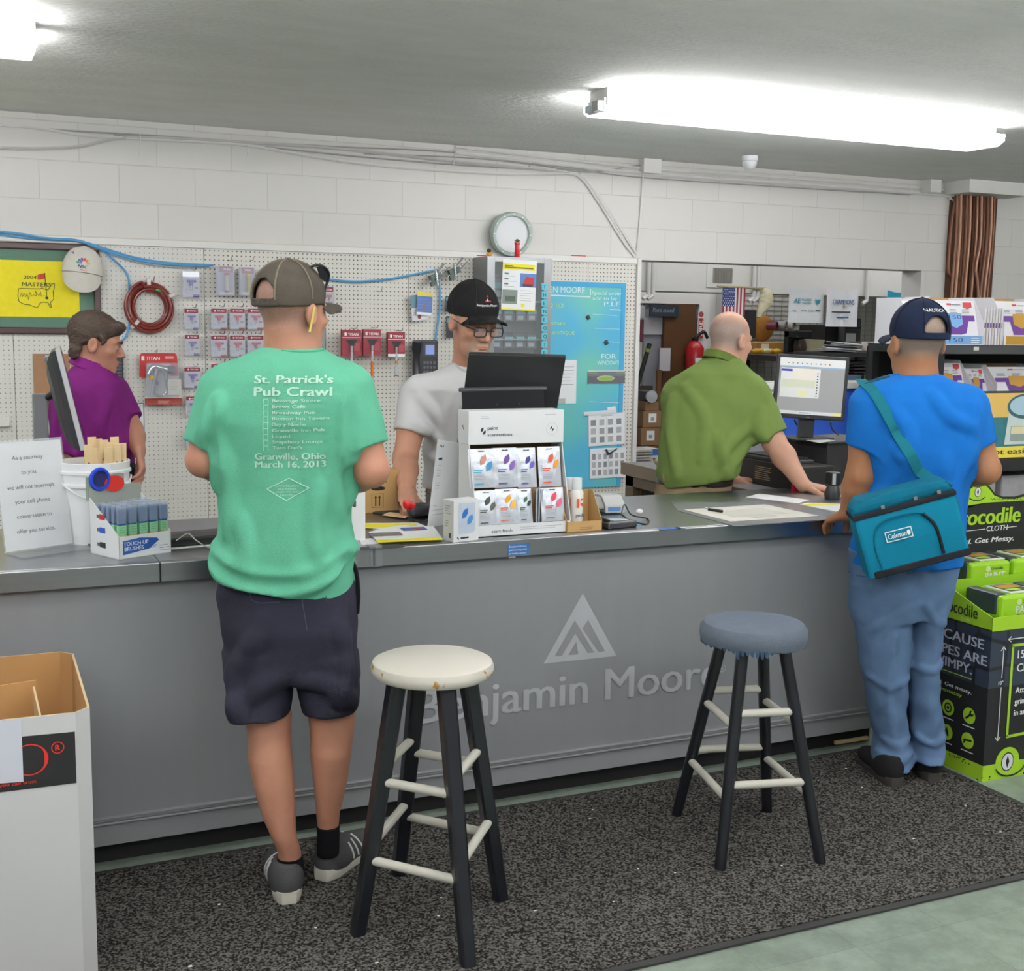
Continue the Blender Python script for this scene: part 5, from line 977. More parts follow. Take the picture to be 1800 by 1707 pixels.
q0, q1 = at(1142, 604, DY-.25), at(1120, 680, DY-.25); t = thing('broom', 'dark handled broom leaning in the storeroom passage', 'broom', tuple(q1)); b = B(); b.cyl((0, 0, 0), tuple(q0-q1), .022, mat('23241f', rough=.5)); b.obj('handle', t); b = B(); b.cyl(tuple((q0-q1)*.8), tuple((q0-q1)*.88), .026, print_('8a9a3a')); b.obj('band', t); b = B(); b.cbox((0, 0, -.06), (.3, .08, .14), mat('4a4036', rough=.9)); b.obj('bristles', t)
# extinguisher and sign
q = at(1223, 625, 10.4); t = thing('fire_extinguisher', 'red fire extinguisher on the storeroom wall beside the door', 'extinguisher', (q[0], 10.42, q[2]-.13)); b = B(); b.lathe([(0, 0), (.085, 0), (.09, .02), (.09, .2), (.06, .25), (.03, .27)], plastic('b3202a', .3), 20); b.obj('cylinder', t); b = B(); b.lathe([(.03, .27), (.035, .3), (.0, .3)], BLACKP, 12); b.tube(spline([(0, 0, .3), (.08, -.02, .36), (.13, -.02, .3)]), .016, BLACKP, 8); b.obj('valve', t); b = B(basis((0, -.0915, .04), (1, 0, 0), (0, 0, 1))); b.rect(-.05, 0, .05, .07, WHT); b.obj('label', t)
def vs(b, w, h):
    F = Matrix.Translation((w*.8, h*.03, 0)) @ Matrix.Rotation(math.pi/2, 4, 'Z'); b.text('FIRE', w*.62, WHT, F, (0, 0), bold=.03, width=h*.5); b.text('FIRE', w*.25, print_('a52a30'), Matrix.Translation((w*.72, h*.6, .0004)) @ Matrix.Rotation(math.pi/2, 4, 'Z'), (0, 0), bold=.03, width=h*.3)
t = rb('sign', 'red and white vertical fire extinguisher sign on the storeroom wall', 'sign', 1226, 546, 1238, 594, 10.52, print_('dcd8da'), .006, None, lambda b, w, h: (b.rect(w*.1, 0, w*.9, h*.72, print_('a52a30')), b.text('FIRE', w*.55, WHT, Matrix.Translation((w*.78, h*.08, .0006)) @ Matrix.Rotation(math.pi/2, 4, 'Z'), (0, 0), bold=.03, width=h*.55), b.disc(w*.5, h*.86, w*.42, print_('9a4a4c'))))
# flag, mop glove, banners hung from the beam
def hang(label, name, cat, x0, y0, x1, y1, Y, m, deco, wav=.012, taper=0.):
    a, c = at(x0, y1, Y), at(x1, y0, Y); w, h = c[0]-a[0], c[2]-a[2]; t = thing(name, label, cat, M=facing((a[0], Y, a[2])))
    n = 24; vs_ = []; fs_ = []
    for i in range(n+1):
        for j in range(9):
            u, v = i/n, j/8; vs_.append((w*(u+taper*(1-v)*(.5-u)*-1), h*v-(.02*math.sin(math.pi*u) if j == 8 else 0), wav*math.sin(u*16+v*2)*(1.1-v)))
    for i in range(n):
        for j in range(8): k = i*9+j; fs_.append((k, k+9, k+10, k+1))
    kk = len(vs_); vs_ += [(x, y, z-.003) for x, y, z in vs_]; fs_ += [tuple(q+kk for q in f[::-1]) for f in fs_]
    b = B(); b.add(vs_, fs_, m, True); b.obj('cloth', t); b = B(Matrix.Translation((0, 0, wav+.002))); deco(b, w, h); b.obj('print', t); return t
def us(b, w, h):
    for i in range(13): b.rect(w*i/13, 0, w*(i+1)/13, h, print_('a8323e' if i % 2 == 0 else 'e4e0e4'), -.0004)
    b.rect(0, h*.4, w*.54, h, print_('3a4a86'), .0006)
    for r in range(9):
        for c in range(5 if r % 2 else 6): b.disc(w*.54*((c+.5 if r % 2 == 0 else c+1)/6), h*(.4+.6*(r+.5)/9), w*.02, print_('dde2ee'), .001, 6)
hang('American flag hanging vertically from the storeroom beam', 'flag', 'flag', 1268, 504, 1310, 562, SY_-.06, cloth('d9d5d9', .2), us, .004)
rod0, rod1 = at(1261, 503, SY_-.06), at(1346, 507, SY_-.06); B().tube([rod0, rod1], .01, mat('b9ad84', rough=.5)).thing('rod', 'thin pale rod along the storeroom beam carrying the flag', 'rod')
q = at(1342, 510, SY_-.05); t = thing('sock', 'cream cloth sock hanging beside the flag', 'sock', tuple(q)); P = [at(a_, c_, SY_-.06)-q for a_, c_ in ((1341, 508), (1346, 518), (1345, 532), (1338, 546), (1333, 558))]
rs = np.interp(np.linspace(0, 1, 33), [0, .2, .5, .8, 1], [.02, .055, .06, .035, .02]); B().tube(spline(P, 8), list(rs), cloth('d8d0b4', .4, 200), 12).obj('cloth', t)
TEAL = print_('3f93a6')
def tw1(b, w, h):
    b.text('AE', h*.13, TEAL, None, (w*.14, h*.55), bold=.04); b.text('PANTHERS', h*.06, TEAL, None, (w*.36, h*.62), bold=.02, width=w*.28); b.text('CAROLINA', h*.06, TEAL, None, (w*.36, h*.53), bold=.02, width=w*.28); b.poly([(w*.74, h*.66, 0), (w*.9, h*.66, 0), (w*.88, h*.57, 0), (w*.8, h*.5, 0), (w*.76, h*.57, 0)], TEAL)
    b.text('vrbo', h*.05, TXT, None, (w*.1, h*.32)); b.text('Atrium', h*.05, TXT, None, (w*.34, h*.32)); b.text('Lowes', h*.05, TXT, None, (w*.56, h*.32)); b.rect(w*.76, h*.33, w*.9, h*.36, TXT)
hang('white rally towel with teal team lettering hanging in the storeroom', 'towel', 'towel', 1385, 506, 1449, 567, SY_-.05, cloth('dfe2e6', .2), tw1, .004)
def tw2(b, w, h):
    b.text('CHAMPIONS', h*.13, print_('3a5f94'), None, (w*.5, h*.58), bold=.03, width=w*.68, align='c'); b.disc(w*.52, h*.53, w*.04, print_('a8956a'), .0006, 10); b.lines(w*.14, h*.4, w*.7, 1, .01, TXT, .012); b.rect(w*.3, h*.22, w*.68, h*.26, print_('3a5f94'))
hang('white towel lettered champions hanging in the storeroom', 'towel', 'towel', 1451, 508, 1510, 574, SY_-.09, cloth('e4e6ec', .25), tw2, .012, .0)
hang('teal towel half hidden at the right end of the opening', 'towel', 'towel', 1557, 511, 1598, 575, SY_-.05, cloth('3a9ab4', .2), lambda b, w, h: b.text('THE', h*.3, WHT, None, (w*.12, h*.3), bold=.03, width=w*.8), .006)
# slat / grid wall and things on it
m = pegmat('cccbc6', .12, '8b8a85'); a, c = at(1255, 900, 10.5), at(1584, 530, 10.5)
B().box((a[0], 10.5, 0), (c[0]+.4, 10.59, 2.2), mat('c3c2bd', rough=.7, var=.03)).thing('grid_wall', 'pale grey gridded wall panel at the storeroom back', 'panel')
b = B(); GRD = mat('8d8c86', rough=.5)
for i in range(46): x = a[0]+.09*i; b.box((x, 10.488, .9), (x+.003, 10.494, 2.0), GRD)
for i in range(24): z = .9+.048*i; b.box((a[0], 10.49, z), (c[0]+.3, 10.497, z+.003), GRD)
b.thing('wire_grid', 'thin wire grid covering the storeroom back panel', 'grid')
rb('board', 'black rounded board hanging behind the bald head of the clerk in olive', 'board', 1307, 544, 1331, 595, 10.3, print_('2b2d31'), .03, None, None, .02)
q = at(1341, 577, 10.35); b = B(facing(tuple(q))); b.lathe([(0, -.02), (.125, -.02), (.13, 0), (.1, .015), (0, .018)], mat('a8742e', rough=.6, var=.4, scale=30), 26); b.thing('wooden_disc', 'round amber wood disc on the storeroom grid wall', 'disc')
for i, (px, r, col, lb) in enumerate(((1366, .045, '6a3038', 'dark red'), (1382, .05, '8f8f8f', 'grey'), (1396, .055, 'b3b2ab', 'pale'))):
    q = at(px, 573, 10.2); b = B(basis(tuple(q), (1, 0, 0), (0, 0, 1))); b.lathe([(0, -.1), (r, -.1), (r, .0), (r*.75, .004), (r*.75, -.02), (0, -.02)], mat(col, rough=.5), 18, M=Matrix.Rotation(.6, 4, 'Y')); b.thing('tube_roll', '%s cylinder roll on the storeroom grid wall' % lb, 'roll')
# shelf with cartons
a, c = at(1300, 630, 10.2), at(1378, 622, 10.2); B().box((a[0], 9.9, a[2]), (c[0], 10.48, c[2]), mat('8a6f4a', rough=.6)).thing('wall_shelf', 'brown wooden shelf on the storeroom grid wall', 'shelf')
z_s = c[2]
def bx(label, x0, y0, x1, Y, m, dep, zb, name='cardboard_box', cat='box', deco=None, group=None):
    a, c = at(x0, y0, Y), at(x1, y0, Y); t = thing(name, label, cat, (a[0], Y, zb), group=group); w, h = c[0]-a[0], a[2]-zb; B().box((0, 0, 0), (w, dep, h), m).obj('carton_body', t, bevel=.004)
    if deco: b = B(basis((0, -.001, 0), (1, 0, 0), (0, 0, 1))); deco(b, w, h); b.obj('print', t)
    return t
bx('open yellow-brown carton on the storeroom shelf, right of two', 1354, 602, 1384, 10.0, mat('bf9558', rough=.8), .3, z_s+.001, deco=lambda b, w, h: b.rect(w*.5, h*.1, w*.9, h*.2, print_('7a5a30')))
bx('small brown carton with white label on the storeroom shelf, left of two', 1330, 602, 1353, 9.98, mat('a5804e', rough=.8), .3, z_s+.001, deco=lambda b, w, h: b.rect(w*.35, h*.2, w*.95, h*.9, WHT))
q = at(1325, 622, 10.0); b = B(); 
for i in range(5): b.ell((q[0]+.06*i, 9.96+.02*(i % 2), z_s+.03), (.05, .04, .03), mat(('cfa02c', 'd9b23a', 'dcd3a0')[i % 3], rough=.5), 10, 6)
b.thing('cloth_bundle', 'yellow cloth bundle lying at the shelf front edge', 'cloth')
# sloping bench with coffee maker and bucket
BY = 9.2; zb_ = at(1430, 626, BY)[2]; a, c = at(1385, 626, BY), at(1470, 626, BY)
t = thing('work_bench', 'dark storeroom bench with clutter behind the till monitor', 'bench', (a[0]-.1, BY, 0)); w = c[0]-a[0]+.5; B().box((0, 0, zb_-.05), (w, .6, zb_), mat('2d2b2a', rough=.5)).obj('top', t)
for x, y in ((.02, .02), (w-.07, .02), (.02, .53), (w-.07, .53)): B().box((x, y, 0), (x+.05, y+.05, zb_-.05), BLACKP).obj('leg', t)
q = at(1405, 626, BY+.1); t = thing('coffee_maker', 'black coffee maker on the storeroom bench', 'coffee maker', (q[0], BY+.12, zb_)); B().box((-.09, -.08, 0), (.09, .1, .03), BLACKP).obj('base', t); B().box((-.09, .03, .03), (.09, .1, .22), BLACKP).obj('column', t); B().box((-.09, -.08, .16), (.09, .1, .23), BLACKP).obj('hopper', t, bevel=.01); B().lathe([(0, .03), (.055, .03), (.065, .08), (.05, .14), (0, .14)], mat('4a3a30', rough=.05, alpha=.7), 16, (0, -.02, 0)).obj('carafe', t)
q = at(1434, 626, BY+.05); t = thing('bucket', 'cream bucket on the storeroom bench', 'bucket', (q[0], BY+.12, zb_)); hq = at(1434, 597, BY+.1)[2]-zb_; B().lathe([(0, 0), (.1, 0), (.105, .02), (.115, hq-.02), (.12, hq), (.1, hq), (0, hq-.01)], plastic('d6cfae', .5), 24).obj('pail', t)
b = B(); 
for i, (px, col) in enumerate(((1452, 'c9b23a'), (1462, 'b03a34'), (1472, '5a6a9a'), (1482, 'cfc04a'), (1490, '6f7a4a'))): q = at(px, 612, BY-.2); b.cbox((q[0], BY-.2, q[2]), (.09, .06, .04), mat(col, rough=.5), Matrix.Rotation(0, 4, 'Z'))
# black wire shelf unit with papers
SYr = 8.6; zt_ = at(1500, 620, SYr)[2]; a, c = at(1458, 620, SYr), at(1575, 620, SYr)
t = thing('shelf_unit', 'black shelf unit in the opening with papers on top', 'shelf', (a[0], SYr, 0)); w = c[0]-a[0]; K = plastic('1d1e20', .45)
B().box((0, 0, zt_-.04), (w, .5, zt_), plastic('3a3b3e', .3)).obj('top_shelf', t, bevel=.004)
for x, y in ((0, 0), (w-.04, 0), (0, .46), (w-.04, .46), (w*.28, .1)): B().box((x, y, 0), (x+.04, y+.04, zt_-.04), K).obj('post', t)
for z in (.3, .18, .06): B().box((0, .0, zt_-.04-z), (w, .5, zt_-.025-z), K).obj('shelf', t)
B().box((0, .48, .4), (w*.6, .5, zt_-.06), K).obj('back_panel', t)
for i in range(5): b2 = B(); b2.box((w*.38, .0, zt_-.09-.028*i), (w*.8, .4, zt_-.078-.028*i), plastic('3d3e42', .4)); b2.obj('tray', t)
q = at(1500, 611, SYr); t = thing('paper_pile', 'crumpled pile of white papers on the black shelf unit', 'papers', (q[0], SYr+.1, zt_))
for i in range(6): b3 = B(frame((.03*i-.1, .05*(i % 2), .006+.014*i), rnd.uniform(-.6, .6), .06*(i % 3-1), .05)); b3.box((-.15, -.1, 0), (.15, .1, .004), paper(('d8d8dc', 'cfcfd4', 'e2e2e4')[i % 3])); b3.obj('sheet', t)
rb('printed_bag', 'white packet with faint red print on the black shelf unit', 'packet', 1522, 601, 1556, 616, SYr+.02, paper('d6cccb'), .06, None, lambda b, w, h: b.rect(w*.2, h*.2, w*.8, h*.4, print_('b4706a')))
rb('printer', 'dark grey machine on the bench behind the champions towel', 'machine', 1450, 572, 1486, 606, 9.6, plastic('1f2022', .5), .4); rb('printer', 'grey printer with white sheet behind the shelf unit papers', 'printer', 1484, 560, 1514, 600, 9.5, plastic('54565a', .5), .3, None, lambda b, w, h: (b.rect(w*.1, 0, w*.7, h*.35, WHT), b.rect(0, h*.55, w, h*.62, print_('2a2b2e'))))
rb('carton', 'small blue box on the black shelf unit', 'box', 1494, 660, 1514, 682, 8.4, print_('5f7f9f'), .1); rb('carton', 'yellow green carton on the black shelf unit', 'box', 1533, 659, 1556, 668, 8.4, print_('b4b83a'), .1)
q = at(1462, 612, BY-.1); t = thing('snack_packet', 'yellow and blue packet lying beside the cream bucket', 'packet', (q[0], BY+.1, zb_)); B(frame((0, 0, .03), .3, .2)).box((-.1, -.06, -.02), (.16, .06, .02), plastic('d2bf2e', .35)).obj('yellow_wrapper', t, bevel=.01); B(frame((.1, -.04, .05), -.3)).box((-.06, -.04, -.015), (.06, .04, .015), plastic('4f6aa8', .35)).obj('blue_wrapper', t, bevel=.01)
# stacked cartons by the passage
CBB = mat('8a6a4c', rough=.85, var=.08); SB = 9.4; zz = 0.
spec = [(1134, 1158, 706, 722), (1130, 1163, 722, 752), (1126, 1160, 752, 784), (1122, 1155, 784, 870)]
for i, (x0, x1, ya, yb) in enumerate(spec):
    a, c = at(x0, yb, SB), at(x1, ya, SB); zb0 = a[2] if i < 3 else 0; t = thing('cardboard_box', 'brown carton in the storeroom stack, %s' % ('topmost', 'second from top with white label', 'third from top with white label', 'lowest')[i], 'box', (a[0], SB, zb0), group='stacked cartons'); w, h = c[0]-a[0], c[2]-zb0-.001; B().box((0, 0, 0), (w, .35, h), CBB).obj('carton_body', t, bevel=.004)
    if i in (1, 2): b = B(basis((w*.3, -.001, h*.3), (1, 0, 0), (0, 0, 1))); b.rect(0, 0, w*.42, h*.55, WHT); b.rect(w*.12, h*.12, w*.3, h*.32, GRYT, .0005); b.obj('label', t)
rb('wrapped_roll', 'dark wrapped roll with clear end on the stacked cartons', 'roll', 1133, 688, 1157, 706, SB+.05, mat('34353a', rough=.3), .25); 
q = at(1143, 697, SB-.0); b = B(basis((q[0], SB+.0, q[2]), (1, 0, 0), (0, 0, 1))); b.lathe([(0, 0), (.05, 0), (.055, .03), (.0, .04)], mat('aeb0b6', rough=.15), 16); b.thing('plastic_spool', 'pale plastic spool end on top of the stacked cartons', 'spool')
rb('cardboard_box', 'tall brown board leaning at the passage door edge', 'box', 1152, 650, 1163, 800, SB+.35, mat('6f4a2a', rough=.8), .03)
for i in range(6): q = at(1117, 795+5*i, 8.6); b = B(); b.box((q[0], 8.6, q[2]), (q[0]+.16, 8.85, q[2]+.015), paper(('c9c3bc', 'b3aca8')[i % 2])); b.thing('paper_stack', 'grey paper stack low behind the pegboard edge, layer %s' % ('one from top', 'two from top', 'three from top', 'four from top', 'five from top', 'lowest')[i], 'paper', 'paper stack layers')
rb('carton', 'blue and white carton low behind the clerk in olive', 'box', 1141, 789, 1160, 812, 8.7, paper('d9d9de'), .2, None, lambda b, w, h: b.rect(0, h*.5, w, h, print_('3a6fb4')))
# blue gondola panel behind the till
GYb = 6.3; z1g, z0g = at(1440, 683, GYb)[2], at(1440, 766, GYb)[2]; xa_, xb_ = at(1285, 700, GYb)[0], at(1560, 700, GYb)[0]
t = thing('store_fixture', 'blue panelled store fixture with white edges behind the till', 'fixture', (xa_, GYb, 0)); w = xb_-xa_
B().box((0, 0, z0g), (w, .25, z1g-.0), print_('2450b4')).obj('blue_panel', t); B().box((-.005, -.02, z1g), (w, .27, z1g+.035), M_WHITE).obj('top_edge', t); B().box((-.005, -.03, z0g-.03), (w, .27, z0g), M_WHITE).obj('shelf_edge', t); B().box((0, 0, 0), (w, .25, z0g-.03), mat('c9c9cc', rough=.5)).obj('base', t)
q = at(1329, 697, GYb); F = t.matrix_world.inverted() @ facing((q[0], GYb-.003, q[2])); b = B(F); b.disc(0, 0, .062, WHT, 0, 32, .075); b.disc(0, 0, .058, print_('15202c'), .0006, 32, .07); b.text('PAINT', .02, WHT, Matrix.Translation((0, 0, .001)), (0, -.006), align='c', width=.08); b.obj('oval_badge', t)
a, c = at(1353, 692, GYb), at(1364, 678, GYb); b = B(F.copy()); b = B(t.matrix_world.inverted() @ facing((a[0], GYb-.004, a[2]))); b.rect(0, 0, c[0]-a[0], c[2]-a[2], WHT); b.rect(.005, .01, .025, .02, GRYT, .0004); b.obj('price_card', t)
# ================================================================== shelf rack at the right with roller cover cartons
RY = 5.5; z_top = un(1720, 607, Y=RY)[2]; rx0, rx1 = un(1648, 640, Y=RY)[0], 7.0
t = thing('shelf_rack', 'black metal shelf rack at the right carrying white cartons', 'rack', (rx0, RY, 0)); w = rx1-rx0; z2 = un(1720, 690, Y=RY+.3)[2]-.03
for z, hh in ((z_top, .05), (z2, .05), (.75, .04), (.3, .04)): 
    b = B(); b.box((0, 0, z-hh), (w, .6, z), plastic('2a2b2c', .4)); b.box((0, -.012, z-hh), (w, 0, z-.004), plastic('434547', .35)); b.obj('shelf', t)
for x in (0, w-.05):
    for y in (0, .55): B().box((x, y, 0), (x+.05, y+.05, z_top-.05), K).obj('post', t)
B().box((0, .595, .2), (w, .61, z_top-.02), plastic('161718', .7)).obj('back_panel', t)
q = un(1715, 612, Y=RY-.013); b = B(t.matrix_world.inverted() @ facing((q[0]-.015, RY-.0135, q[2]-.014))); b.rect(0, 0, .04, .022, paper('cfcfc9')); b.obj('price_tag', t)
PUR2 = print_('5b2c82'); SKY = print_('78a8d8'); MUS = print_('b58a2e')
def carton(label, x0, x1, zb, px_top, py_top, Y, col, txt, lx=.0):
    w = x1-x0; h = un(px_top, py_top, Y=Y)[2]-zb; d = .3; t = thing('display_carton', label, 'carton', (x0, Y, zb), group='open front cartons on the rack'); Wc = paper('e6e5ea')
    b = B(); b.box((0, 0, 0), (w, .003, h*.2), Wc); b.box((0, d-.003, 0), (w, d, h*1.0), CB)
    for x in (0, w-.003): b.slab([(x, 0, 0), (x, d, 0), (x, d, h), (x, .1, h), (x, 0, h*.45)], (.003, 0, 0), Wc)
    b.obj('tray', t)
    b = B(); b.slab([(.006, .02, .003), (w-.006, .02, .003), (w-.006, .09, h*.93), (.006, .09, h*.93)], (0, .18, 0), Wc); b.obj('inner_pack', t)
    F = basis((.006, .0185, .003), (1, 0, 0), (0, .07, h*.93)); hh = math.hypot(.07, h*.93); wi = w-.012; b = B(F)
    b.rect(wi*.08, hh*.52, wi*.95, hh*.65, PUR2, .0008); b.poly([(wi*.26, hh*.52, .0008), (wi*.8, hh*.52, .0008), (wi*.72, hh*.25, .0008), (wi*.6, hh*.22, .0008), (wi*.3, hh*.22, .0008)], PUR2)
    b.poly([(wi*.33, hh*.7, .0014), (wi*.66, hh*.7, .0014), (wi*.66, hh*.45, .0014), (wi*.5, hh*.36, .0014), (wi*.33, hh*.45, .0014)], print_(col)); b.poly([(wi*.72, hh*.95, .0014), (wi*.92, hh*.95, .0014), (wi*.92, hh*.84, .0014), (wi*.82, hh*.8, .0014), (wi*.72, hh*.84, .0014)], print_('c2424a'))
    b.rect(wi*.34, hh*.88, wi*.44, hh*.92, print_('c2424a'), .0014); b.rect(wi*.46, hh*.885, wi*.66, hh*.905, GRYT, .0014)
    for i in range(3): b.lines(wi*(.12+.28*i), hh*.79, wi*.18, 3, hh*.035, print_('8a8a92'), hh*.014, .0012)
    if txt: b.text(txt, hh*.09, print_('33457a'), Matrix.Translation((0, 0, .0018)), (wi*.5, hh*.57), align='c', width=wi*.28)
    b.obj('pack_print', t)
    b = B(basis((0, -.0008, 0), (1, 0, 0), (0, 0, 1))); b.rect(w*.05, h*.015, w*.97, h*.19, print_(col))
    if txt: b.text(txt, h*.09, print_('33457a'), Matrix.Translation((0, 0, .0006)), (w*.38, h*.06), align='c', width=w*.3); b.lines(w*.72, h*.15, w*.2, 3, h*.045, WHT, h*.015, .0006)
    b.obj('front_label', t)
    return t
xq = lambda px, py=605, Y=RY: un(px, py, Y=Y)[0]
carton('white open carton with blue 150 labels on the top rack shelf', xq(1654), xq(1733), z_top+.001, 1655, 521, RY+.02, '78a8d8', '150')
carton('white carton half hidden left of the 150 carton', xq(1610), xq(1651), z_top+.001, 1620, 523, RY+.05, '78a8d8', '')
carton('white carton cut by the right edge with a mustard label', xq(1768), xq(1850), z_top+.001, 1770, 523, RY+.02, 'b58a2e', '')
for i in range(7):
    x = xq(1737+5*i); b = B(); b.box((x, RY+.04, z_top+.001), (x+.014, RY+.3, z_top+.215), paper(('e2e0e6', 'd9d4d0')[i % 2])); b.box((x+.002, RY+.039, z_top+.1), (x+.012, RY+.04, z_top+.13), PUR2); b.thing('packaged_roll', 'upright white packet right of the 150 carton, %s of seven' % ('first', 'second', 'third', 'fourth', 'fifth', 'sixth', 'last')[i], 'packet', 'upright packets on the rack')
z2t = z2+.001; Y2 = RY+.06
xr = lambda px: un(px, 690, Y=Y2)[0]
carton('white carton with mustard label on the second rack shelf, left', xr(1649), xr(1706), z2t-.1 if False else z2t, 1650, 634, Y2, 'b58a2e', '')
carton('shadowed white carton on the second rack shelf, middle', xr(1718), xr(1752), z2t, 1720, 645, Y2+.03, 'b58a2e', '')
carton('white carton on the second rack shelf, right', xr(1752), xr(1850), z2t, 1755, 642, Y2, 'b58a2e', '')
# handy pail sign
SYg = 4.6
a, c = un(1690, 808, Y=SYg), un(1860, 688, Y=SYg); w, h = c[0]-a[0], c[2]-a[2]; tl = (un(1800, 697, Y=SYg)-un(1690, 687, Y=SYg))[2]/((un(1800, 690, Y=SYg)-un(1690, 690, Y=SYg))[0])
t = thing('sign', 'yellow and teal paint pail sign board on a black shelf', 'sign', M=facing((a[0], SYg, a[2]))); b = B(); b.box((0, 0, -.02), (w, h, 0), print_('e8cf5e')); b.obj('board', t)
Fs = Matrix.Translation((0, 0, .001))
b = B(Fs); b.rect(0, h*.62, w, h, print_('dcb562')); b.rect(0, h*.17, w, h*.62, mat('2c6a72', rough=.6, var=.5, scale=14), .0003); b.rect(0, 0, w, h*.17, print_('ecd84c'), .0003); b.rect(0, h*.985, w, h*1.02, TXT, .0004)
b.text('HANDy', h*.13, print_('f0e6c8'), Matrix.Translation((0, 0, .0006)), (w*.005, h*.82), bold=.02, width=w*.185); b.text('Paint Pail', h*.13, print_('f2ead2'), Matrix.Translation((0, 0, .0006)), (-w*.1, h*.67), bold=.02, width=w*.31)
b.text('just got easier', h*.085, TXT, Matrix.Translation((0, 0, .0006)), (w*.06, h*.055), bold=.02, width=w*.72)
b.lines(w*.08, h*.56, w*.08, 1, .02, WHT, .006, .0006); b.lines(w*.14, h*.36, w*.09, 1, .02, WHT, .006, .0006); b.lines(w*.14, h*.3, w*.06, 1, .02, WHT, .006, .0006)
b.poly([(w*.44, h*.2, .001), (w*.8, h*.2, .001), (w*.86, h*.7, .001), (w*.47, h*.7, .001)], print_('c9d4d2')); b.disc(w*.64, h*.78, w*.19, print_('2f5258'), .0014, 24, h*.19); b.disc(w*.645, h*.79, w*.17, print_('a9c6d4'), .0018, 24, h*.15); b.rect(w*.5, h*.25, w*.7, h*.48, print_('8a9a92'), .0016); b.rect(w*.505, h*.36, w*.695, h*.47, print_('dcd4a8'), .002)
b.obj('sign_print', t)
zq_ = a[2]-.005; t = thing('shelf_rack', 'low black shelf under the paint pail sign with clear plastic goods', 'rack', (a[0]-.02, SYg-.02, 0)); B().box((0, 0, zq_-.06), (1.2, .5, zq_), plastic('1b1c1d', .5)).obj('shelf', t); B().box((0, .48, 0), (1.2, .5, zq_-.06), plastic('26272a', .6)).obj('back_panel', t)
for x in (0, 1.16): B().box((x, 0, 0), (x+.04, .04, zq_-.06), K).obj('post', t)
B().box((0, 0, .5), (1.2, .48, .53), plastic('1b1c1d', .5)).obj('lower_shelf', t)
for i in range(3): x = a[0]+.06+.24*i; b = B(); b.box((x, SYg+.02, .531), (x+.2, SYg+.35, zq_-.09), mat('b4b0b4', rough=.15, alpha=.75, var=.2, scale=20)); b.thing('plastic_pack', 'clear wrapped plastic pack on the low shelf, %s' % ('left', 'middle', 'right')[i], 'packet', 'wrapped packs', .01)
# ================================================================== crocodile cloth display
LIME = print_('a6d12a'); LIMED = print_('93c41f'); NAV = print_('232a38'); KK = print_('131516')
X0, Y0 = 3.355, 3.22; Wd, Dp = .62, .42; zc0 = .0; zf = un(1728, 1090, X=X0)[2] if False else un(1733, 1088, Y=Y0)[2]; zbk = zf+.14
t = thing('floor_display', 'lime and black crocodile cloth floor display stand with products', 'display', (X0, Y0, 0))
def hexmat():
    m = bpy.data.materials.new('scale_print'); nt, b, N = nodes(m); L = nt.links.new; tc = N('ShaderNodeTexCoord'); vo = N('ShaderNodeTexVoronoi', feature='DISTANCE_TO_EDGE', in_Scale=9.); vo.inputs['Randomness'].default_value = .35; L(tc.outputs['Object'], vo.inputs['Vector'])
    rp = N('ShaderNodeValToRGB'); e = rp.color_ramp.elements; e[0].position = .04; e[0].color = lin('14171d'); e[1].position = .08; e[1].color = lin('2c3444'); L(vo.outputs['Distance'], rp.inputs[0]); L(rp.outputs[0], b.inputs['Base Color']); b.inputs['Roughness'].default_value = .5
    return m
HEX = hexmat()
z1k, z2k = zf-.05, .06
b = B(); b.box((0, 0, .0), (Wd, Dp, z2k), LIME); b.box((0, 0, z2k), (Wd, Dp, z1k-.21), KK); b.obj('base_carton', t)
zh = z1k-.21; b = B(); b.box((-.0006, -.0006, zh), (Wd, Dp, z1k), HEX); b.obj('scale_band', t)
b = B(); b.slab([(0, 0, z1k), (0, Dp, z1k), (0, Dp, zbk+.06), (0, Dp*.62, zbk+.06), (0, Dp*.6, zbk-.06), (0, 0, zf)], (.003, 0, 0), LIME); b.slab([(Wd-.003, 0, z1k), (Wd-.003, Dp, z1k), (Wd-.003, Dp, zbk+.06), (Wd-.003, 0, zf)], (.003, 0, 0), LIME); b.box((0, -.001, z1k), (Wd, .003, zf), LIME); b.box((0, 0, z1k), (Wd, Dp, z1k+.004), LIMED); b.box((.003, Dp*.55, z1k), (Wd-.003, Dp*.56, zf+.09), LIMED); b.box((.003, Dp*.56, zf+.05), (Wd-.003, Dp, zf+.055), LIMED); b.obj('product_tray', t)
LS = basis((-.0012, Dp, 0), (0, -1, 0), (0, 0, 1)); b = B(LS)
hm = z1k; 
GT_ = print_('c4c7d6')
for s_, dz, r_, w_ in (('BECAUSE', -.073, .03, .27), ('WIPES ARE', -.13, .012, .31), ('WIMPY.', -.178, .08, .2)): b.text(s_, .036, GT_, None, (Dp-r_, hm+dz), bold=.03, width=w_, align='r')
b.rect(Dp-.27, hm-.198, Dp-.08, hm-.195, LIME); b.text('Get rid. Get messy.', .014, WHT, None, (Dp-.075, hm-.252), bold=.02, width=.24, align='r'); b.text('#getmessy', .014, LIME, None, (Dp-.12, hm-.276), bold=.02, width=.15, align='r')
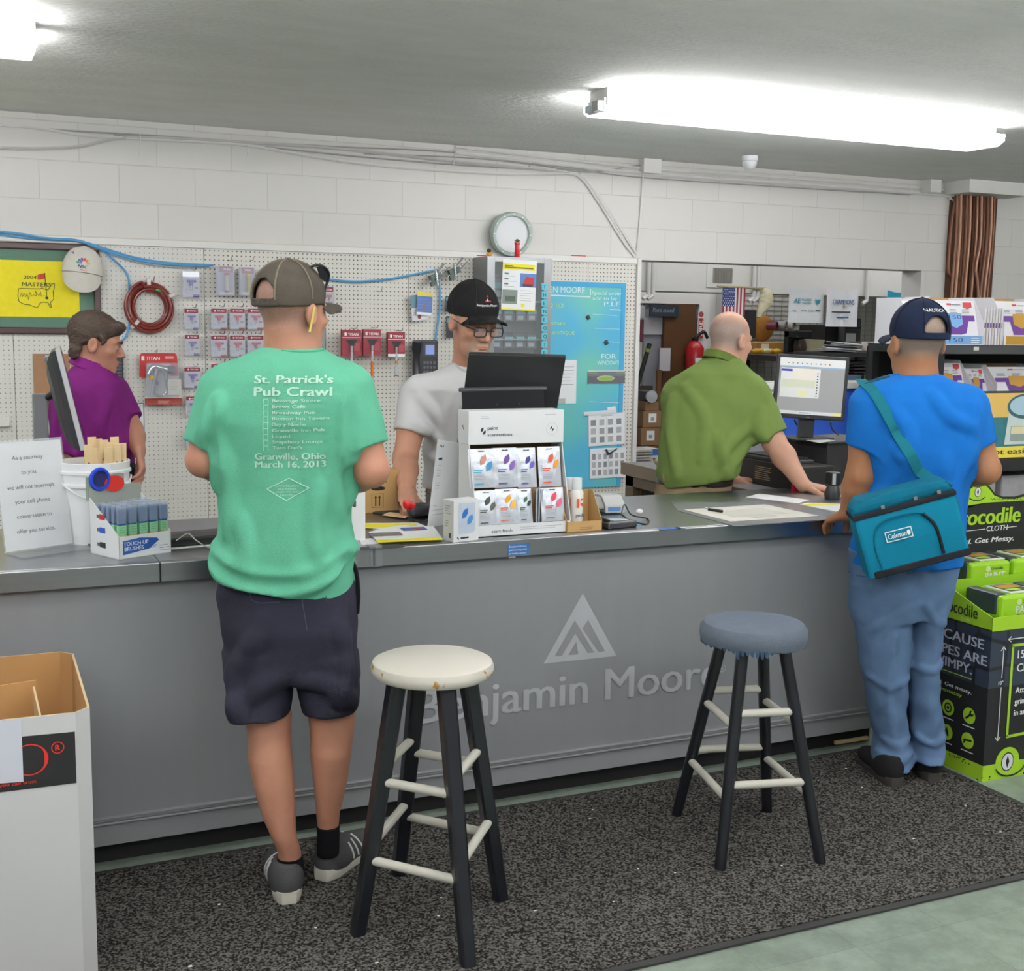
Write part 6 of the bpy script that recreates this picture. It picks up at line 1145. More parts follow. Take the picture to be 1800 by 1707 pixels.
for i, (x, z) in enumerate(((.235, -.333), (.34, -.333), (.235, -.427), (.34, -.427))):
    x /= Dp; b.disc(Dp*x, hm+z, .03, LIME, 0, 24); b.rect(Dp*x-.03, hm+z-.043, Dp*x+.03, hm+z-.039, WHT); zz = hm+z
    if i == 0: b.disc(Dp*x, zz, .019, KK, .0006, 18); b.disc(Dp*x, zz, .013, LIME, .0009, 18); b.disc(Dp*x, zz, .007, KK, .0012, 12)
    elif i == 1: b.line(Dp*x-.016, zz-.014, Dp*x+.006, zz+.006, .008, KK, .0006); b.disc(Dp*x+.011, zz+.011, .011, KK, .0006, 14); b.disc(Dp*x+.015, zz+.015, .006, LIME, .0009, 10)
    elif i == 2: b.poly([(Dp*x-.011, zz-.014, .0006), (Dp*x+.011, zz-.014, .0006), (Dp*x+.009, zz+.002, .0006), (Dp*x, zz+.02, .0006), (Dp*x-.009, zz+.002, .0006)], KK)
    else: b.line(Dp*x-.02, zz-.002, Dp*x+.02, zz+.004, .007, KK, .0006); b.line(Dp*x-.012, zz, Dp*x-.018, zz-.014, .007, KK, .0006)
def croc(b, x, y, s, z=0.):
    b.disc(x, y, s, LIME, z, 28, s*.95); b.disc(x, y, s*.52, KK, z+.0006, 26, s*.62); b.disc(x, y, s*.46, print_('e6e6ea'), z+.0009, 26, s*.54); b.poly([(x, y-s*.42, z+.0012), (x+s*.15, y, z+.0012), (x, y+s*.42, z+.0012), (x-s*.15, y, z+.0012)], KK)
    for i in range(10):
        a, e = math.pi*(1.08+.085*i), math.pi*(1.08+.085*(i+1)); b.line(x+s*1.25*math.cos(a)+.3*s, y-s*.2+s*.75*math.sin(a), x+s*1.25*math.cos(e)+.3*s, y-s*.2+s*.75*math.sin(e), s*.1, KK, z+.0008)
    for i in range(26): u = rnd.random(); b.disc(x+s*(1.3+2.2*u)*(1 if i % 2 else -1), y-s*(.75+.25*rnd.random()), s*.06, KK, z+.0008, 6)
for i in range(30): b.disc(Dp*(.45+.4*rnd.random()), z2k-.004-.012*rnd.random(), .003, KK, .0006, 6)
b.text('Crocodile', .045, TXT, None, (Dp-.07, z1k+.03), bold=.02, width=.2, align='r'); b.text('CLOTH', .01, print_('d5e6a0'), None, (Dp-.15, z1k+.012))
b.obj('side_print', t)
b = B(basis((0, -.0022, 0), (1, 0, 0), (0, 0, 1))); croc(b, .115, .062, .058)
b.line(.055, zh+.075, .4, zh+.075, .003, WHT) if False else None
for a_, c_, e_, f_ in ((.06, zh-.2, .06, zh+.0), (.06, zh+.035, .06, zh+.15), (.08, zh+.175, .4, zh+.175)): b.line(a_, c_, e_, f_, .0035, WHT)
for x, y, d in ((.06, zh+.15, 1), (.06, zh-.2, -1)): b.line(x, y, x-.012, y-.014*d, .0035, WHT); b.line(x, y, x+.012, y-.014*d, .0035, WHT)
b.line(.08, zh+.175, .094, zh+.185, .0035, WHT); b.line(.08, zh+.175, .094, zh+.165, .0035, WHT); b.text('10"', .014, WHT, None, (.045, zh+.01), bold=.02)
for a_, c_, e_, f_ in ((.105, zh-.19, .105, zh+.15), (.1, zh+.15, .46, zh+.15), (.1, zh-.19, .46, zh-.18)): b.line(a_, c_, e_, f_, .011, LIME)
b.text('15X', .03, WHT, None, (.13, zh+.1), bold=.02); b.text('CLOTHS', .03, WHT, None, (.13, zh+.05), bold=.02, width=.17)
for i, s in enumerate(('Attacks', 'grime', 'in any')): b.text(s, .022, WHT, None, (.13, zh-.03-.042*i), bold=.03)
b.text('Crocodile', .03, TXT, None, (.235, z1k+.03), bold=.03, width=.16)
b.obj('front_print', t)
# header card (cut-out outline, thick card)
HYc = Y0+Dp-.006; hc = lambda px, py: (un(px, py, Y=HYc)[0]-X0, un(px, py, Y=HYc)[2])
out = [hc(*q) for q in ((1660, 1000), (1660, 905), (1690, 880), (1703, 858), (1715, 849), (1730, 847), (1740, 855), (1750, 868), (1763, 873), (1785, 873), (1800, 869))]; out += [(Wd+.0, out[-1][1]+.03), (Wd, out[0][1])]
b = B(); b.slab([(x, Dp-.004, z) for x, z in out], (0, .004, 0), KK); b.obj('header_card', t)
F = basis((0, Dp-.0055, 0), (1, 0, 0), (0, 0, 1)); b = B(F)
lo = [hc(*q) for q in ((1662, 905), (1692, 882), (1704, 861), (1716, 852), (1729, 851), (1738, 858), (1748, 871), (1763, 877), (1785, 877), (1800, 873))]; l2 = [hc(*q) for q in ((1800, 880), (1765, 882), (1730, 884), (1662, 896))]
b.poly([(x, z, 0) for x, z in lo+l2], LIME); x, z = hc(1719, 865); s = .03; b.disc(x, z, s*.55, KK, .0006, 24, s*.66); b.disc(x, z, s*.48, print_('e6e6ea'), .0009, 24, s*.58); b.poly([(x, z-s*.42, .0012), (x+s*.16, z, .0012), (x, z+s*.42, .0012), (x-s*.16, z, .0012)], KK)
for i in range(22): xx, zz_ = hc(1742+2.6*i, 877+1.5*(i % 2)); b.disc(xx, zz_, .0028, KK, .0008, 6)
m0 = [hc(*q) for q in ((1704, 876), (1712, 880), (1724, 879), (1732, 874))]
for i in range(3): b.line(*m0[i], *m0[i+1], .004, KK, .0008)
x0_, z0_ = hc(1665, 926); x1_, _ = hc(1793, 918); b.text('Crocodile', hc(1760, 893)[1]-hc(1760, 921)[1], LIME, None, (x0_, z0_), bold=.035, width=(x1_-x0_), shear=.08)
x0_, z0_ = hc(1734, 934); b.text('CLOTH', hc(1740, 925)[1]-hc(1740, 934)[1], WHT, None, (x0_, z0_), bold=.01, width=hc(1771, 934)[0]-x0_, shear=.1); b.line(*hc(1695, 934), *hc(1732, 930), .0025, WHT); b.line(*hc(1772, 927), *hc(1788, 925), .0025, WHT)
x0_, z0_ = hc(1655, 960); b.text('Get Rid. Get Messy.', hc(1740, 945)[1]-hc(1740, 954)[1], WHT, None, (x0_, z0_), bold=.03, width=hc(1782, 951)[0]-x0_, shear=.25)
b.obj('header_print', t)
# product tubs in the tray
def tub(label, M):
    t = thing('wipes_pack', label, 'wipes pack', M=M, group='cloth packs in the display'); G = plastic('9fd22c', .3)
    B().box((0, 0, 0), (.2, .17, .085), G).obj('tub', t, bevel=.012); b = B(); b.box((.06, .02, .085), (.19, .15, .092), plastic('e4e6e2', .3)); b.obj('lid', t, bevel=.008); b = B(Matrix.Translation((0, 0, .0925))); b.rect(.072, .034, .18, .14, KK); b.rect(.08, .08, .17, .13, print_('a8812e'), .0005); b.rect(.08, .042, .14, .07, LIME, .0008); b.obj('lid_label', t)
    b = B(); b.box((-.004, .02, .01), (.05, .175, .089), plastic('2b3340', .4)); b.obj('dark_wrap', t, bevel=.01); b = B(basis((0, -.0008, 0), (1, 0, 0), (0, 0, 1))); b.text('PAINT', .026, WHT, None, (.07, .02), bold=.03, width=.1); b.text('Crocodile', .011, TXT, None, (.1, .055), bold=.02, width=.06); b.disc(.085, .06, .012, print_('d6e8b0'), 0, 14); b.lines(.075, .014, .09, 1, .01, TXT, .0025); b.obj('front_label', t); return t
p = tub('lime paint cloth pack in the lower front tray, left', frame((X0+.07, Y0+.03, z1k+.03)))
copy(p, frame((X0+.30, Y0+.03, z1k+.03)), 'lime paint cloth pack in the lower front tray, at the right edge'); copy(p, frame((X0+.13, Y0+.245, zf+.056)), 'lime paint cloth pack on the raised rear step, left'); copy(p, frame((X0+.345, Y0+.245, zf+.056)), 'lime paint cloth pack on the raised rear step, at the right edge')
copy(p, frame((X0+.08, Y0+.03, z1k+.13), .25), 'lime paint cloth pack lying askew on the front tray') if False else None
# ================================================================== big white carton at the left front
h0 = .70; x1_, yf_, yb_ = .283, 3.02, 3.60; x0_ = -.42
t = thing('cardboard_box', 'tall open white carton with black and red logo at the left front', 'box', (x0_, yf_, 0), -.02); w, d = x1_-x0_, yb_-yf_; WC3 = mat('d6d5d6', rough=.6, var=.04, scale=5); INN = mat('b68a58', rough=.85, var=.08, scale=5); th = .006; ch = .035
def prof(i, z): return [(i, i, z), (w-ch, i, z), (w-i, ch, z), (w-i, d-ch, z), (w-ch, d-i, z), (i, d-i, z)]
b = B(); o_, n_ = [prof(0, z) for z in (0, h0)], [prof(th, z) for z in (.01, h0)]
b.ring(o_, WC3, caps=False, smooth=False); b.ring([n_[1], n_[0]], INN, caps=False, smooth=False); b.ring([o_[1], n_[1]], mat('cdb48c', rough=.8), caps=False, smooth=False); b.poly([tuple(q) for q in n_[0]], INN); b.obj('carton_body', t)
b = B(); b.slab([(.02, d*.45, .0), (w-.10, d*.62, 0.), (w-.105, d*.66, h0-.02), (.02, d*.5, h0-.03)], (0, .005, 0), INN); b.slab([(w-.105, d*.66, .1), (w-.06, .03, .1), (w-.105, .02, h0-.06), (w-.115, d*.62, h0-.03)], (.005, 0, 0), mat('cdb48c', rough=.8)); b.obj('divider', t)
LF = t.matrix_world.inverted() @ basis((x0_, yf_, 0), (math.cos(-.02), math.sin(-.02), 0), (0, 0, 1)); LF = basis((0, -.0012, 0), (1, 0, 0), (0, 0, 1))
lp = lambda px, py: (LF.inverted() @ t.matrix_world.inverted() @ Vector(un(px, py, Y=yf_-.005)))
b = B(LF); q = [lp(*a) for a in ((-80, 1402), (134, 1374), (131, 1284), (-80, 1305))]; b.poly([(v[0], v[1], 0) for v in q], print_('17181a')); q = [lp(*a) for a in ((-90, 1383), (41, 1372), (37, 1262), (-90, 1270))]; b.poly([(v[0], v[1], .0012) for v in q], paper('d9dbe8'))
c0 = lp(62, 1334); rr = (lp(62, 1307)-lp(62, 1362))[1]/2; RD = print_('e02a22'); cx = lp(52, 1334)
for k in range(40):
    a = -math.pi*.62+math.pi*1.24*k/40; e = -math.pi*.62+math.pi*1.24*(k+1)/40; f = lambda an, s: (cx[0]+s*rr*1.08*math.cos(an), cx[1]+rr*math.sin(an)*(1.0 if s > .95 else .93)); i1 = .8+.12*abs(math.sin(a)); b.poly([(*f(a, 1), .0006), (*f(e, 1), .0006), (*f(e, .78+.14*abs(math.sin(e))), .0006), (*f(a, .78+.14*abs(math.sin(a))), .0006)], RD)
c1_ = lp(101, 1312); b.text('R', .014, RD, Matrix.Translation((0, 0, .0006)), (c1_[0], c1_[1]-.007), bold=.02, align='c')
for k in range(22): a, e = 2*math.pi*k/22, 2*math.pi*(k+1)/22; b.line(c1_[0]+.0135*math.cos(a), c1_[1]+.0135*math.sin(a), c1_[0]+.0135*math.cos(e), c1_[1]+.0135*math.sin(e), .0022, RD, .0006)
c2_ = lp(-40, 1384); b.text('a name you can trust.', .008, RD, Matrix.Translation((0, 0, .0018)) @ Matrix.Translation((c2_[0], c2_[1]-.0, 0)) @ Matrix.Rotation(.0, 4, 'Z'), (0, -.004), bold=.02, width=lp(66, 1374)[0]-c2_[0])
b.obj('logo_print', t)
# ================================================================== the two stools
def stool(label, cx, cy, rz, h, R, legs, seatm, padded):
    t = thing('bar_stool', label, 'stool', (cx, cy, 0), 0)
    if padded:
        PADM = seatm; b = B(); prof = [(0, h), (R*.7, h-.002), (R*.93, h-.008), (R, h-.024), (R*1.01, h-.045), (R*.985, h-.06), (0, h-.06)]
        n = 44; rings = [[(r*math.cos(2*math.pi*j/n), r*math.sin(2*math.pi*j/n), z-(.012*rnd.random() if (i == 5) else 0)) for j in range(n)] for i, (r, z) in enumerate(prof) if r > 0]; b.ring(rings, PADM); b.obj('seat', t)
        b = B(); LB = cloth('3a4f66', .4)
        for j in range(70): a = 2*math.pi*j/70; r = R*.985; l = .006+.016*rnd.random()*(1.5 if (j//7) % 3 == 0 else .5); b.slab([(r*math.cos(a), r*math.sin(a), h-.056), (r*math.cos(a+.09), r*math.sin(a+.09), h-.056), (r*math.cos(a+.07), r*math.sin(a+.07), h-.06-l), (r*math.cos(a+.02), r*math.sin(a+.02), h-.06-l*.8)], (-.002*math.cos(a), -.002*math.sin(a), 0), LB)
        b.obj('frayed_edge', t)
    else:
        B().lathe([(0, h), (R*.9, h-.001), (R*.965, h-.006), (R, h-.02), (R*.985, h-.034), (R*.93, h-.042), (0, h-.042)], seatm, 56).obj('seat', t)
    BK = mat('15171d', rough=.28, var=.5, scale=18, bump=.08, bscale=30); RU = mat('cfcbc0', rough=.5, var=.15, scale=12)
    tops = []
    for i, (fx, fy) in enumerate(legs):
        f = np.array([fx-cx, fy-cy, .0]); tp = f*.0; u = f/np.linalg.norm(f); tp = u*R*.62; tp[2] = h-.042; tops.append((f, tp)); b = B()
        s = (.021, .017) if not padded else (.019, .017)
        if padded: b.tube([f, f*.5+tp*.5, tp], [s[1], s[0], s[0]], BK, 14)
        else:
            ax = np.array([u[1], -u[0], 0])
            b.ring([[tuple(q+(.5*ux+.5*uy)*0+s_*(math.cos(an)*u+math.sin(an)*ax)) for an in [math.pi/4*k2+math.pi/8 for k2 in range(8)]] for q, s_ in ((f, .022), (tp, .026))], BK, smooth=False) if False else b.ring([[tuple(q+s_*(a1*u+a2*ax)) for a1, a2 in ((-1, -.7), (-.7, -1), (.7, -1), (1, -.7), (1, .7), (.7, 1), (-.7, 1), (-1, .7))] for q, s_ in ((f, .0185), (tp, .0225))], BK, smooth=False)
        b.obj('leg', t)
    K_ = len(legs)
    for i in range(K_):
        (f0, t0_), (f1, t1_) = tops[i], tops[(i+1) % K_]
        for z in ((.21, .42) if i % 2 == 0 else (.25, .46)):
            k = z/(h-.042); p0, p1 = f0+(t0_-f0)*k, f1+(t1_-f1)*k; d_ = (p1-p0)*.02; b = B(); b.tube([p0+d_, p1-d_], .0125, RU, 10); b.obj('rung', t)
    return t
def seatmat():
    m = bpy.data.materials.new('chipped_white'); nt, b, N = nodes(m); L = nt.links.new; tc = N('ShaderNodeTexCoord'); nz = N('ShaderNodeTexNoise', in_Scale=26., in_Detail=5.); L(tc.outputs['Object'], nz.inputs['Vector']); sp = N('ShaderNodeSeparateXYZ'); L(tc.outputs['Object'], sp.inputs[0])
    mr = N('ShaderNodeMapRange'); mr.inputs['From Min'].default_value = .722; mr.inputs['From Max'].default_value = .742; mr.inputs['To Min'].default_value = .04; mr.inputs['To Max'].default_value = -.2; L(sp.outputs[2], mr.inputs['Value'])
    ad = N('ShaderNodeMath', operation='ADD'); L(nz.outputs['Fac'], ad.inputs[0]); L(mr.outputs['Result'], ad.inputs[1])
    rp = N('ShaderNodeValToRGB'); e = rp.color_ramp.elements; e[0].position = .62; e[0].color = lin('d9d3c8'); e[1].position = .66; e[1].color = lin('b8863c'); L(ad.outputs[0], rp.inputs[0]); L(rp.outputs[0], b.inputs['Base Color']); b.inputs['Roughness'].default_value = .42
    return m
ST1 = [un(*q, Z=0)[:2] for q in ((628, 1648), (823, 1703), (881, 1586), (700, 1542))]; ST2 = [un(*q, Z=0)[:2] for q in ((1188, 1437), (1265, 1533), (1443, 1521), (1348, 1430))]
for lg, lab, seat, h, pad, R in ((ST1, 'wooden bar stool with chipped white seat and black square legs', (757, 1158), None, False, .165), (ST2, 'bar stool with grey fabric covered seat and round black legs', (1338, 1088), None, True, .165)):
    cx, cy = np.mean([q[0] for q in lg]), np.mean([q[1] for q in lg]); hz = un(*seat, Y=cy)[2]
    stool(lab, cx, cy, 0, hz+.0, R, lg, seatmat() if not pad else cloth('5c6470', .3, 300, var=.1), pad)
b = B()
for i in range(34): x, y = rnd.uniform(.5, 3.2), rnd.uniform(2.65, 3.55); b.cbox((x, y, .0115), (.004+.006*rnd.random(), .003+.004*rnd.random(), .001), paper('d8d4c8'), None)
o = b.obj('crumbs'); o['label'] = 'pale crumbs and lint scattered on the dark mat'; o['category'] = 'crumbs'; o['kind'] = 'stuff'
b = B(); q = un(1465, 1295, Z=.0); b.cbox((q[0], 3.72, .02), (.16, .012, .012), WOOD, None); b.thing('stir_stick', 'wooden stick lying under the counter toe kick', 'stick')
# ================================================================== people: smooth distance fields turned into one skin per body
def smin(a, b, k):
    h = np.clip(.5+.5*(b-a)/k, 0, 1); return b*(1-h)+a*h-k*h*(1-h)
A_ = lambda *v: np.array(v, float)
class Sdf:
    def __init__(s): s.ops = []; s.disp = None; s.cuts = []
    def add(s, fn, c, r, k=.02, op='u'): s.ops.append((fn, np.asarray(c, float), r, k, op)); return s
    def cap(s, a, b, ra, rb=None, k=.02, op='u'):
        a, b = np.asarray(a, float), np.asarray(b, float); rb = ra if rb is None else rb; ba = b-a; l2 = ba@ba+1e-12
        def f(P):
            t = np.clip((P-a)@ba/l2, 0, 1); return np.linalg.norm(P-a-t[:, None]*ba, axis=1)-(ra+(rb-ra)*t)
        return s.add(f, (a+b)/2, math.sqrt(l2)/2+max(ra, rb), k, op)
    def chain(s, pts, rs, k=.02):
        for i in range(len(pts)-1): s.cap(pts[i], pts[i+1], rs[i], rs[i+1], k)
        return s
    def ell(s, c, r, k=.02, op='u', R=None):
        c, r = np.asarray(c, float), np.asarray(r, float)
        def f(P):
            q = P-c
            if R is not None: q = q@R
            k0 = np.linalg.norm(q/r, axis=1); k1 = np.linalg.norm(q/(r*r), axis=1)+1e-9; return k0*(k0-1)/k1
        return s.add(f, c, max(r), k, op)
    def loft(s, rows, k=.02, n=2.3, ext=0., op='u'):      # rows: (centre xyz, half width, half depth), stacked by height, screen aligned
        rows = sorted(rows, key=lambda q: q[0][2]); C = np.array([q[0] for q in rows]); z = C[:, 2]; cu, cw = C@U3, C@W3; a = np.array([q[1] for q in rows]); b = np.array([q[2] for q in rows])
        def f(P):
            zz = P[:, 2]; A, Bq = np.interp(zz, z, a)+ext, np.interp(zz, z, b)+ext
            q = (np.abs((P@U3-np.interp(zz, z, cu))/A)**n+np.abs((P@W3-np.interp(zz, z, cw))/Bq)**n)**(1/n)
            return np.maximum((q-1)*np.minimum(A, Bq)*.85, np.maximum(z[0]-zz, zz-z[-1]))
        return s.add(f, C.mean(0), np.linalg.norm(C-C.mean(0), axis=1).max()+a.max()+b.max(), k, op)
    def sub(s, o, M, r, k=.02, c=None):                      # another field in its own frame (columns of M are its axes)
        c = np.zeros(3) if c is None else c
        o_ = np.asarray(c, float)
        g = np.linalg.norm(M[:, 0]); return s.add(lambda P: o((P-o_)@M/g**2)*g, o_, r*g, k)
    def plane(s, p, n): s.cuts.append((np.asarray(p, float), np.asarray(n, float))); return s
    def __call__(s, P):
        d = np.full(len(P), 1.)
        for fn, c, r, k, op in s.ops:
            m = np.linalg.norm(P-c, axis=1) < r+.09
            if not m.any(): continue
            v = fn(P[m])
            if op == 'u': d[m] = smin(d[m], v, k)
            elif op == 's': d[m] = -smin(-d[m], v, k)
        if s.disp is not None: d = d+s.disp(P)
        for p, n in s.cuts: d = np.maximum(d, (P-p)@n)
        return d
def skin(name, f, lo, hi, h, mats, parent=None, pick=None, smooth=1):
    lo = np.asarray(lo, float); n = np.ceil((np.asarray(hi)-lo)/h).astype(int); Bk = 8; nb = (n+Bk)//Bk; N = nb*Bk
    bi = np.stack(np.meshgrid(*[np.arange(q) for q in nb], indexing='ij'), -1).reshape(-1, 3)
    cd = f(lo+(bi*Bk+(Bk-1)/2)*h); act = np.abs(cd) < Bk*h*1.35
    G = np.repeat(np.repeat(np.repeat(np.where(cd < 0, -1., 1.).reshape(nb), Bk, 0), Bk, 1), Bk, 2).astype(np.float32)
    off = np.stack(np.meshgrid(*[np.arange(Bk)]*3, indexing='ij'), -1).reshape(-1, 3)
    for s0 in range(0, act.sum(), 400):
        bb = bi[act][s0:s0+400]; idx = (bb[:, None]*Bk+off[None]).reshape(-1, 3); G[idx[:, 0], idx[:, 1], idx[:, 2]] = f(lo+idx*h)
    neg = G < 0; cor = [(i, j, k) for i in (0, 1) for j in (0, 1) for k in (0, 1)]; sh = [q-1 for q in N]
    cnt = sum(neg[i:i+sh[0], j:j+sh[1], k:k+sh[2]].astype(np.int8) for i, j, k in cor); cell = np.argwhere((cnt > 0) & (cnt < 8))
    cid = -np.ones(sh, np.int64); cid[cell[:, 0], cell[:, 1], cell[:, 2]] = np.arange(len(cell))
    acc = np.zeros((len(cell), 3)); w = np.zeros(len(cell))
    for a in cor:
        for ax in range(3):
            if a[ax]: continue
            b = list(a); b[ax] = 1; va = G[tuple((cell+a).T)]; vb = G[tuple((cell+b).T)]; m = (va < 0) != (vb < 0); t = va[m]/(va[m]-vb[m]); p = np.tile(np.array(a, float), (m.sum(), 1)); p[:, ax] += t; acc[m] += p; w[m] += 1
    V_ = lo+(cell+acc/w[:, None])*h; F = []
    for ax in range(3):
        s1 = [slice(0, None)]*3; s2 = [slice(0, None)]*3; s1[ax] = slice(0, -1); s2[ax] = slice(1, None); e = np.argwhere(neg[tuple(s1)] != neg[tuple(s2)]); u, v = (ax+1) % 3, (ax+2) % 3
        e = e[(e[:, u] > 0) & (e[:, v] > 0) & (e[:, u] < sh[u]) & (e[:, v] < sh[v]) & (e[:, ax] < sh[ax])]
        q = []
        for du, dv in ((1, 1), (0, 1), (0, 0), (1, 0)): c = e.copy(); c[:, u] -= du; c[:, v] -= dv; q.append(cid[tuple(c.T)])
        q = np.stack(q, 1); fl = neg[tuple(e.T)]; q[~fl] = q[~fl][:, ::-1]; F.append(q[(q >= 0).all(1)])
    F = np.concatenate(F)
    for _ in range(smooth):
        nbv = np.zeros_like(V_); ct = np.zeros(len(V_))
        for i in range(4): np.add.at(nbv, F[:, i], V_[F[:, (i+1) % 4]]); np.add.at(ct, F[:, i], 1)
        V_ = V_*.5+.5*nbv/np.maximum(ct, 1)[:, None]
    me = bpy.data.meshes.new(name); me.vertices.add(len(V_)); me.vertices.foreach_set('co', V_.astype(np.float32).ravel()); me.loops.add(F.size); me.loops.foreach_set('vertex_index', F.ravel().astype(np.int32)); me.polygons.add(len(F)); me.polygons.foreach_set('loop_start', np.arange(0, F.size, 4, dtype=np.int32)); me.polygons.foreach_set('loop_total', np.full(len(F), 4, np.int32))
    for m in mats: me.materials.append(m)
    me.update(calc_edges=True); me.polygons.foreach_set('use_smooth', np.ones(len(F), bool))
    if pick is not None: at_ = me.attributes.new('mix', 'FLOAT', 'POINT'); at_.data.foreach_set('value', np.asarray(pick(V_), np.float32))
    o = bpy.data.objects.new(name, me); COL.objects.link(o)
    if parent is not None: o.parent = parent; o.matrix_parent_inverse = parent.matrix_world.inverted()
    return o
def kid(b, name, parent): o = b.obj(name, parent); o.matrix_parent_inverse = parent.matrix_world.inverted() if parent.type == 'EMPTY' else Matrix(); return o
def row(py, xl, xr, dh, dep, dw=0.): p, q = V(xl, py, dh), V(xr, py, dh); return ((p+q)/2+W3*dw, np.linalg.norm(q-p)/2, dep)
def folds(amp, s=1., ph=0.):
    def f(P):
        u, w, z = P@U3*s, P@W3*s, P[:, 2]*s
        return amp*(np.sin(34*u+6*np.sin(9*z+ph)+11*w)*.45+np.sin(23*z+19*u+4*np.sin(14*u+ph)+8*w)*.4+np.sin(61*z-40*u+5*np.sin(20*u)+ph)*.2)
    return f
def march(f, p, d, eps=.0015, tmax=.6):
    P = np.array(p, float).reshape(-1, 3).copy(); D = np.tile(np.asarray(d, float), (len(P), 1)); t = np.zeros(len(P))
    for _ in range(40): v = f(P+D*t[:, None])-eps; t = np.minimum(t+np.clip(v, -.02, .05)*.8, tmax)
    return P+D*t[:, None]
def decal(f, px, py, dh, text, h_px, w_px, m, b, bold=0., dirn=None, back=.35, slope=0., shear=0.):   # lettering laid on a curved garment
    v, fc, x0, x1, y0, y1 = text_mesh(text, bold, shear, 1.); a = V(px, py, dh-back); ux = V(px+w_px, py+slope*w_px, dh-back)-a; uz = V(px, py-h_px, dh-back)-a
    P = np.array([a+ux*(q[0]-x0)/(x1-x0)+uz*(q[1]/.7) for q in v]); P = march(f, P, W3 if dirn is None else dirn, .0015+np.array([q[2] for q in v])*.02); b.add([tuple(q) for q in P], fc, m)
def seam(f, pts, dh, m, b, r=.0018, back=.35, n=5):
    P = march(f, [V(a, c, dh-back) for a, c in spline([A_(x, y) for x, y in pts], n)], W3, .0); P = P[np.abs(f(P)) < .01]
    if len(P) > 2: b.tube([tuple(q) for q in P], r, m, 5)
def ridge(S, pts, dh, r=.012, sink=.004, k=.03, op='u', dirn=None):    # a soft fold (or groove) laid along a garment
    d = W3 if dirn is None else dirn; P = march(S, [V(a, c, dh)-d*.35 for a, c in spline([A_(x, y) for x, y in pts], 4)], d, 0.); P = [q for q in P if abs(S(q[None])[0]) < .01]
    for a, e in zip(P[:-1], P[1:]): S.cap(a+d*sink, e+d*sink, r, None, k, op)
def axes(F, pitch=0., roll=0.):                              # head frame: x person's right, y forward, z up
    F = np.asarray(F, float); F = F/np.linalg.norm(F); y = F*math.cos(pitch)+Z3*math.sin(pitch); x = np.cross(y, Z3); x /= np.linalg.norm(x); z = np.cross(x, y); c, s = math.cos(roll), math.sin(roll)
    return np.stack([c*x+s*z, y, c*z-s*x], 1)
def headsdf(jaw=1., beard=0.):
    s = Sdf(); s.ell((0, -.014, .035), (.076, .098, .087)); s.ell((0, .03, -.03), (.064*jaw, .062, .085), .03); s.ell((0, .045, -.085), (.044*jaw, .045, .032), .03); s.cap((-.012, .078, -.1), (.012, .078, -.1), .016, None, .02)
    s.cap((0, .09, .008), (0, .112, -.03), .008, .0115, .012); s.ell((.012, .1, -.035), (.009, .01, .008), .006); s.ell((-.012, .1, -.035), (.009, .01, .008), .006)
    for q in (-1, 1):
        s.cap((q*.014, .086, .02), (q*.045, .072, .021), .011, .009, .014); s.ell((q*.046, .062, -.022), (.02, .02, .016), .02); s.ell((q*.032, .098, .0), (.017, .016, .011), .012, 's'); s.ell((q*.032, .08, .0), (.0125, .0125, .0125), .003)
        s.ell((q*.08, -.008, -.008), (.012, .021, .033), .008, 'u'); s.ell((q*.09, -.003, -.005), (.008, .011, .02), .006, 's')
    s.ell((0, .0935, -.06), (.022, .011, .005), .006); s.ell((0, .0925, -.069), (.019, .011, .0055), .006); s.ell((0, .105, -.0645), (.024, .008, .0016), .003, 's')
    return s
sg = lambda x, w: np.clip(x/w+.5, 0, 1)
def person(label, at_): return thing('person', label, 'person', (float(at_[0]), float(at_[1]), 0))
def skinmat(c, red=.12, hair=None):
    m = mat(c, rough=.5, var=red, scale=22., bump=.12, bscale=260.); nt = m.node_tree; b = nt.nodes['Principled BSDF']
    if hair:      # short hair pigment where the mesh attribute says so
        src = b.inputs['Base Color'].links[0].from_socket; at_ = _mk(nt, 'ShaderNodeAttribute', dict(attribute_name='mix')); nz = _mk(nt, 'ShaderNodeTexNoise', dict(in_Scale=240., in_Detail=2.)); hx = _mk(nt, 'ShaderNodeMix', dict(data_type='RGBA')); h1 = lin(hair)
        hx.inputs['A'].default_value = tuple(v*.6 for v in h1[:3])+(1,); hx.inputs['B'].default_value = tuple(v*1.35 for v in h1[:3])+(1,); nt.links.new(nz.outputs['Fac'], hx.inputs['Factor']); mx = _mk(nt, 'ShaderNodeMix', dict(data_type='RGBA')); nt.links.new(at_.outputs['Fac'], mx.inputs['Factor']); nt.links.new(src, mx.inputs['A']); nt.links.new(hx.outputs['Result'], mx.inputs['B']); nt.links.new(mx.outputs['Result'], b.inputs['Base Color'])
    b.inputs['Subsurface Weight'].default_value = .06; b.inputs['Subsurface Radius'].default_value = (.012, .005, .003); return m
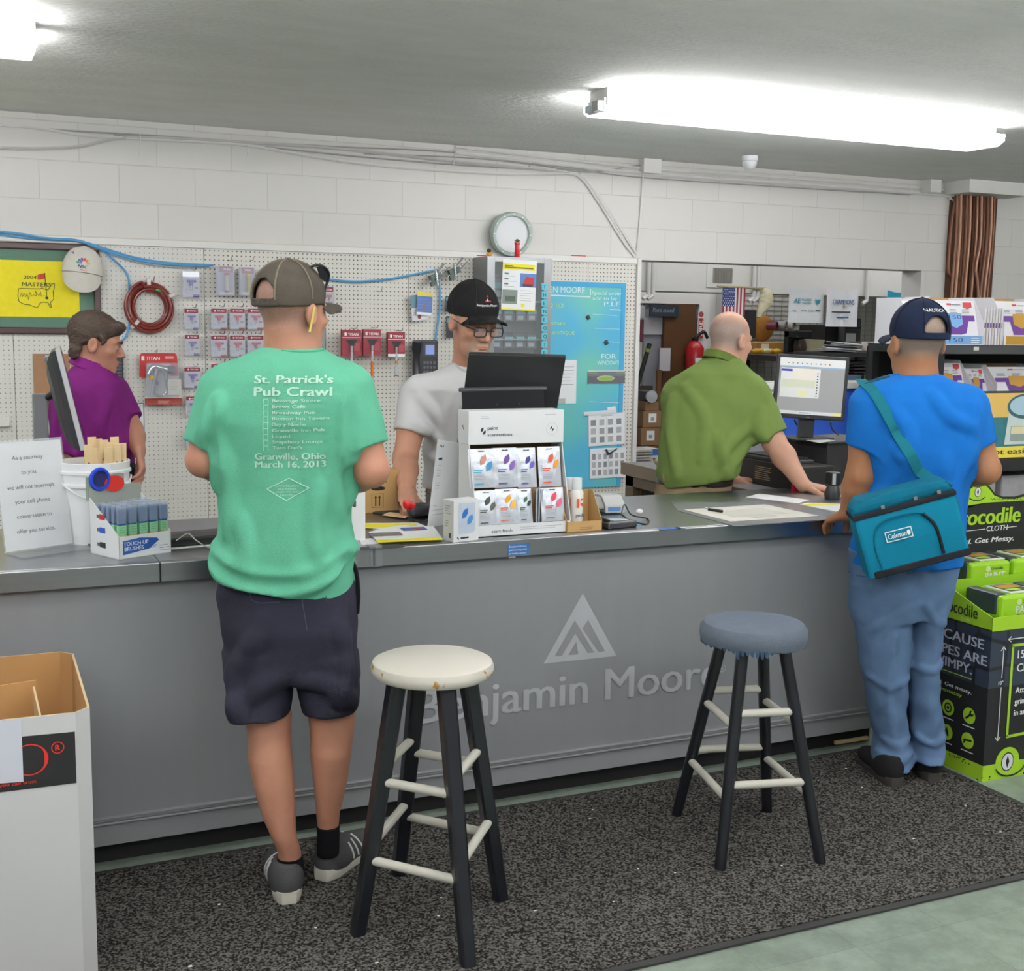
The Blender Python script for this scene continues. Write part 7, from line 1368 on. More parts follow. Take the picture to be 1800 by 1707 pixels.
def hand(S, w, d, back, side, curl=(.5, .55, .6, .65), thumb=.5, s=1., spread=.12):   # wrist, finger direction, back-of-hand normal, side of the thumb (+1/-1)
    d = np.asarray(d, float)/np.linalg.norm(d); z = np.asarray(back, float); z = z-d*(z@d); z /= np.linalg.norm(z); x = np.cross(d, z); G = Sdf(); L = lambda a, b_, c: w+s*(a*x+b_*d+c*z)
    for q in (-.026, -.009, .009, .026): G.cap(L(q*.7, .0, 0), L(q, .08, 0), .0155*s, .0125*s, .014)
    for i, (q, l) in enumerate(((.028, .07), (.0095, .08), (-.0095, .075), (-.027, .06))):
        q *= side; p = L(q, .085, .0); an = 0.; r = .0092*s
        for k, f in enumerate((.45, .3, .25)):
            an += curl[i]*(1., 1.1, .7)[k]; dr = d*math.cos(an)-z*math.sin(an)+x*(spread*q/.03); p2 = p+dr*l*f*s; G.cap(p, p2, r, r*.92, .005); p = p2; r *= .92
    p = L(side*.028, .025, -.006); a1 = side*.75
    for l, k in ((.042, thumb), (.032, thumb*1.2), (.026, thumb*1.6)): dr = d*.75+x*a1*(1.2-k)-z*k*.6; dr /= np.linalg.norm(dr); p2 = p+dr*l*s; G.cap(p, p2, .0125*s, .0105*s, .008); p = p2
    S.add(G, w+d*.09*s, .13*s, .015)
def shoe(parent, heel, az, L, cols, name='shoe', label=None):   # heel point on floor, toe direction
    F = A_(math.sin(az), math.cos(az), 0); X = np.cross(F, Z3); S = Sdf(); g = lambda x, y, z: A_(heel[0], heel[1], heel[2])+X*x+F*y+Z3*z
    S.ell(g(0, .05, .055), (.043, .06, .072), .03, 'u', np.stack([X, F, Z3], 1)); S.ell(g(0, .1, .05), (.042, .09, .045), .04, 'u', np.stack([X, F, Z3], 1)); S.ell(g(.0, L*.72, .035), (.047, .085, .035), .04, 'u', np.stack([X, F, Z3], 1)); S.plane(g(0, 0, .022), -Z3); S.plane(g(0, 0, .104), Z3)
    o = skin(name, S, g(0, .1, 0)-.24, g(0, .1, 0)+.24, .005, [cols[0]], parent)
    b = B(basis(tuple(g(0, 0, 0)), X, F)); prof = [(.03, .0), (.041, .03), (.04, .1), (.047, L*.7), (.04, L*.9), (.02, L*.985), (0, L)]; out = prof+[(-a, c) for a, c in prof[::-1][1:]]+[(-.02, -.012), (.02, -.012)]
    b.ring([[(x*k, y, z) for x, y in out] for z, k in ((0.001, .94), (.012, 1), (.022, 1.02), (.034, .98))], cols[1]); 
    sl = kid(b, 'sole', parent)
    if len(cols) > 2:
        b = B()
        for sd in (1, -1):
            for i in range(3):
                P = [g(sd*.1, .075+.028*i+.02*t_, .092-.055*t_) for t_ in np.linspace(0, 1, 6)]; P = march(S, P, -sd*X, .0005, .12); b.tube([tuple(q) for q in P], .0035, cols[2], 5)
        kid(b, 'stripe', parent)
    return S
def capmesh(parent, O, M, mats, tilt=0., rear=True, brim=True, s=1., logo=None, up=0.):   # baseball cap worn on a head frame
    S = Sdf(); K_ = Sdf(); ct, st_ = math.cos(tilt), math.sin(tilt); R = np.array([[1, 0, 0], [0, ct, -st_], [0, st_, ct]]); Mw = M@R; K_.ell((0, -.012, .04), A_(.087, .111, .096)*s); K_.ell((0, -.012, .036), A_(.08, .104, .087)*s, .004, 's'); K_.plane((0, 0, .012+up), (0, 0, -1)); S.add(K_, (0, 0, .05), .16, .002)
    if rear: S.cap((-.016, -.12, .048), (.016, -.12, .048), .027, None, .004, 's'); S.ell((0, -.12, .062), (.028, .06, .024), .006, 's')
    if rear:
        S.add(lambda P: np.maximum(np.maximum(np.abs(np.linalg.norm(P[:, :2]/A_(.084*s, .109*s)-A_(0, -.012)/A_(.084*s, .109*s), axis=1)-1)*.09-.002, np.abs(P[:, 2]-.024-up)-.011), P[:, 1]+.02), (0, -.06, .02), .14, .002)
    if brim:
        def f(P):
            x, y = P[:, 0], P[:, 1]; r = np.sqrt((x/.086)**2+((y-.055)/.112)**2); return np.maximum(np.maximum((r-1)*.08, np.abs(P[:, 2]-.02-up+x*x*4.5+np.maximum(y-.09, 0)*.12)-.0028), .055-y)
        S.add(f, (0, .1, .01), .16, .006)
    S.ell((0, -.012, .137*s+.0), (.008, .008, .005), .003)
    g = np.linalg.norm(M[:, 0]); W = lambda P: S((P-O)@Mw/g**2)*g
    o = skin('cap', W, O-.24, O+.26, .0042, mats[:1], parent, None, 1)
    if len(mats) > 1:
        b = B()
        for k in range(6):
            a = math.pi/6+k*math.pi/3; P = [O+Mw@A_(.0875*s*math.sin(a)*math.cos(t_), -.012+.1115*s*math.cos(a)*math.cos(t_), .04+.0965*s*math.sin(t_)) for t_ in np.linspace(-.1, 1.5, 10)]
            if rear and abs(a-math.pi) < .3: P = P[5:]
            b.tube([tuple(q) for q in P], .003, mats[1], 5)
        b.obj('seam', o)
    if logo: b = B(); logo(b, W, Mw); b.obj('emblem', o)
    return o, W, Mw
def shell_rows(rows, e): return [(c, a+e, b_+e) for c, a, b_ in rows]
GREENSHIRT = cloth('63b193', .4, 500, .12, 9); PR = mat('b9dccb', rough=.8, var=.2, scale=60)
# ---------------------------------------------------------------- man in the green shirt
D = 3.4; SK = skinmat('b58069', hair='85695c')
t = person('man in green pub crawl t-shirt and dark shorts standing at the counter, back turned', V(500, 1570, D))
sr = [row(612, 458, 566, D, .075, .01), row(626, 428, 592, D, .09), row(645, 398, 622, D, .105), row(668, 374, 640, D, .12), row(700, 366, 640, D, .13), row(740, 366, 634, D, .135), row(800, 376, 626, D, .14, .02), row(860, 380, 618, D, .145, .03), row(920, 380, 614, D, .148, .03), row(958, 378, 620, D, .152, .03), row(985, 375, 621, D, .155, .03), row(1010, 377, 619, D, .15, .03), row(1050, 379, 617, D, .147, .03)]
shL, shR, elL, elR = V(398, 690, D), V(612, 690, D), V(358, 808, D-.02), V(653, 826, D-.02); wrL, wrR = V(425, 835, D+.24), V(592, 850, D+.24)
SH = Sdf(); SH.loft(sr, .02)
for a, e in ((shL, elL), (shR, elR)):
    d = (e-a)/np.linalg.norm(e-a); m_ = a+d*.15; SL_ = Sdf().cap(a-d*.0, a+d*.30, .071, .066, .02); SL_.plane(a+d*.158, d); SH.add(SL_, a+d*.08, .2, .045)
for q in (((378, 962), (430, 990), (500, 1003), (560, 995), (618, 962)), ((382, 985), (420, 1008), (470, 1020)), ((600, 985), (560, 1012), (500, 1026)), ((400, 700), (393, 740), (397, 790), (392, 850)), ((372, 770), (384, 740), (398, 700)), ((622, 700), (616, 745), (622, 800), (612, 880)), ((612, 790), (590, 830), (598, 900)), ((440, 905), (450, 950), (445, 985)), ((415, 800), (420, 870), (412, 930)), ((570, 850), (560, 920), (570, 970))): ridge(SH, q, D, .013, .009, .03)
for q in (((376, 976), (430, 1000), (500, 1012), (570, 1003), (620, 974)), ((386, 700), (384, 760), (386, 800)), ((632, 700), (629, 760), (628, 800))): ridge(SH, q, D, .008, -.004, .025, 's')
SH.disp = folds(.0035, .8); hemn = A_(0, 0, -1)+U3*-.16; SH.plane(V(485, 1046, D-.1), hemn/np.linalg.norm(hemn))
o = skin('t_shirt', SH, V(490, 830, D)-A_(.42, .42, .52), V(490, 830, D)+A_(.42, .42, .5), .0055, [GREENSHIRT], t)
b = B()
for s_, py, h_, w_, x_ in (("St. Patrick's", 682, 15, 148, 412), ('Pub Crawl', 706, 17, 147, 412), ('Granville, Ohio', 826, 12, 132, 414), ('March 16, 2013', 841, 12, 132, 414)): decal(SH, x_, py, D, s_, h_, w_, PR, b, .03)
for i, (s_, w_) in enumerate((('Beverage Source', 90), ('Brews Café', 62), ('Broadway Pub', 80), ('Buxton Inn Tavern', 106), ("Day y Noche", 64), ('Granville Inn Pub', 97), ('Liquid', 34), ('Snapshots Lounge', 93), ("Taco Dan's", 56))): decal(SH, 448, 717.5+11.1*i, D, s_, 6, w_, PR, b, .02)
for i, (s_, w_) in enumerate((("ST PATRICK'S", 44), ('BREWERIES', 34), ('WINERY AND CIDER', 42), ('TASTING', 28))): decal(SH, 475-w_/2, 878+5.5*i, D, s_, 3, w_, PR, b)
kid(b, 'printed_text', t).parent = o
b = B()
for q in (((437, 882), (478, 862), (515, 881), (473, 904), (437, 882)),): 
    for i in range(4): seam(SH, (q[i], q[i+1]), D, PR, b, .0013)
for i in range(10):
    if i < 9: seam(SH, ((431, 712+11*i), (440, 712+11*i)), D, PR, b, .0007); seam(SH, ((431, 712+11*i), (431, 721+11*i)), D, PR, b, .0007); seam(SH, ((440, 712+11*i), (440, 721+11*i)), D, PR, b, .0007)
kid(b, 'printed_frame', t).parent = o
b = B(); CR = cloth('4ba883', .2, 700); seam(SH, ((458, 620), (485, 623), (520, 623), (538, 619)), D, CR, b, .004); kid(b, 'collar', t).parent = o
# shorts
hr = [row(995, 386, 616, D, .135, .03), row(1040, 380, 622, D, .145, .03), row(1100, 385, 627, D, .15, .03), row(1160, 394, 628, D, .135, .03), row(1192, 398, 629, D, .11, .03)]
lgL = [row(1150, 394, 512, D, .115, .02), row(1200, 401, 512, D, .105, .0), row(1262, 409, 512, D-.02, .1, .0), row(1290, 411, 511, D-.02, .098)]; lgR = [row(1150, 508, 628, D, .115, .03), row(1200, 520, 629, D, .105, .03), row(1255, 530, 626, D, .1, .03), row(1290, 533, 622, D, .098, .03)]
SS = Sdf(); SS.loft(hr, .02, 2.2); SS.loft(lgL, .035, 2.2); SS.loft(lgR, .012, 2.2)
for q in (((470, 1100), (440, 1140), (415, 1180)), ((505, 1170), (470, 1190), (430, 1230)), ((540, 1180), (580, 1190), (620, 1230)), ((600, 1090), (610, 1150), (605, 1220)), ((425, 1180), (430, 1220), (440, 1260))): ridge(SS, q, D, .014, .008, .03)
SS.disp = folds(.0036, .9, 2.); nn = A_(0, 0, -1)-W3*.0; SS.plane(V(520, 1271, D-.1), nn)
SHORT = cloth('2b2b38', .3, 500, .12, 20); o = skin('shorts', SS, V(505, 1140, D)-A_(.32, .32, .3), V(505, 1140, D)+A_(.32, .32, .3), .006, [SHORT], t)
b = B(); ST = cloth('45455a', .2); seam(SS, ((402, 1052), (430, 1056), (460, 1053)), D, ST, b, .0016); seam(SS, ((460, 1053), (461, 1090)), D, ST, b, .0013); seam(SS, ((402, 1052), (408, 1094), (461, 1096)), D, ST, b, .0013); seam(SS, ((543, 1066), (575, 1064), (608, 1042)), D, ST, b, .0016); seam(SS, ((543, 1066), (546, 1100)), D, ST, b, .0013); seam(SS, ((499, 1050), (504, 1100), (512, 1150)), D, ST, b, .0013); kid(b, 'pocket_seam', t).parent = o
b = B(); b.tube([tuple(q) for q in spline([V(619, 985, D+.03), V(627, 1010, D+.02), V(630, 1045, D+.02), V(628, 1078, D+.03)])], .006, cloth('131316'), 6); kid(b, 'key_strap', t)
# body
HC = V(514, 548, D+.01); HF = W3*math.cos(.6)+U3*math.sin(.6); HM = axes(HF, -.04)
BD = Sdf(); BD.loft(shell_rows(sr[2:], -.02), .02); BD.loft(shell_rows(hr, -.02), .02); nk = V(512, 640, D+.015); BD.cap(HC+HM@A_(0, -.02, -.05), nk, .062, .07, .03); BD.cap(nk, V(512, 668, D+.02), .07, .09, .04)
for a, e, w_ in ((shL, elL, wrL), (shR, elR, wrR)): BD.chain([a, (a+e)/2, e, e*.65+w_*.35, w_], [.06, .056, .046, .046, .03], .02)
hand(BD, wrL, W3+U3*.3, Z3, 1, (.3,)*4); hand(BD, wrR, W3-U3*.3, Z3, -1, (.3,)*4)
kL, kR = [row(1255, 432, 510, D-.02, .062, .01), row(1280, 438, 508, D-.02, .058, .0), row(1330, 437, 514, D-.03, .063, -.005), row(1380, 446, 517, D-.05, .056), row(1430, 460, 519, D-.06, .046), row(1470, 477, 521, D-.07, .036), row(1500, 486, 526, D-.08, .034, .02), row(1545, 486, 530, D-.08, .034, .04)], [row(1245, 546, 624, D+.02, .062, .01), row(1275, 547, 621, D+.02, .058), row(1320, 546, 618, D+.02, .062, -.005), row(1380, 552, 609, D+.02, .054), row(1430, 556, 597, D+.02, .038), row(1460, 558, 594, D+.02, .034, .01), row(1510, 556, 592, D+.02, .034, .03)]
for q in (kL, kR): BD.loft(q, .015, 2.05)
BD.chain([V(455, 1170, D), V(474, 1280, D-.015)], [.08, .055]); BD.chain([V(570, 1170, D+.02), V(584, 1280, D+.02)], [.08, .055])
BD.sub(headsdf(), HM, .17, .02, HC)
def pk(c):
    l = (c-HC)@HM; return .8*sg(l[:, 2]+.05, .05)*sg(.03-l[:, 1], .03)*sg(.0785-np.abs(l[:, 0]), .004)*(np.linalg.norm(l, axis=1) < .17)
skin('body', BD, V(500, 1040, D)-A_(.45, .45, .92), V(500, 1040, D)+A_(.45, .55, .92), .0055, [SK], t, pk)
CAPD = cloth('4a443e', .3, 500, .25, 25); capmesh(t, HC+HM@A_(0, 0, .004), HM, [CAPD, cloth('6a6356', .2)], .08)
b = B(); 
sg_p = [V(a, c, D+z) for a, c, z in ((546, 469, -.01), (560, 466, -.01), (573, 472, .01), (578, 484, .03), (573, 503, .03), (566, 520, .02), (557, 537, .0))]; b.tube([tuple(q) for q in spline(sg_p, 5)], .0042, BLACKP, 6)
pp = B(); ln_ = [V(a, c, D+.02) for a, c in ((556, 469), (566, 469), (575, 476), (577, 487), (572, 496), (562, 488))]; pp.slab([tuple(q) for q in ln_], tuple(W3*.004), plastic('1b1c1e', .12))
kid(b, 'sunglasses_frame', t); kid(pp, 'sunglasses_lens', t)
p0, p1 = V(553, 538, D-.06), V(545, 580, D-.07); b = B(); b.cyl(tuple(p0), tuple(p1), .0034, mat('c9b45a', rough=.5), n=8); b.cyl(tuple(p1), tuple(p1+(p1-p0)*.09), .0037, mat('b4c24a', rough=.4), n=8); b.thing('pencil', 'yellow pencil tucked behind the right ear of the man in green', 'pencil')
for rw, hl, az, nm_ in ((kL, un(508, 1588, Z=.01), .12, 'left'), (kR, un(566, 1547, Z=.01), .85, 'right')):
    hl = hl+A_(math.sin(az), math.cos(az), 0)*.004; SO = Sdf(); top = 1490 if nm_ == 'left' else 1455; rr_ = [(q[0], q[1]+.003, q[2]+.003) for q in rw]; SO.loft(rr_, .01, 2.05); SO.plane(V(520, top, D), Z3); 
    skin('sock', SO, hl-A_(.15, .15, -.03), hl+A_(.15, .2, .26), .005, [cloth('131316', .2)], t)
    shoe(t, hl, az, .27, (cloth('4a4a4c', .4, 400), plastic('d3cdc0', .5), paper('e4e4e2')), 'sneaker')
# ---------------------------------------------------------------- man in the blue shirt with the cooler bag
D = 4.35; SK2 = skinmat('a5714f', hair='8a7d72'); BLUS = cloth('1a6cbe', .35, 500, .06, 9)
t = person('man in bright blue t-shirt and jeans leaning at the counter with a teal bag', V(1590, 1370, D))
sr = [row(658, 1566, 1656, D, .07, .01), row(668, 1548, 1676, D, .085), row(684, 1524, 1700, D, .1), row(704, 1512, 1714, D, .115), row(740, 1510, 1716, D, .125), row(790, 1520, 1712, D, .13), row(850, 1528, 1704, D, .135, .02), row(910, 1516, 1698, D, .14, .02), row(960, 1500, 1694, D, .142, .02), row(1000, 1498, 1690, D, .14, .02)]
shL, shR, elL, elR = V(1530, 712, D), V(1700, 712, D), V(1513, 835, D+.02), V(1732, 826, D-.02); wrL, wrR = V(1490, 902, D+.08), V(1690, 838, D+.27)
SH = Sdf(); SH.loft(sr, .02)
for a, e, l_ in ((shL, elL, .145), (shR, elR, .15)): d = (e-a)/np.linalg.norm(e-a); SL_ = Sdf().cap(a, a+d*.3, .07, .064, .02); SL_.plane(a+d*l_, d); SH.add(SL_, a+d*.08, .2, .045)
for q in (((1555, 720), (1580, 760), (1570, 830)), ((1700, 715), (1690, 770), (1698, 830)), ((1560, 780), (1600, 850), (1590, 930)), ((1690, 790), (1660, 850), (1670, 930)), ((1620, 690), (1650, 730), (1690, 745)), ((1640, 800), (1640, 880), (1650, 960))): ridge(SH, q, D, .013, .008, .03)
SH.disp = folds(.0035, .85, 1.); SH.plane(V(1590, 992, D), -Z3); o = skin('t_shirt', SH, V(1605, 820, D)-A_(.4, .4, .42), V(1605, 820, D)+A_(.4, .4, .42), .006, [BLUS], t)
b = B(); seam(SH, ((1568, 666), (1600, 668), (1640, 666), (1656, 660)), D, cloth('0f66bd', .2), b, .004); kid(b, 'collar', t).parent = o
hr = [row(970, 1499, 1692, D, .12, .02), row(1000, 1497, 1686, D, .13, .02), row(1040, 1499, 1676, D, .13, .02), row(1085, 1502, 1662, D, .11, .02)]
lgL = [row(1030, 1500, 1602, D, .1, .02), row(1100, 1503, 1601, D, .095), row(1150, 1511, 1598, D, .088), row(1200, 1519, 1596, D, .082), row(1250, 1529, 1593, D, .078, .01), row(1300, 1539, 1595, D, .078, .01), row(1328, 1532, 1606, D, .085, .0), row(1347, 1538, 1604, D-.02, .085)]
lgR = [row(1030, 1596, 1678, D, .1, .02), row(1100, 1601, 1656, D+.02, .095), row(1150, 1598, 1649, D+.02, .09), row(1200, 1595, 1650, D+.02, .084), row(1250, 1597, 1652, D+.02, .08), row(1300, 1601, 1656, D+.02, .08), row(1318, 1603, 1662, D+.02, .084), row(1332, 1607, 1659, D, .083)]
SS = Sdf(); SS.loft(hr, .02, 2.2); SS.loft(lgL, .03, 2.15); SS.loft(lgR, .01, 2.15)
for q in (((1596, 1050), (1560, 1070), (1520, 1100)), ((1610, 1050), (1630, 1080), (1650, 1090)), ((1545, 1290), (1570, 1300), (1600, 1290)), ((1537, 1315), (1570, 1325), (1603, 1312)), ((1610, 1290), (1630, 1300), (1655, 1290)), ((1520, 1180), (1550, 1195), (1590, 1185)), ((1605, 1165), (1630, 1170), (1648, 1160)), ((1560, 1110), (1552, 1200), (1560, 1280))): ridge(SS, q, D, .009, .006, .016)
SS.disp = lambda P, f=folds(.0035, 1.1, 3.): f(P)*(1+1.2*np.clip((.35-P[:, 2])*4, 0, 1))
JEAN = mat('5c7596', rough=.9, var=.35, scale=10., bump=.3, bscale=700., spec=.1); o = skin('jeans', SS, V(1590, 1165, D)-A_(.3, .3, .42), V(1590, 1165, D)+A_(.3, .3, .44), .006, [JEAN], t)
b = B(); JS = cloth('3c5680', .2)
for q in (((1524, 1004), (1526, 1040), (1560, 1046), (1586, 1036), (1592, 1000)), ((1632, 1000), (1636, 1034), (1655, 1024), (1666, 1000)), ((1610, 990), (1604, 1020), (1600, 1045)), ((1534, 1340), (1570, 1346), (1602, 1343))): seam(SS, q, D, JS, b, .0015)
kid(b, 'pocket_seam', t).parent = o
HC = V(1612, 602, D+.02); HF = W3*math.cos(.22)-U3*math.sin(.22); HM = axes(HF, -.08)*1.1
BD = Sdf(); BD.loft(shell_rows(sr[2:], -.02), .02); BD.loft(shell_rows(hr, -.02), .02); nk = V(1611, 672, D+.02); BD.cap(HC+HM@A_(0, -.02, -.04), nk, .06, .066, .03); BD.cap(nk, V(1611, 690, D+.02), .066, .085, .04)
for a, e, w_ in ((shL, elL, wrL), (shR, elR, wrR)): BD.chain([a, (a+e)/2, e, e*.65+w_*.35, w_], [.058, .055, .05, .049, .029], .02)
hand(BD, wrL, W3*.75-U3*.35-Z3*.3, Z3*.9-U3*.4, 1, (.3, .35, .4, .45), .9); hand(BD, wrR, W3-U3*.4, Z3, -1, (.4,)*4)
for q in (lgL, lgR): BD.loft(shell_rows(q[:-1], -.018), .02)
BD.sub(headsdf(1.05), HM, .17, .02, HC)
def pk(c): l = (c-HC)@HM/1.1**2; return .85*sg(l[:, 2]+.045, .04)*sg(.02-l[:, 1], .03)*sg(.0785-np.abs(l[:, 0]), .004)*(np.linalg.norm(l, axis=1) < .17)
skin('body', BD, V(1600, 960, D)-A_(.42, .42, .86), V(1600, 960, D)+A_(.42, .5, .9), .0055, [SK2], t, pk)
def lg(b, W, Mw, HM=HM, HC=HC):
    v, fc, x0, x1, y0, y1 = text_mesh('NAUTICA', .01, 0, 1.); P = np.array([HC+Mw@A_((q[0]-x0)/(x1-x0)*.066-.036, -.2, .1+q[1]/.7*.0095) for q in v]); b.add([tuple(q) for q in march(W, P, Mw@A_(0, 1, 0), .0025)], fc, WHT)
capmesh(t, HC+HM@A_(0, 0, .002), HM, [cloth('1a2238', .25, 600), cloth('141a2c', .2)], .12, logo=lg)
for hl, az in ((un(1580, 1388, Z=.008), .3), (un(1644, 1379, Z=.008), .45)): shoe(t, hl+A_(math.sin(az), math.cos(az), 0)*.03, az, .28, (cloth('232325', .4), plastic('3b3733', .6)), 'shoe')
# bag
TEALB = cloth('0f7794', .3, 500, .06, 12); TEALD = cloth('0c6079', .3, 500); BKB = cloth('23252a', .3)
fd = D-.285; c00, c10, c01 = V(1528, 1018, fd), V(1690, 976, fd-.03), V(1510, 916, fd); ex = c10-c00; wb = np.linalg.norm(ex); M = basis(c00, ex, c01-c00); hb_ = np.linalg.norm(c01-c00); ez = M.to_3x3() @ Vector((0, 0, 1)); sg_ = 1 if Vector(W3) @ ez < 0 else -1
t2 = thing('cooler_bag', 'teal soft cooler bag with front pocket slung at the hip of the man in blue', 'bag', M=M); d_ = .13*sg_; wb *= 1.1
def q4(x0, x1, y0, y1, z0, z1, k0=0., k1=0.): return [[(x0+k0, y0, z0), (x1-k0, y0, z0), (x1-k0, y0, z1), (x0+k0, y0, z1)], [(x0, (y0+y1)/2, z0+.008*sg_), (x1, (y0+y1)/2, z0+.008*sg_), (x1, (y0+y1)/2, z1), (x0, (y0+y1)/2, z1)], [(x0+k1, y1, z0), (x1-k1, y1, z0), (x1-k1, y1, z1), (x0+k1, y1, z1)]]
b = B(); b.ring(q4(0, wb, 0, hb_, 0, -d_), TEALB, smooth=False); b.obj('pouch', t2, bevel=.012)
b = B(); b.ring(q4(.0, wb, hb_+.018, hb_+.06, -.012*sg_, -d_*.92, 0, .03), TEALD, smooth=False); b.obj('lid', t2, bevel=.015)
b = B(); b.box((-.003, hb_, min(.004*sg_, -d_-.004*sg_)), (wb+.003, hb_+.018, max(.004*sg_, -d_-.004*sg_)), BKB); b.obj('zip_band', t2, bevel=.004)
b = B(); b.box((.02, -.006, min(.006*sg_, -d_)), (wb+.002, .018, max(.006*sg_, -d_)), BKB); b.obj('base_trim', t2, bevel=.004)
b = B(); zf_ = .009*sg_; P = [(.05, .02), (.045, hb_*.55), (.075, hb_*.86), (.15, hb_*.92), (.22, hb_*.86), (.25, hb_*.6), (.255, hb_*.12)]; P = [(x*wb/.34, y, zf_) for x, y in P]; b.tube(spline(P, 6), .0035, TEALD, 6); b.tube(spline(P[4:], 6), .0055, BKB, 6); b.obj('pocket_zip', t2)
b = B(Matrix.Translation((wb*.26, hb_*.56, zf_+.0035*sg_))); b.rect(-.004, -.006, .084, .03, WHT); b.rect(-.001, -.003, .081, .027, TEALB, .0004*sg_); b.text('Coleman', .017, WHT, Matrix.Translation((0, 0, .0008*sg_)), (.004, .004), bold=.02, width=.06); b.disc(.072, .012, .006, WHT, .0008*sg_, 12, .009); b.obj('logo', t2)
b = B()
for x in (.3, .62, .85): b.tube(spline([(wb*x-.05, hb_+.03, -.02*sg_), (wb*x-.02, hb_+.058, -.03*sg_), (wb*x+.03, hb_+.05, -.02*sg_), (wb*x+.05, hb_+.03, -.012*sg_)]), .004, TEALD, 6); b.cbox((wb*x, hb_+.025, 0), (.012, .012, .008), CHROME)
b.obj('lid_cord', t2)
PS = march(SH, [V(a, c, D-.35) for a, c in spline([A_(1562, 668), A_(1578, 694), A_(1604, 750), A_(1632, 806), A_(1652, 842)], 6)], W3, .004); PS = [q for q in PS if abs(SH(q[None])[0]) < .012]; PS = [PS[0]+W3*.05+Z3*.012]+list(PS)+[np.array(V(1668, 866, fd+.05)), np.array(V(1680, 895, fd+.04))]
def strap(P, w, m, b, n_=W3):
    L = []; P = [np.array(q) for q in P]
    for i, p in enumerate(P): tt = P[min(i+1, len(P)-1)]-P[max(i-1, 0)]; sdv = np.cross(tt, n_); sdv /= np.linalg.norm(sdv); L.append([tuple(p-sdv*w/2), tuple(p+sdv*w/2), tuple(p+sdv*w/2-n_*.004), tuple(p-sdv*w/2-n_*.004)])
    b.ring(L, m, smooth=False)
b = B(t2.matrix_world.inverted()); strap(PS, .036, cloth('1a6a78', .4, 700), b); sp_ = march(SH, [V(a, c-40, D+w) for a, c, w in ((1562, 668, .0), (1548, 674, .01), (1532, 680, .03), (1518, 690, .06), (1508, 705, .09))], -Z3, .004); sp_ = [q for q in sp_ if abs(SH(q[None])[0]) < .012]; strap([PS[1]]+list(sp_), .036, cloth('1f4f5a', .4, 700), b, Z3); strap([V(1520, 872, D-.1), V(1514, 905, fd+.05), V(1516, 925, fd+.02)], .03, cloth('1a6a78', .4, 700), b); b.obj('strap', t2)
# ---------------------------------------------------------------- clerk in the white shirt
D = 4.82; SK3 = skinmat('c08c74', hair='a08c7c'); t = person('clerk in white t-shirt, black cap and glasses looking down behind the display', V(825, 880, D))
sr = [row(636, 798, 858, D, .065), row(646, 780, 875, D, .08), row(662, 746, 900, D, .095), row(684, 728, 914, D, .11), row(720, 724, 918, D, .12, .04), row(770, 740, 912, D, .125, .1), row(820, 740, 905, D, .125, .15), row(868, 737, 900, D, .125, .18), row(890, 737, 900, D, .125, .2)]
shL, elL, wrL = V(735, 692, D-.01), V(712, 806, D-.08), V(716, 866, D-.33); shR, elR, wrR = V(908, 692, D-.01), V(925, 800, D), V(880, 850, D-.2)
SH = Sdf(); SH.loft(sr, .02)
for a, e in ((shL, elL), (shR, elR)): d = (e-a)/np.linalg.norm(e-a); SL_ = Sdf().cap(a, a+d*.3, .068, .068, .02); SL_.plane(a+d*.155, d); SH.add(SL_, a+d*.08, .2, .045)
for q in (((745, 700), (775, 740), (770, 800)), ((735, 740), (760, 760), (790, 780)), ((760, 800), (780, 830), (775, 860)), ((800, 690), (790, 740), (795, 800))): ridge(SH, q, D, .012, .008, .03)
SH.disp = folds(.0038, .8, 5.); SH.plane(V(740, 866, D), -Z3); o = skin('t_shirt', SH, V(820, 760, D)-A_(.36, .36, .34), V(820, 760, D)+A_(.36, .36, .34), .006, [cloth('d4d4d6', .25, 600, .03)], t); b = B(); seam(SH, ((790, 642), (806, 655), (830, 663), (850, 655), (862, 640)), D, cloth('c4c4c6', .2), b, .004); kid(b, 'collar', t).parent = o
pr_ = [row(845, 742, 896, D, .11, .19), row(890, 742, 898, D, .115, .2), row(1000, 745, 895, D, .11, .2)]; PT = Sdf(); PT.loft(pr_); F0 = V(820, 1000, D+.22); 
for s_ in (-.09, .09): PT.chain([F0+U3*s_, A_(*(F0+U3*s_)[:2], .06)], [.1, .07], .03)
skin('trousers', PT, A_(F0[0]-.35, F0[1]-.35, .02), A_(F0[0]+.35, F0[1]+.35, 1.05), .012, [cloth('6f6d66', .3)], t)
HC = V(832, 565, D-.12); HF = -W3*math.cos(.55)+U3*math.sin(.55); HM = axes(HF, -.3)*1.05
BD = Sdf(); BD.loft(shell_rows(sr[2:], -.02), .02); BD.loft(shell_rows(pr_, -.03), .03); nk = V(826, 648, D); BD.cap(HC+HM@A_(0, -.03, -.04), nk, .056, .062, .03); BD.cap(nk, V(824, 668, D), .062, .08, .04)
for a, e, w_ in ((shL, elL, wrL), (shR, elR, wrR)): BD.chain([a, (a+e)/2, e, e*.65+w_*.35, w_], [.058, .054, .046, .046, .029], .02)
hand(BD, wrL, -W3*.55-Z3*.62+U3*.08, -W3*.7+Z3*.7-U3*.1, -1, (.45, .5, .55, .6), .5); hand(BD, wrR, -W3, Z3, 1, (.4,)*4); BD.sub(headsdf(), HM, .17, .02, HC)
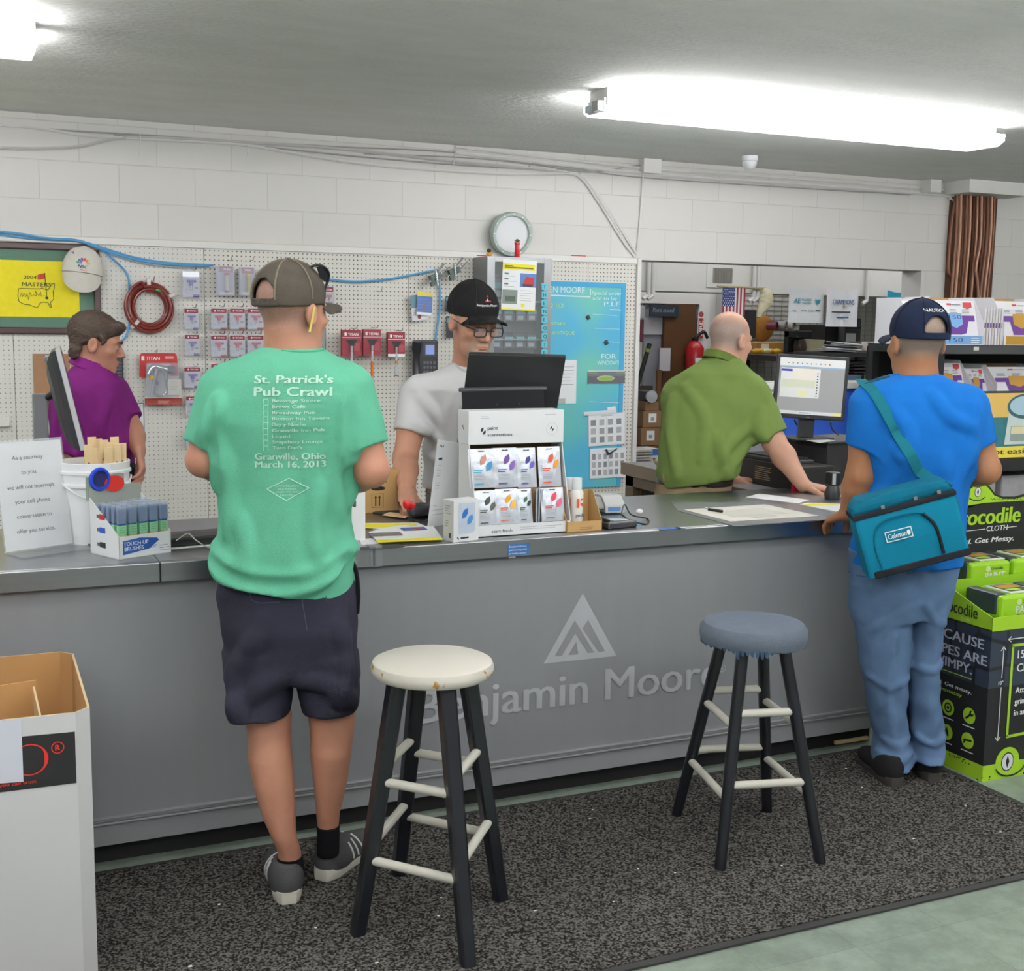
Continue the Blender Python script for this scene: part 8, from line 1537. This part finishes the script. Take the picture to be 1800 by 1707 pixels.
def pk(c):
    l = (c-HC)@HM/1.05**2; x, y, z = np.abs(l[:, 0]), l[:, 1], l[:, 2]; lp_ = sg(.009-np.abs(z+.0645), .004)*sg(.022-x, .006); return (np.linalg.norm(l, axis=1) < .17)*np.maximum(.75*sg(-.042-z, .02)*sg(y-.05, .03)*sg(.05-x, .02)*(1-lp_), .85*sg(.02-y, .02)*sg(z+.03, .02)*sg(.0785-x, .004))
skin('body', BD, A_(F0[0]-.45, F0[1]-.6, .75), A_(F0[0]+.45, F0[1]+.45, 1.78), .0045, [SK3], t, pk)
def eyes(HC, HM, t, brow='8a7466'):
    for q in (-1, 1):
        b = B(); c = HC+HM@A_(q*.032, .0805, -.003); b.ell(tuple(c), (.0124,)*3, mat('9d8c83', rough=.4), 12, 8); d_ = HM@A_(0, .85, -.5); b.ell(tuple(c+d_*.0075), (.0062,)*3, mat('3d2f28', rough=.1), 10, 6); kid(b, 'eye', t)
        b = B(); b.tube([tuple(HC+HM@A_(q*x, y, z)) for x, y, z in ((.014, .099, .019), (.03, .096, .026), (.046, .085, .022))], [.003, .004, .002], mat(brow, rough=.9), 6); kid(b, 'eyebrow', t)
eyes(HC, HM, t)
b = B(); FRm = plastic('1d1b1c', .3)
for q in (-1, 1):
    P = [HC+HM@A_(q*.033+.024*np.sign(math.cos(a))*abs(math.cos(a))**.5, .116, -.004+.0165*np.sign(math.sin(a))*abs(math.sin(a))**.5) for a in np.linspace(0, 2*math.pi, 24, False)]; b.tube([tuple(p) for p in P], .0022, FRm, 6, True); b.tube([tuple(HC+HM@A_(q*x, y, z)) for x, y, z in ((.057, .115, .006), (.078, .07, .006), (.084, -.005, .008))], .002, FRm, 6)
b.tube([tuple(HC+HM@A_(x, .118, .002)) for x in (-.009, 0, .009)], .002, FRm, 6); o = kid(b, 'glasses', t)
b = B()
for q in (-1, 1): b.add([tuple(HC+HM@A_(q*.033+x, .1155, -.004+z)) for x, z in ((-.023, -.015), (.023, -.015), (.023, .015), (-.023, .015))], [(0, 1, 2, 3)], mat('dfe6ee', rough=.05, alpha=.15))
b.obj('lens', o)
def lg(b, W, Mw, HC=HC):
    P = lambda pts: march(W, np.array([HC+Mw@A_(x, .25, z) for x, z in pts]), Mw@A_(0, -1, 0), .001)
    b.add([tuple(q) for q in P([(-.012, .082), (.012, .082), (0, .105)])], [(0, 1, 2)], print_('c23a4a')); b.add([tuple(q) for q in P([(-.003, .084), (.007, .084), (.002, .094)])], [(0, 1, 2)], print_('e8a0a8'))
    v, fc, x0, x1, y0, y1 = text_mesh('Benjamin Moore', .02, 0, 1.); b.add([tuple(q) for q in P([(.043-(q[0]-x0)/(x1-x0)*.086, .066+q[1]/.7*.0085) for q in v])], [f[::-1] for f in fc], WHT)
capmesh(t, HC+HM@A_(0, 0, .01), HM, [cloth('1d1c1d', .3, 500, .2, 30), cloth('262526', .2)], .16, False, logo=lg)
# ---------------------------------------------------------------- clerk in the olive shirt
D = 5.45; SK4 = skinmat('c4957e', hair='8f827c'); OLV = cloth('6b7f44', .3, 600, .06, 10); t = person('bald clerk in olive polo shirt and khaki trousers leaning on the till counter', V(1218, 880, D))
sr = [row(628, 1238, 1300, D+.02, .07), row(640, 1222, 1312, D+.02, .085), row(656, 1198, 1326, D, .105), row(676, 1180, 1334, D, .12), row(705, 1172, 1336, D, .135), row(745, 1164, 1324, D, .145), row(790, 1157, 1310, D, .15), row(830, 1153, 1298, D, .15), row(850, 1157, 1290, D, .145), row(875, 1160, 1288, D, .14)]
shR, elR, wrR = V(1322, 694, D), V(1360, 776, D-.05), V(1412, 853, D-.17); shL, elL, wrL = V(1192, 694, D+.06), V(1200, 790, D+.14), V(1290, 845, D+.2)
SH = Sdf(); SH.loft(sr, .02); d = (elR-shR)/np.linalg.norm(elR-shR); SL_ = Sdf().cap(shR, shR+d*.4, .075, .082, .02); SL_.plane(shR+d*.2, d); SH.add(SL_, shR+d*.1, .25, .05); d = (elL-shL)/np.linalg.norm(elL-shL); SH.cap(shL, shL+d*.2, .075, .07, .04)
for q in (((1310, 770), (1290, 800), (1250, 835)), ((1320, 740), (1270, 780), (1230, 840)), ((1200, 680), (1230, 730), (1225, 800)), ((1180, 700), (1175, 760), (1185, 830)), ((1330, 720), (1325, 750), (1345, 770)), ((1250, 760), (1262, 800), (1275, 840))): ridge(SH, q, D, .013, .009, .03)
SH.disp = folds(.0036, .7, 4.); hm = A_(0, 0, -1)+U3*.18; SH.plane(V(1222, 846, D), hm/np.linalg.norm(hm)); o = skin('polo_shirt', SH, V(1255, 745, D)-A_(.42, .42, .34), V(1255, 745, D)+A_(.42, .42, .34), .006, [OLV], t)
b = B(); CN = V(1270, 640, D+.02); CO = Sdf(); ctr_ = V(1268, 632, D+.02); SA = axes(W3*.6+U3*.8, -.4)
CO.add(lambda P: (lambda l: np.maximum(np.abs(np.linalg.norm(l[:, :2]/A_(.074, .08), axis=1)-1-(l[:, 2])*2.2*-1)*.075-.0045, np.abs(l[:, 2])-.02))((P-ctr_)@SA), ctr_, .14, .004); skin('collar', CO, ctr_-.16, ctr_+.16, .0045, [cloth('56682f', .2, 800)], t)
pr_ = [row(832, 1158, 1288, D, .125), row(860, 1152, 1284, D, .13), row(890, 1150, 1286, D, .135), row(950, 1152, 1288, D, .13)]; PT = Sdf(); PT.loft(pr_); F0 = V(1220, 950, D)
for s_ in (-.08, .08): PT.chain([F0+U3*s_, A_(*(F0+U3*s_)[:2], .06)], [.1, .075], .03)
PT.disp = folds(.003, 1., 1.); KH = cloth('8d7b62', .3, 500); skin('trousers', PT, A_(F0[0]-.32, F0[1]-.32, .02), A_(F0[0]+.32, F0[1]+.32, .98), .009, [KH], t)
BT = Sdf(); BT.loft([row(836, 1156, 1290, D, .128), row(852, 1153, 1287, D, .131)], .01); BT.plane(V(1220, 853, D), -Z3); skin('belt', BT, V(1220, 845, D)-A_(.3, .3, .06), V(1220, 845, D)+A_(.3, .3, .06), .007, [mat('2e211a', rough=.4)], t, None, 0)
b = B()
for px in (1178, 1213, 1262): P = march(PT, [V(px, 833+4*i, D-.3) for i in range(7)], W3, .005); b.tube([tuple(q) for q in P], .006, KH, 5)
kid(b, 'belt_loop', t)
HC = V(1284, 598, D+.04); HF = W3*math.cos(.95)+U3*math.sin(.95); HM = axes(HF, -.16)
BD = Sdf(); BD.loft(shell_rows(sr[2:], -.02), .02); BD.loft(shell_rows(pr_, -.03), .03); nk = V(1266, 650, D+.02); BD.cap(HC+HM@A_(0, -.03, -.04), nk, .06, .066, .03); BD.cap(nk, V(1262, 672, D), .066, .085, .04)
for a, e, w_ in ((shR, elR, wrR), (shL, elL, wrL)): BD.chain([a, (a+e)/2, e, e*.65+w_*.35, w_], [.058, .056, .05, .05, .031], .02)
hand(BD, wrR, U3*.9-W3*.2-Z3*.12, Z3+U3*.1, 1, (.16, .16, .2, .25), .35, 1.05); hand(BD, wrL, U3+W3*.3, Z3, 1, (.3,)*4); BD.sub(headsdf(1.02), HM, .17, .02, HC)
def pk(c): l = (c-HC)@HM; return .8*(np.linalg.norm(l, axis=1) < .17)*sg(.078-l[:, 2], .05)*sg(l[:, 2]+.04, .04)*sg(.01-l[:, 1], .03)*sg(.0785-np.abs(l[:, 0]), .004)
skin('body', BD, A_(F0[0]-.45, F0[1]-.5, .75), A_(F0[0]+.75, F0[1]+.5, 1.72), .0045, [SK4], t, pk)
# ---------------------------------------------------------------- clerk in the purple polo
D = 5.25; SK5 = skinmat('b07c66'); PUP = cloth('6b1f66', .2, 800, .06, 10); t = person('clerk in purple polo shirt with brown hair looking down behind the bucket', V(165, 880, D))
sr = [row(640, 132, 188, D, .07), row(654, 122, 200, D, .09), row(672, 106, 214, D, .115), row(695, 98, 220, D, .135), row(730, 96, 224, D, .15), row(775, 104, 232, D, .15), row(830, 110, 234, D, .15), row(880, 112, 232, D, .15)]
shN, elN, wrN = V(122, 694, D-.11), V(118, 800, D-.14), V(160, 835, D-.18); shF, elF, wrF = V(200, 690, D+.12), V(232, 756, D+.06), V(244, 792, D-.05)
SH = Sdf(); SH.loft(sr, .02); d = (elN-shN)/np.linalg.norm(elN-shN); SL_ = Sdf().cap(shN, shN+d*.4, .075, .075, .02); SL_.plane(shN+d*.245, d); SH.add(SL_, shN+d*.12, .3, .05); d = (elF-shF)/np.linalg.norm(elF-shF); SL_ = Sdf().cap(shF, shF+d*.3, .07, .066, .02); SL_.plane(shF+d*.14, d); SH.add(SL_, shF+d*.08, .2, .05)
for q in (((130, 690), (128, 740), (120, 790)), ((170, 690), (185, 740), (180, 800)), ((200, 700), (195, 750), (205, 800)), ((140, 720), (160, 760), (158, 820))): ridge(SH, q, D, .013, .008, .03)
SH.disp = folds(.0036, .75, 2.5); o = skin('polo_shirt', SH, V(165, 760, D)-A_(.38, .4, .34), V(165, 760, D)+A_(.38, .4, .34), .006, [PUP], t)
ctr_ = V(160, 641, D); SA = axes(U3*.95+W3*.2, -.35); CO = Sdf(); CO.add(lambda P: (lambda l: np.maximum(np.abs(np.linalg.norm(l[:, :2]/A_(.072, .08), axis=1)-1+l[:, 2]*2.2)*.075-.0045, np.abs(l[:, 2])-.022))((P-ctr_)@SA), ctr_, .14, .004); skin('collar', CO, ctr_-.16, ctr_+.16, .0045, [cloth('7a2674', .2, 800)], t)
b = B(); P = march(SH, [V(185, 672, D-.4), V(191, 672, D-.4), V(192, 680, D-.4), V(186, 680, D-.4)], W3, .002); b.add([tuple(q) for q in P], [(0, 1, 2, 3)], print_('d8b23a')); kid(b, 'gold_emblem', t).parent = o
F0 = V(170, 900, D); PT = Sdf()
for s_ in (-.08, .08): PT.chain([A_(*(F0+U3*s_)[:2], .95), A_(*(F0+U3*s_)[:2], .06)], [.1, .075], .03)
skin('trousers', PT, A_(F0[0]-.3, F0[1]-.3, .02), A_(F0[0]+.3, F0[1]+.3, 1.06), .012, [cloth('2c2c30', .3)], t)
HC = V(170, 604, D); HF = U3*.96+W3*.22; HM = axes(HF, -.2)
BD = Sdf(); BD.loft(shell_rows(sr[2:], -.02), .02); nk = V(156, 652, D); BD.cap(HC+HM@A_(0, -.03, -.04), nk, .058, .062, .03); BD.cap(nk, V(158, 676, D), .062, .08, .04)
for a, e, w_ in ((shN, elN, wrN), (shF, elF, wrF)): BD.chain([a, (a+e)/2, e, e*.65+w_*.35, w_], [.056, .053, .045, .044, .028], .02)
hand(BD, wrF, -Z3*.8+U3*.22-W3*.3, U3+W3*.2, -1, (.3, .35, .4, .45), .4); hand(BD, wrN, U3, Z3, -1, (.3,)*4); BD.sub(headsdf(1.03), HM, .17, .02, HC)
skin('body', BD, A_(F0[0]-.5, F0[1]-.5, .85), A_(F0[0]+.5, F0[1]+.5, 1.7), .0045, [SK5], t); eyes(HC, HM, t, '4a3a30')
HR = Sdf(); HR.ell((0, -.02, .045), (.087, .108, .093)); HR.cap((-.045, -.07, -.05), (.045, -.07, -.05), .032, None, .04); HR.cap((-.078, .03, .03), (-.078, .028, -.005), .012, None, .02); HR.cap((.078, .03, .03), (.078, .028, -.005), .012, None, .02); HR.cap((-.05, .08, .085), (.05, .08, .085), .022, None, .03)
for q in (-1, 1): HR.ell((q*.085, .0, -.015), (.022, .026, .04), .01, 's')
HR.ell((0, .1, -.035), (.12, .085, .085), .02, 's'); HR.cap((0, .02, -.2), (0, .02, -.06), .09, None, .02, 's'); HR.disp = lambda P: .0012*np.sin(P[:, 2]*170+P[:, 1]*120+3*np.sin(P[:, 1]*50))+.001*np.sin(P[:, 1]*190-P[:, 2]*260+P[:, 0]*90)
skin('hair', lambda P: HR((P-HC)@HM), HC-.22, HC+.22, .004, [mat('3b2c22', rough=.6, var=.55, scale=120., aniso=(.4, .4, 1.2), bump=.6, bscale=220.)], t)
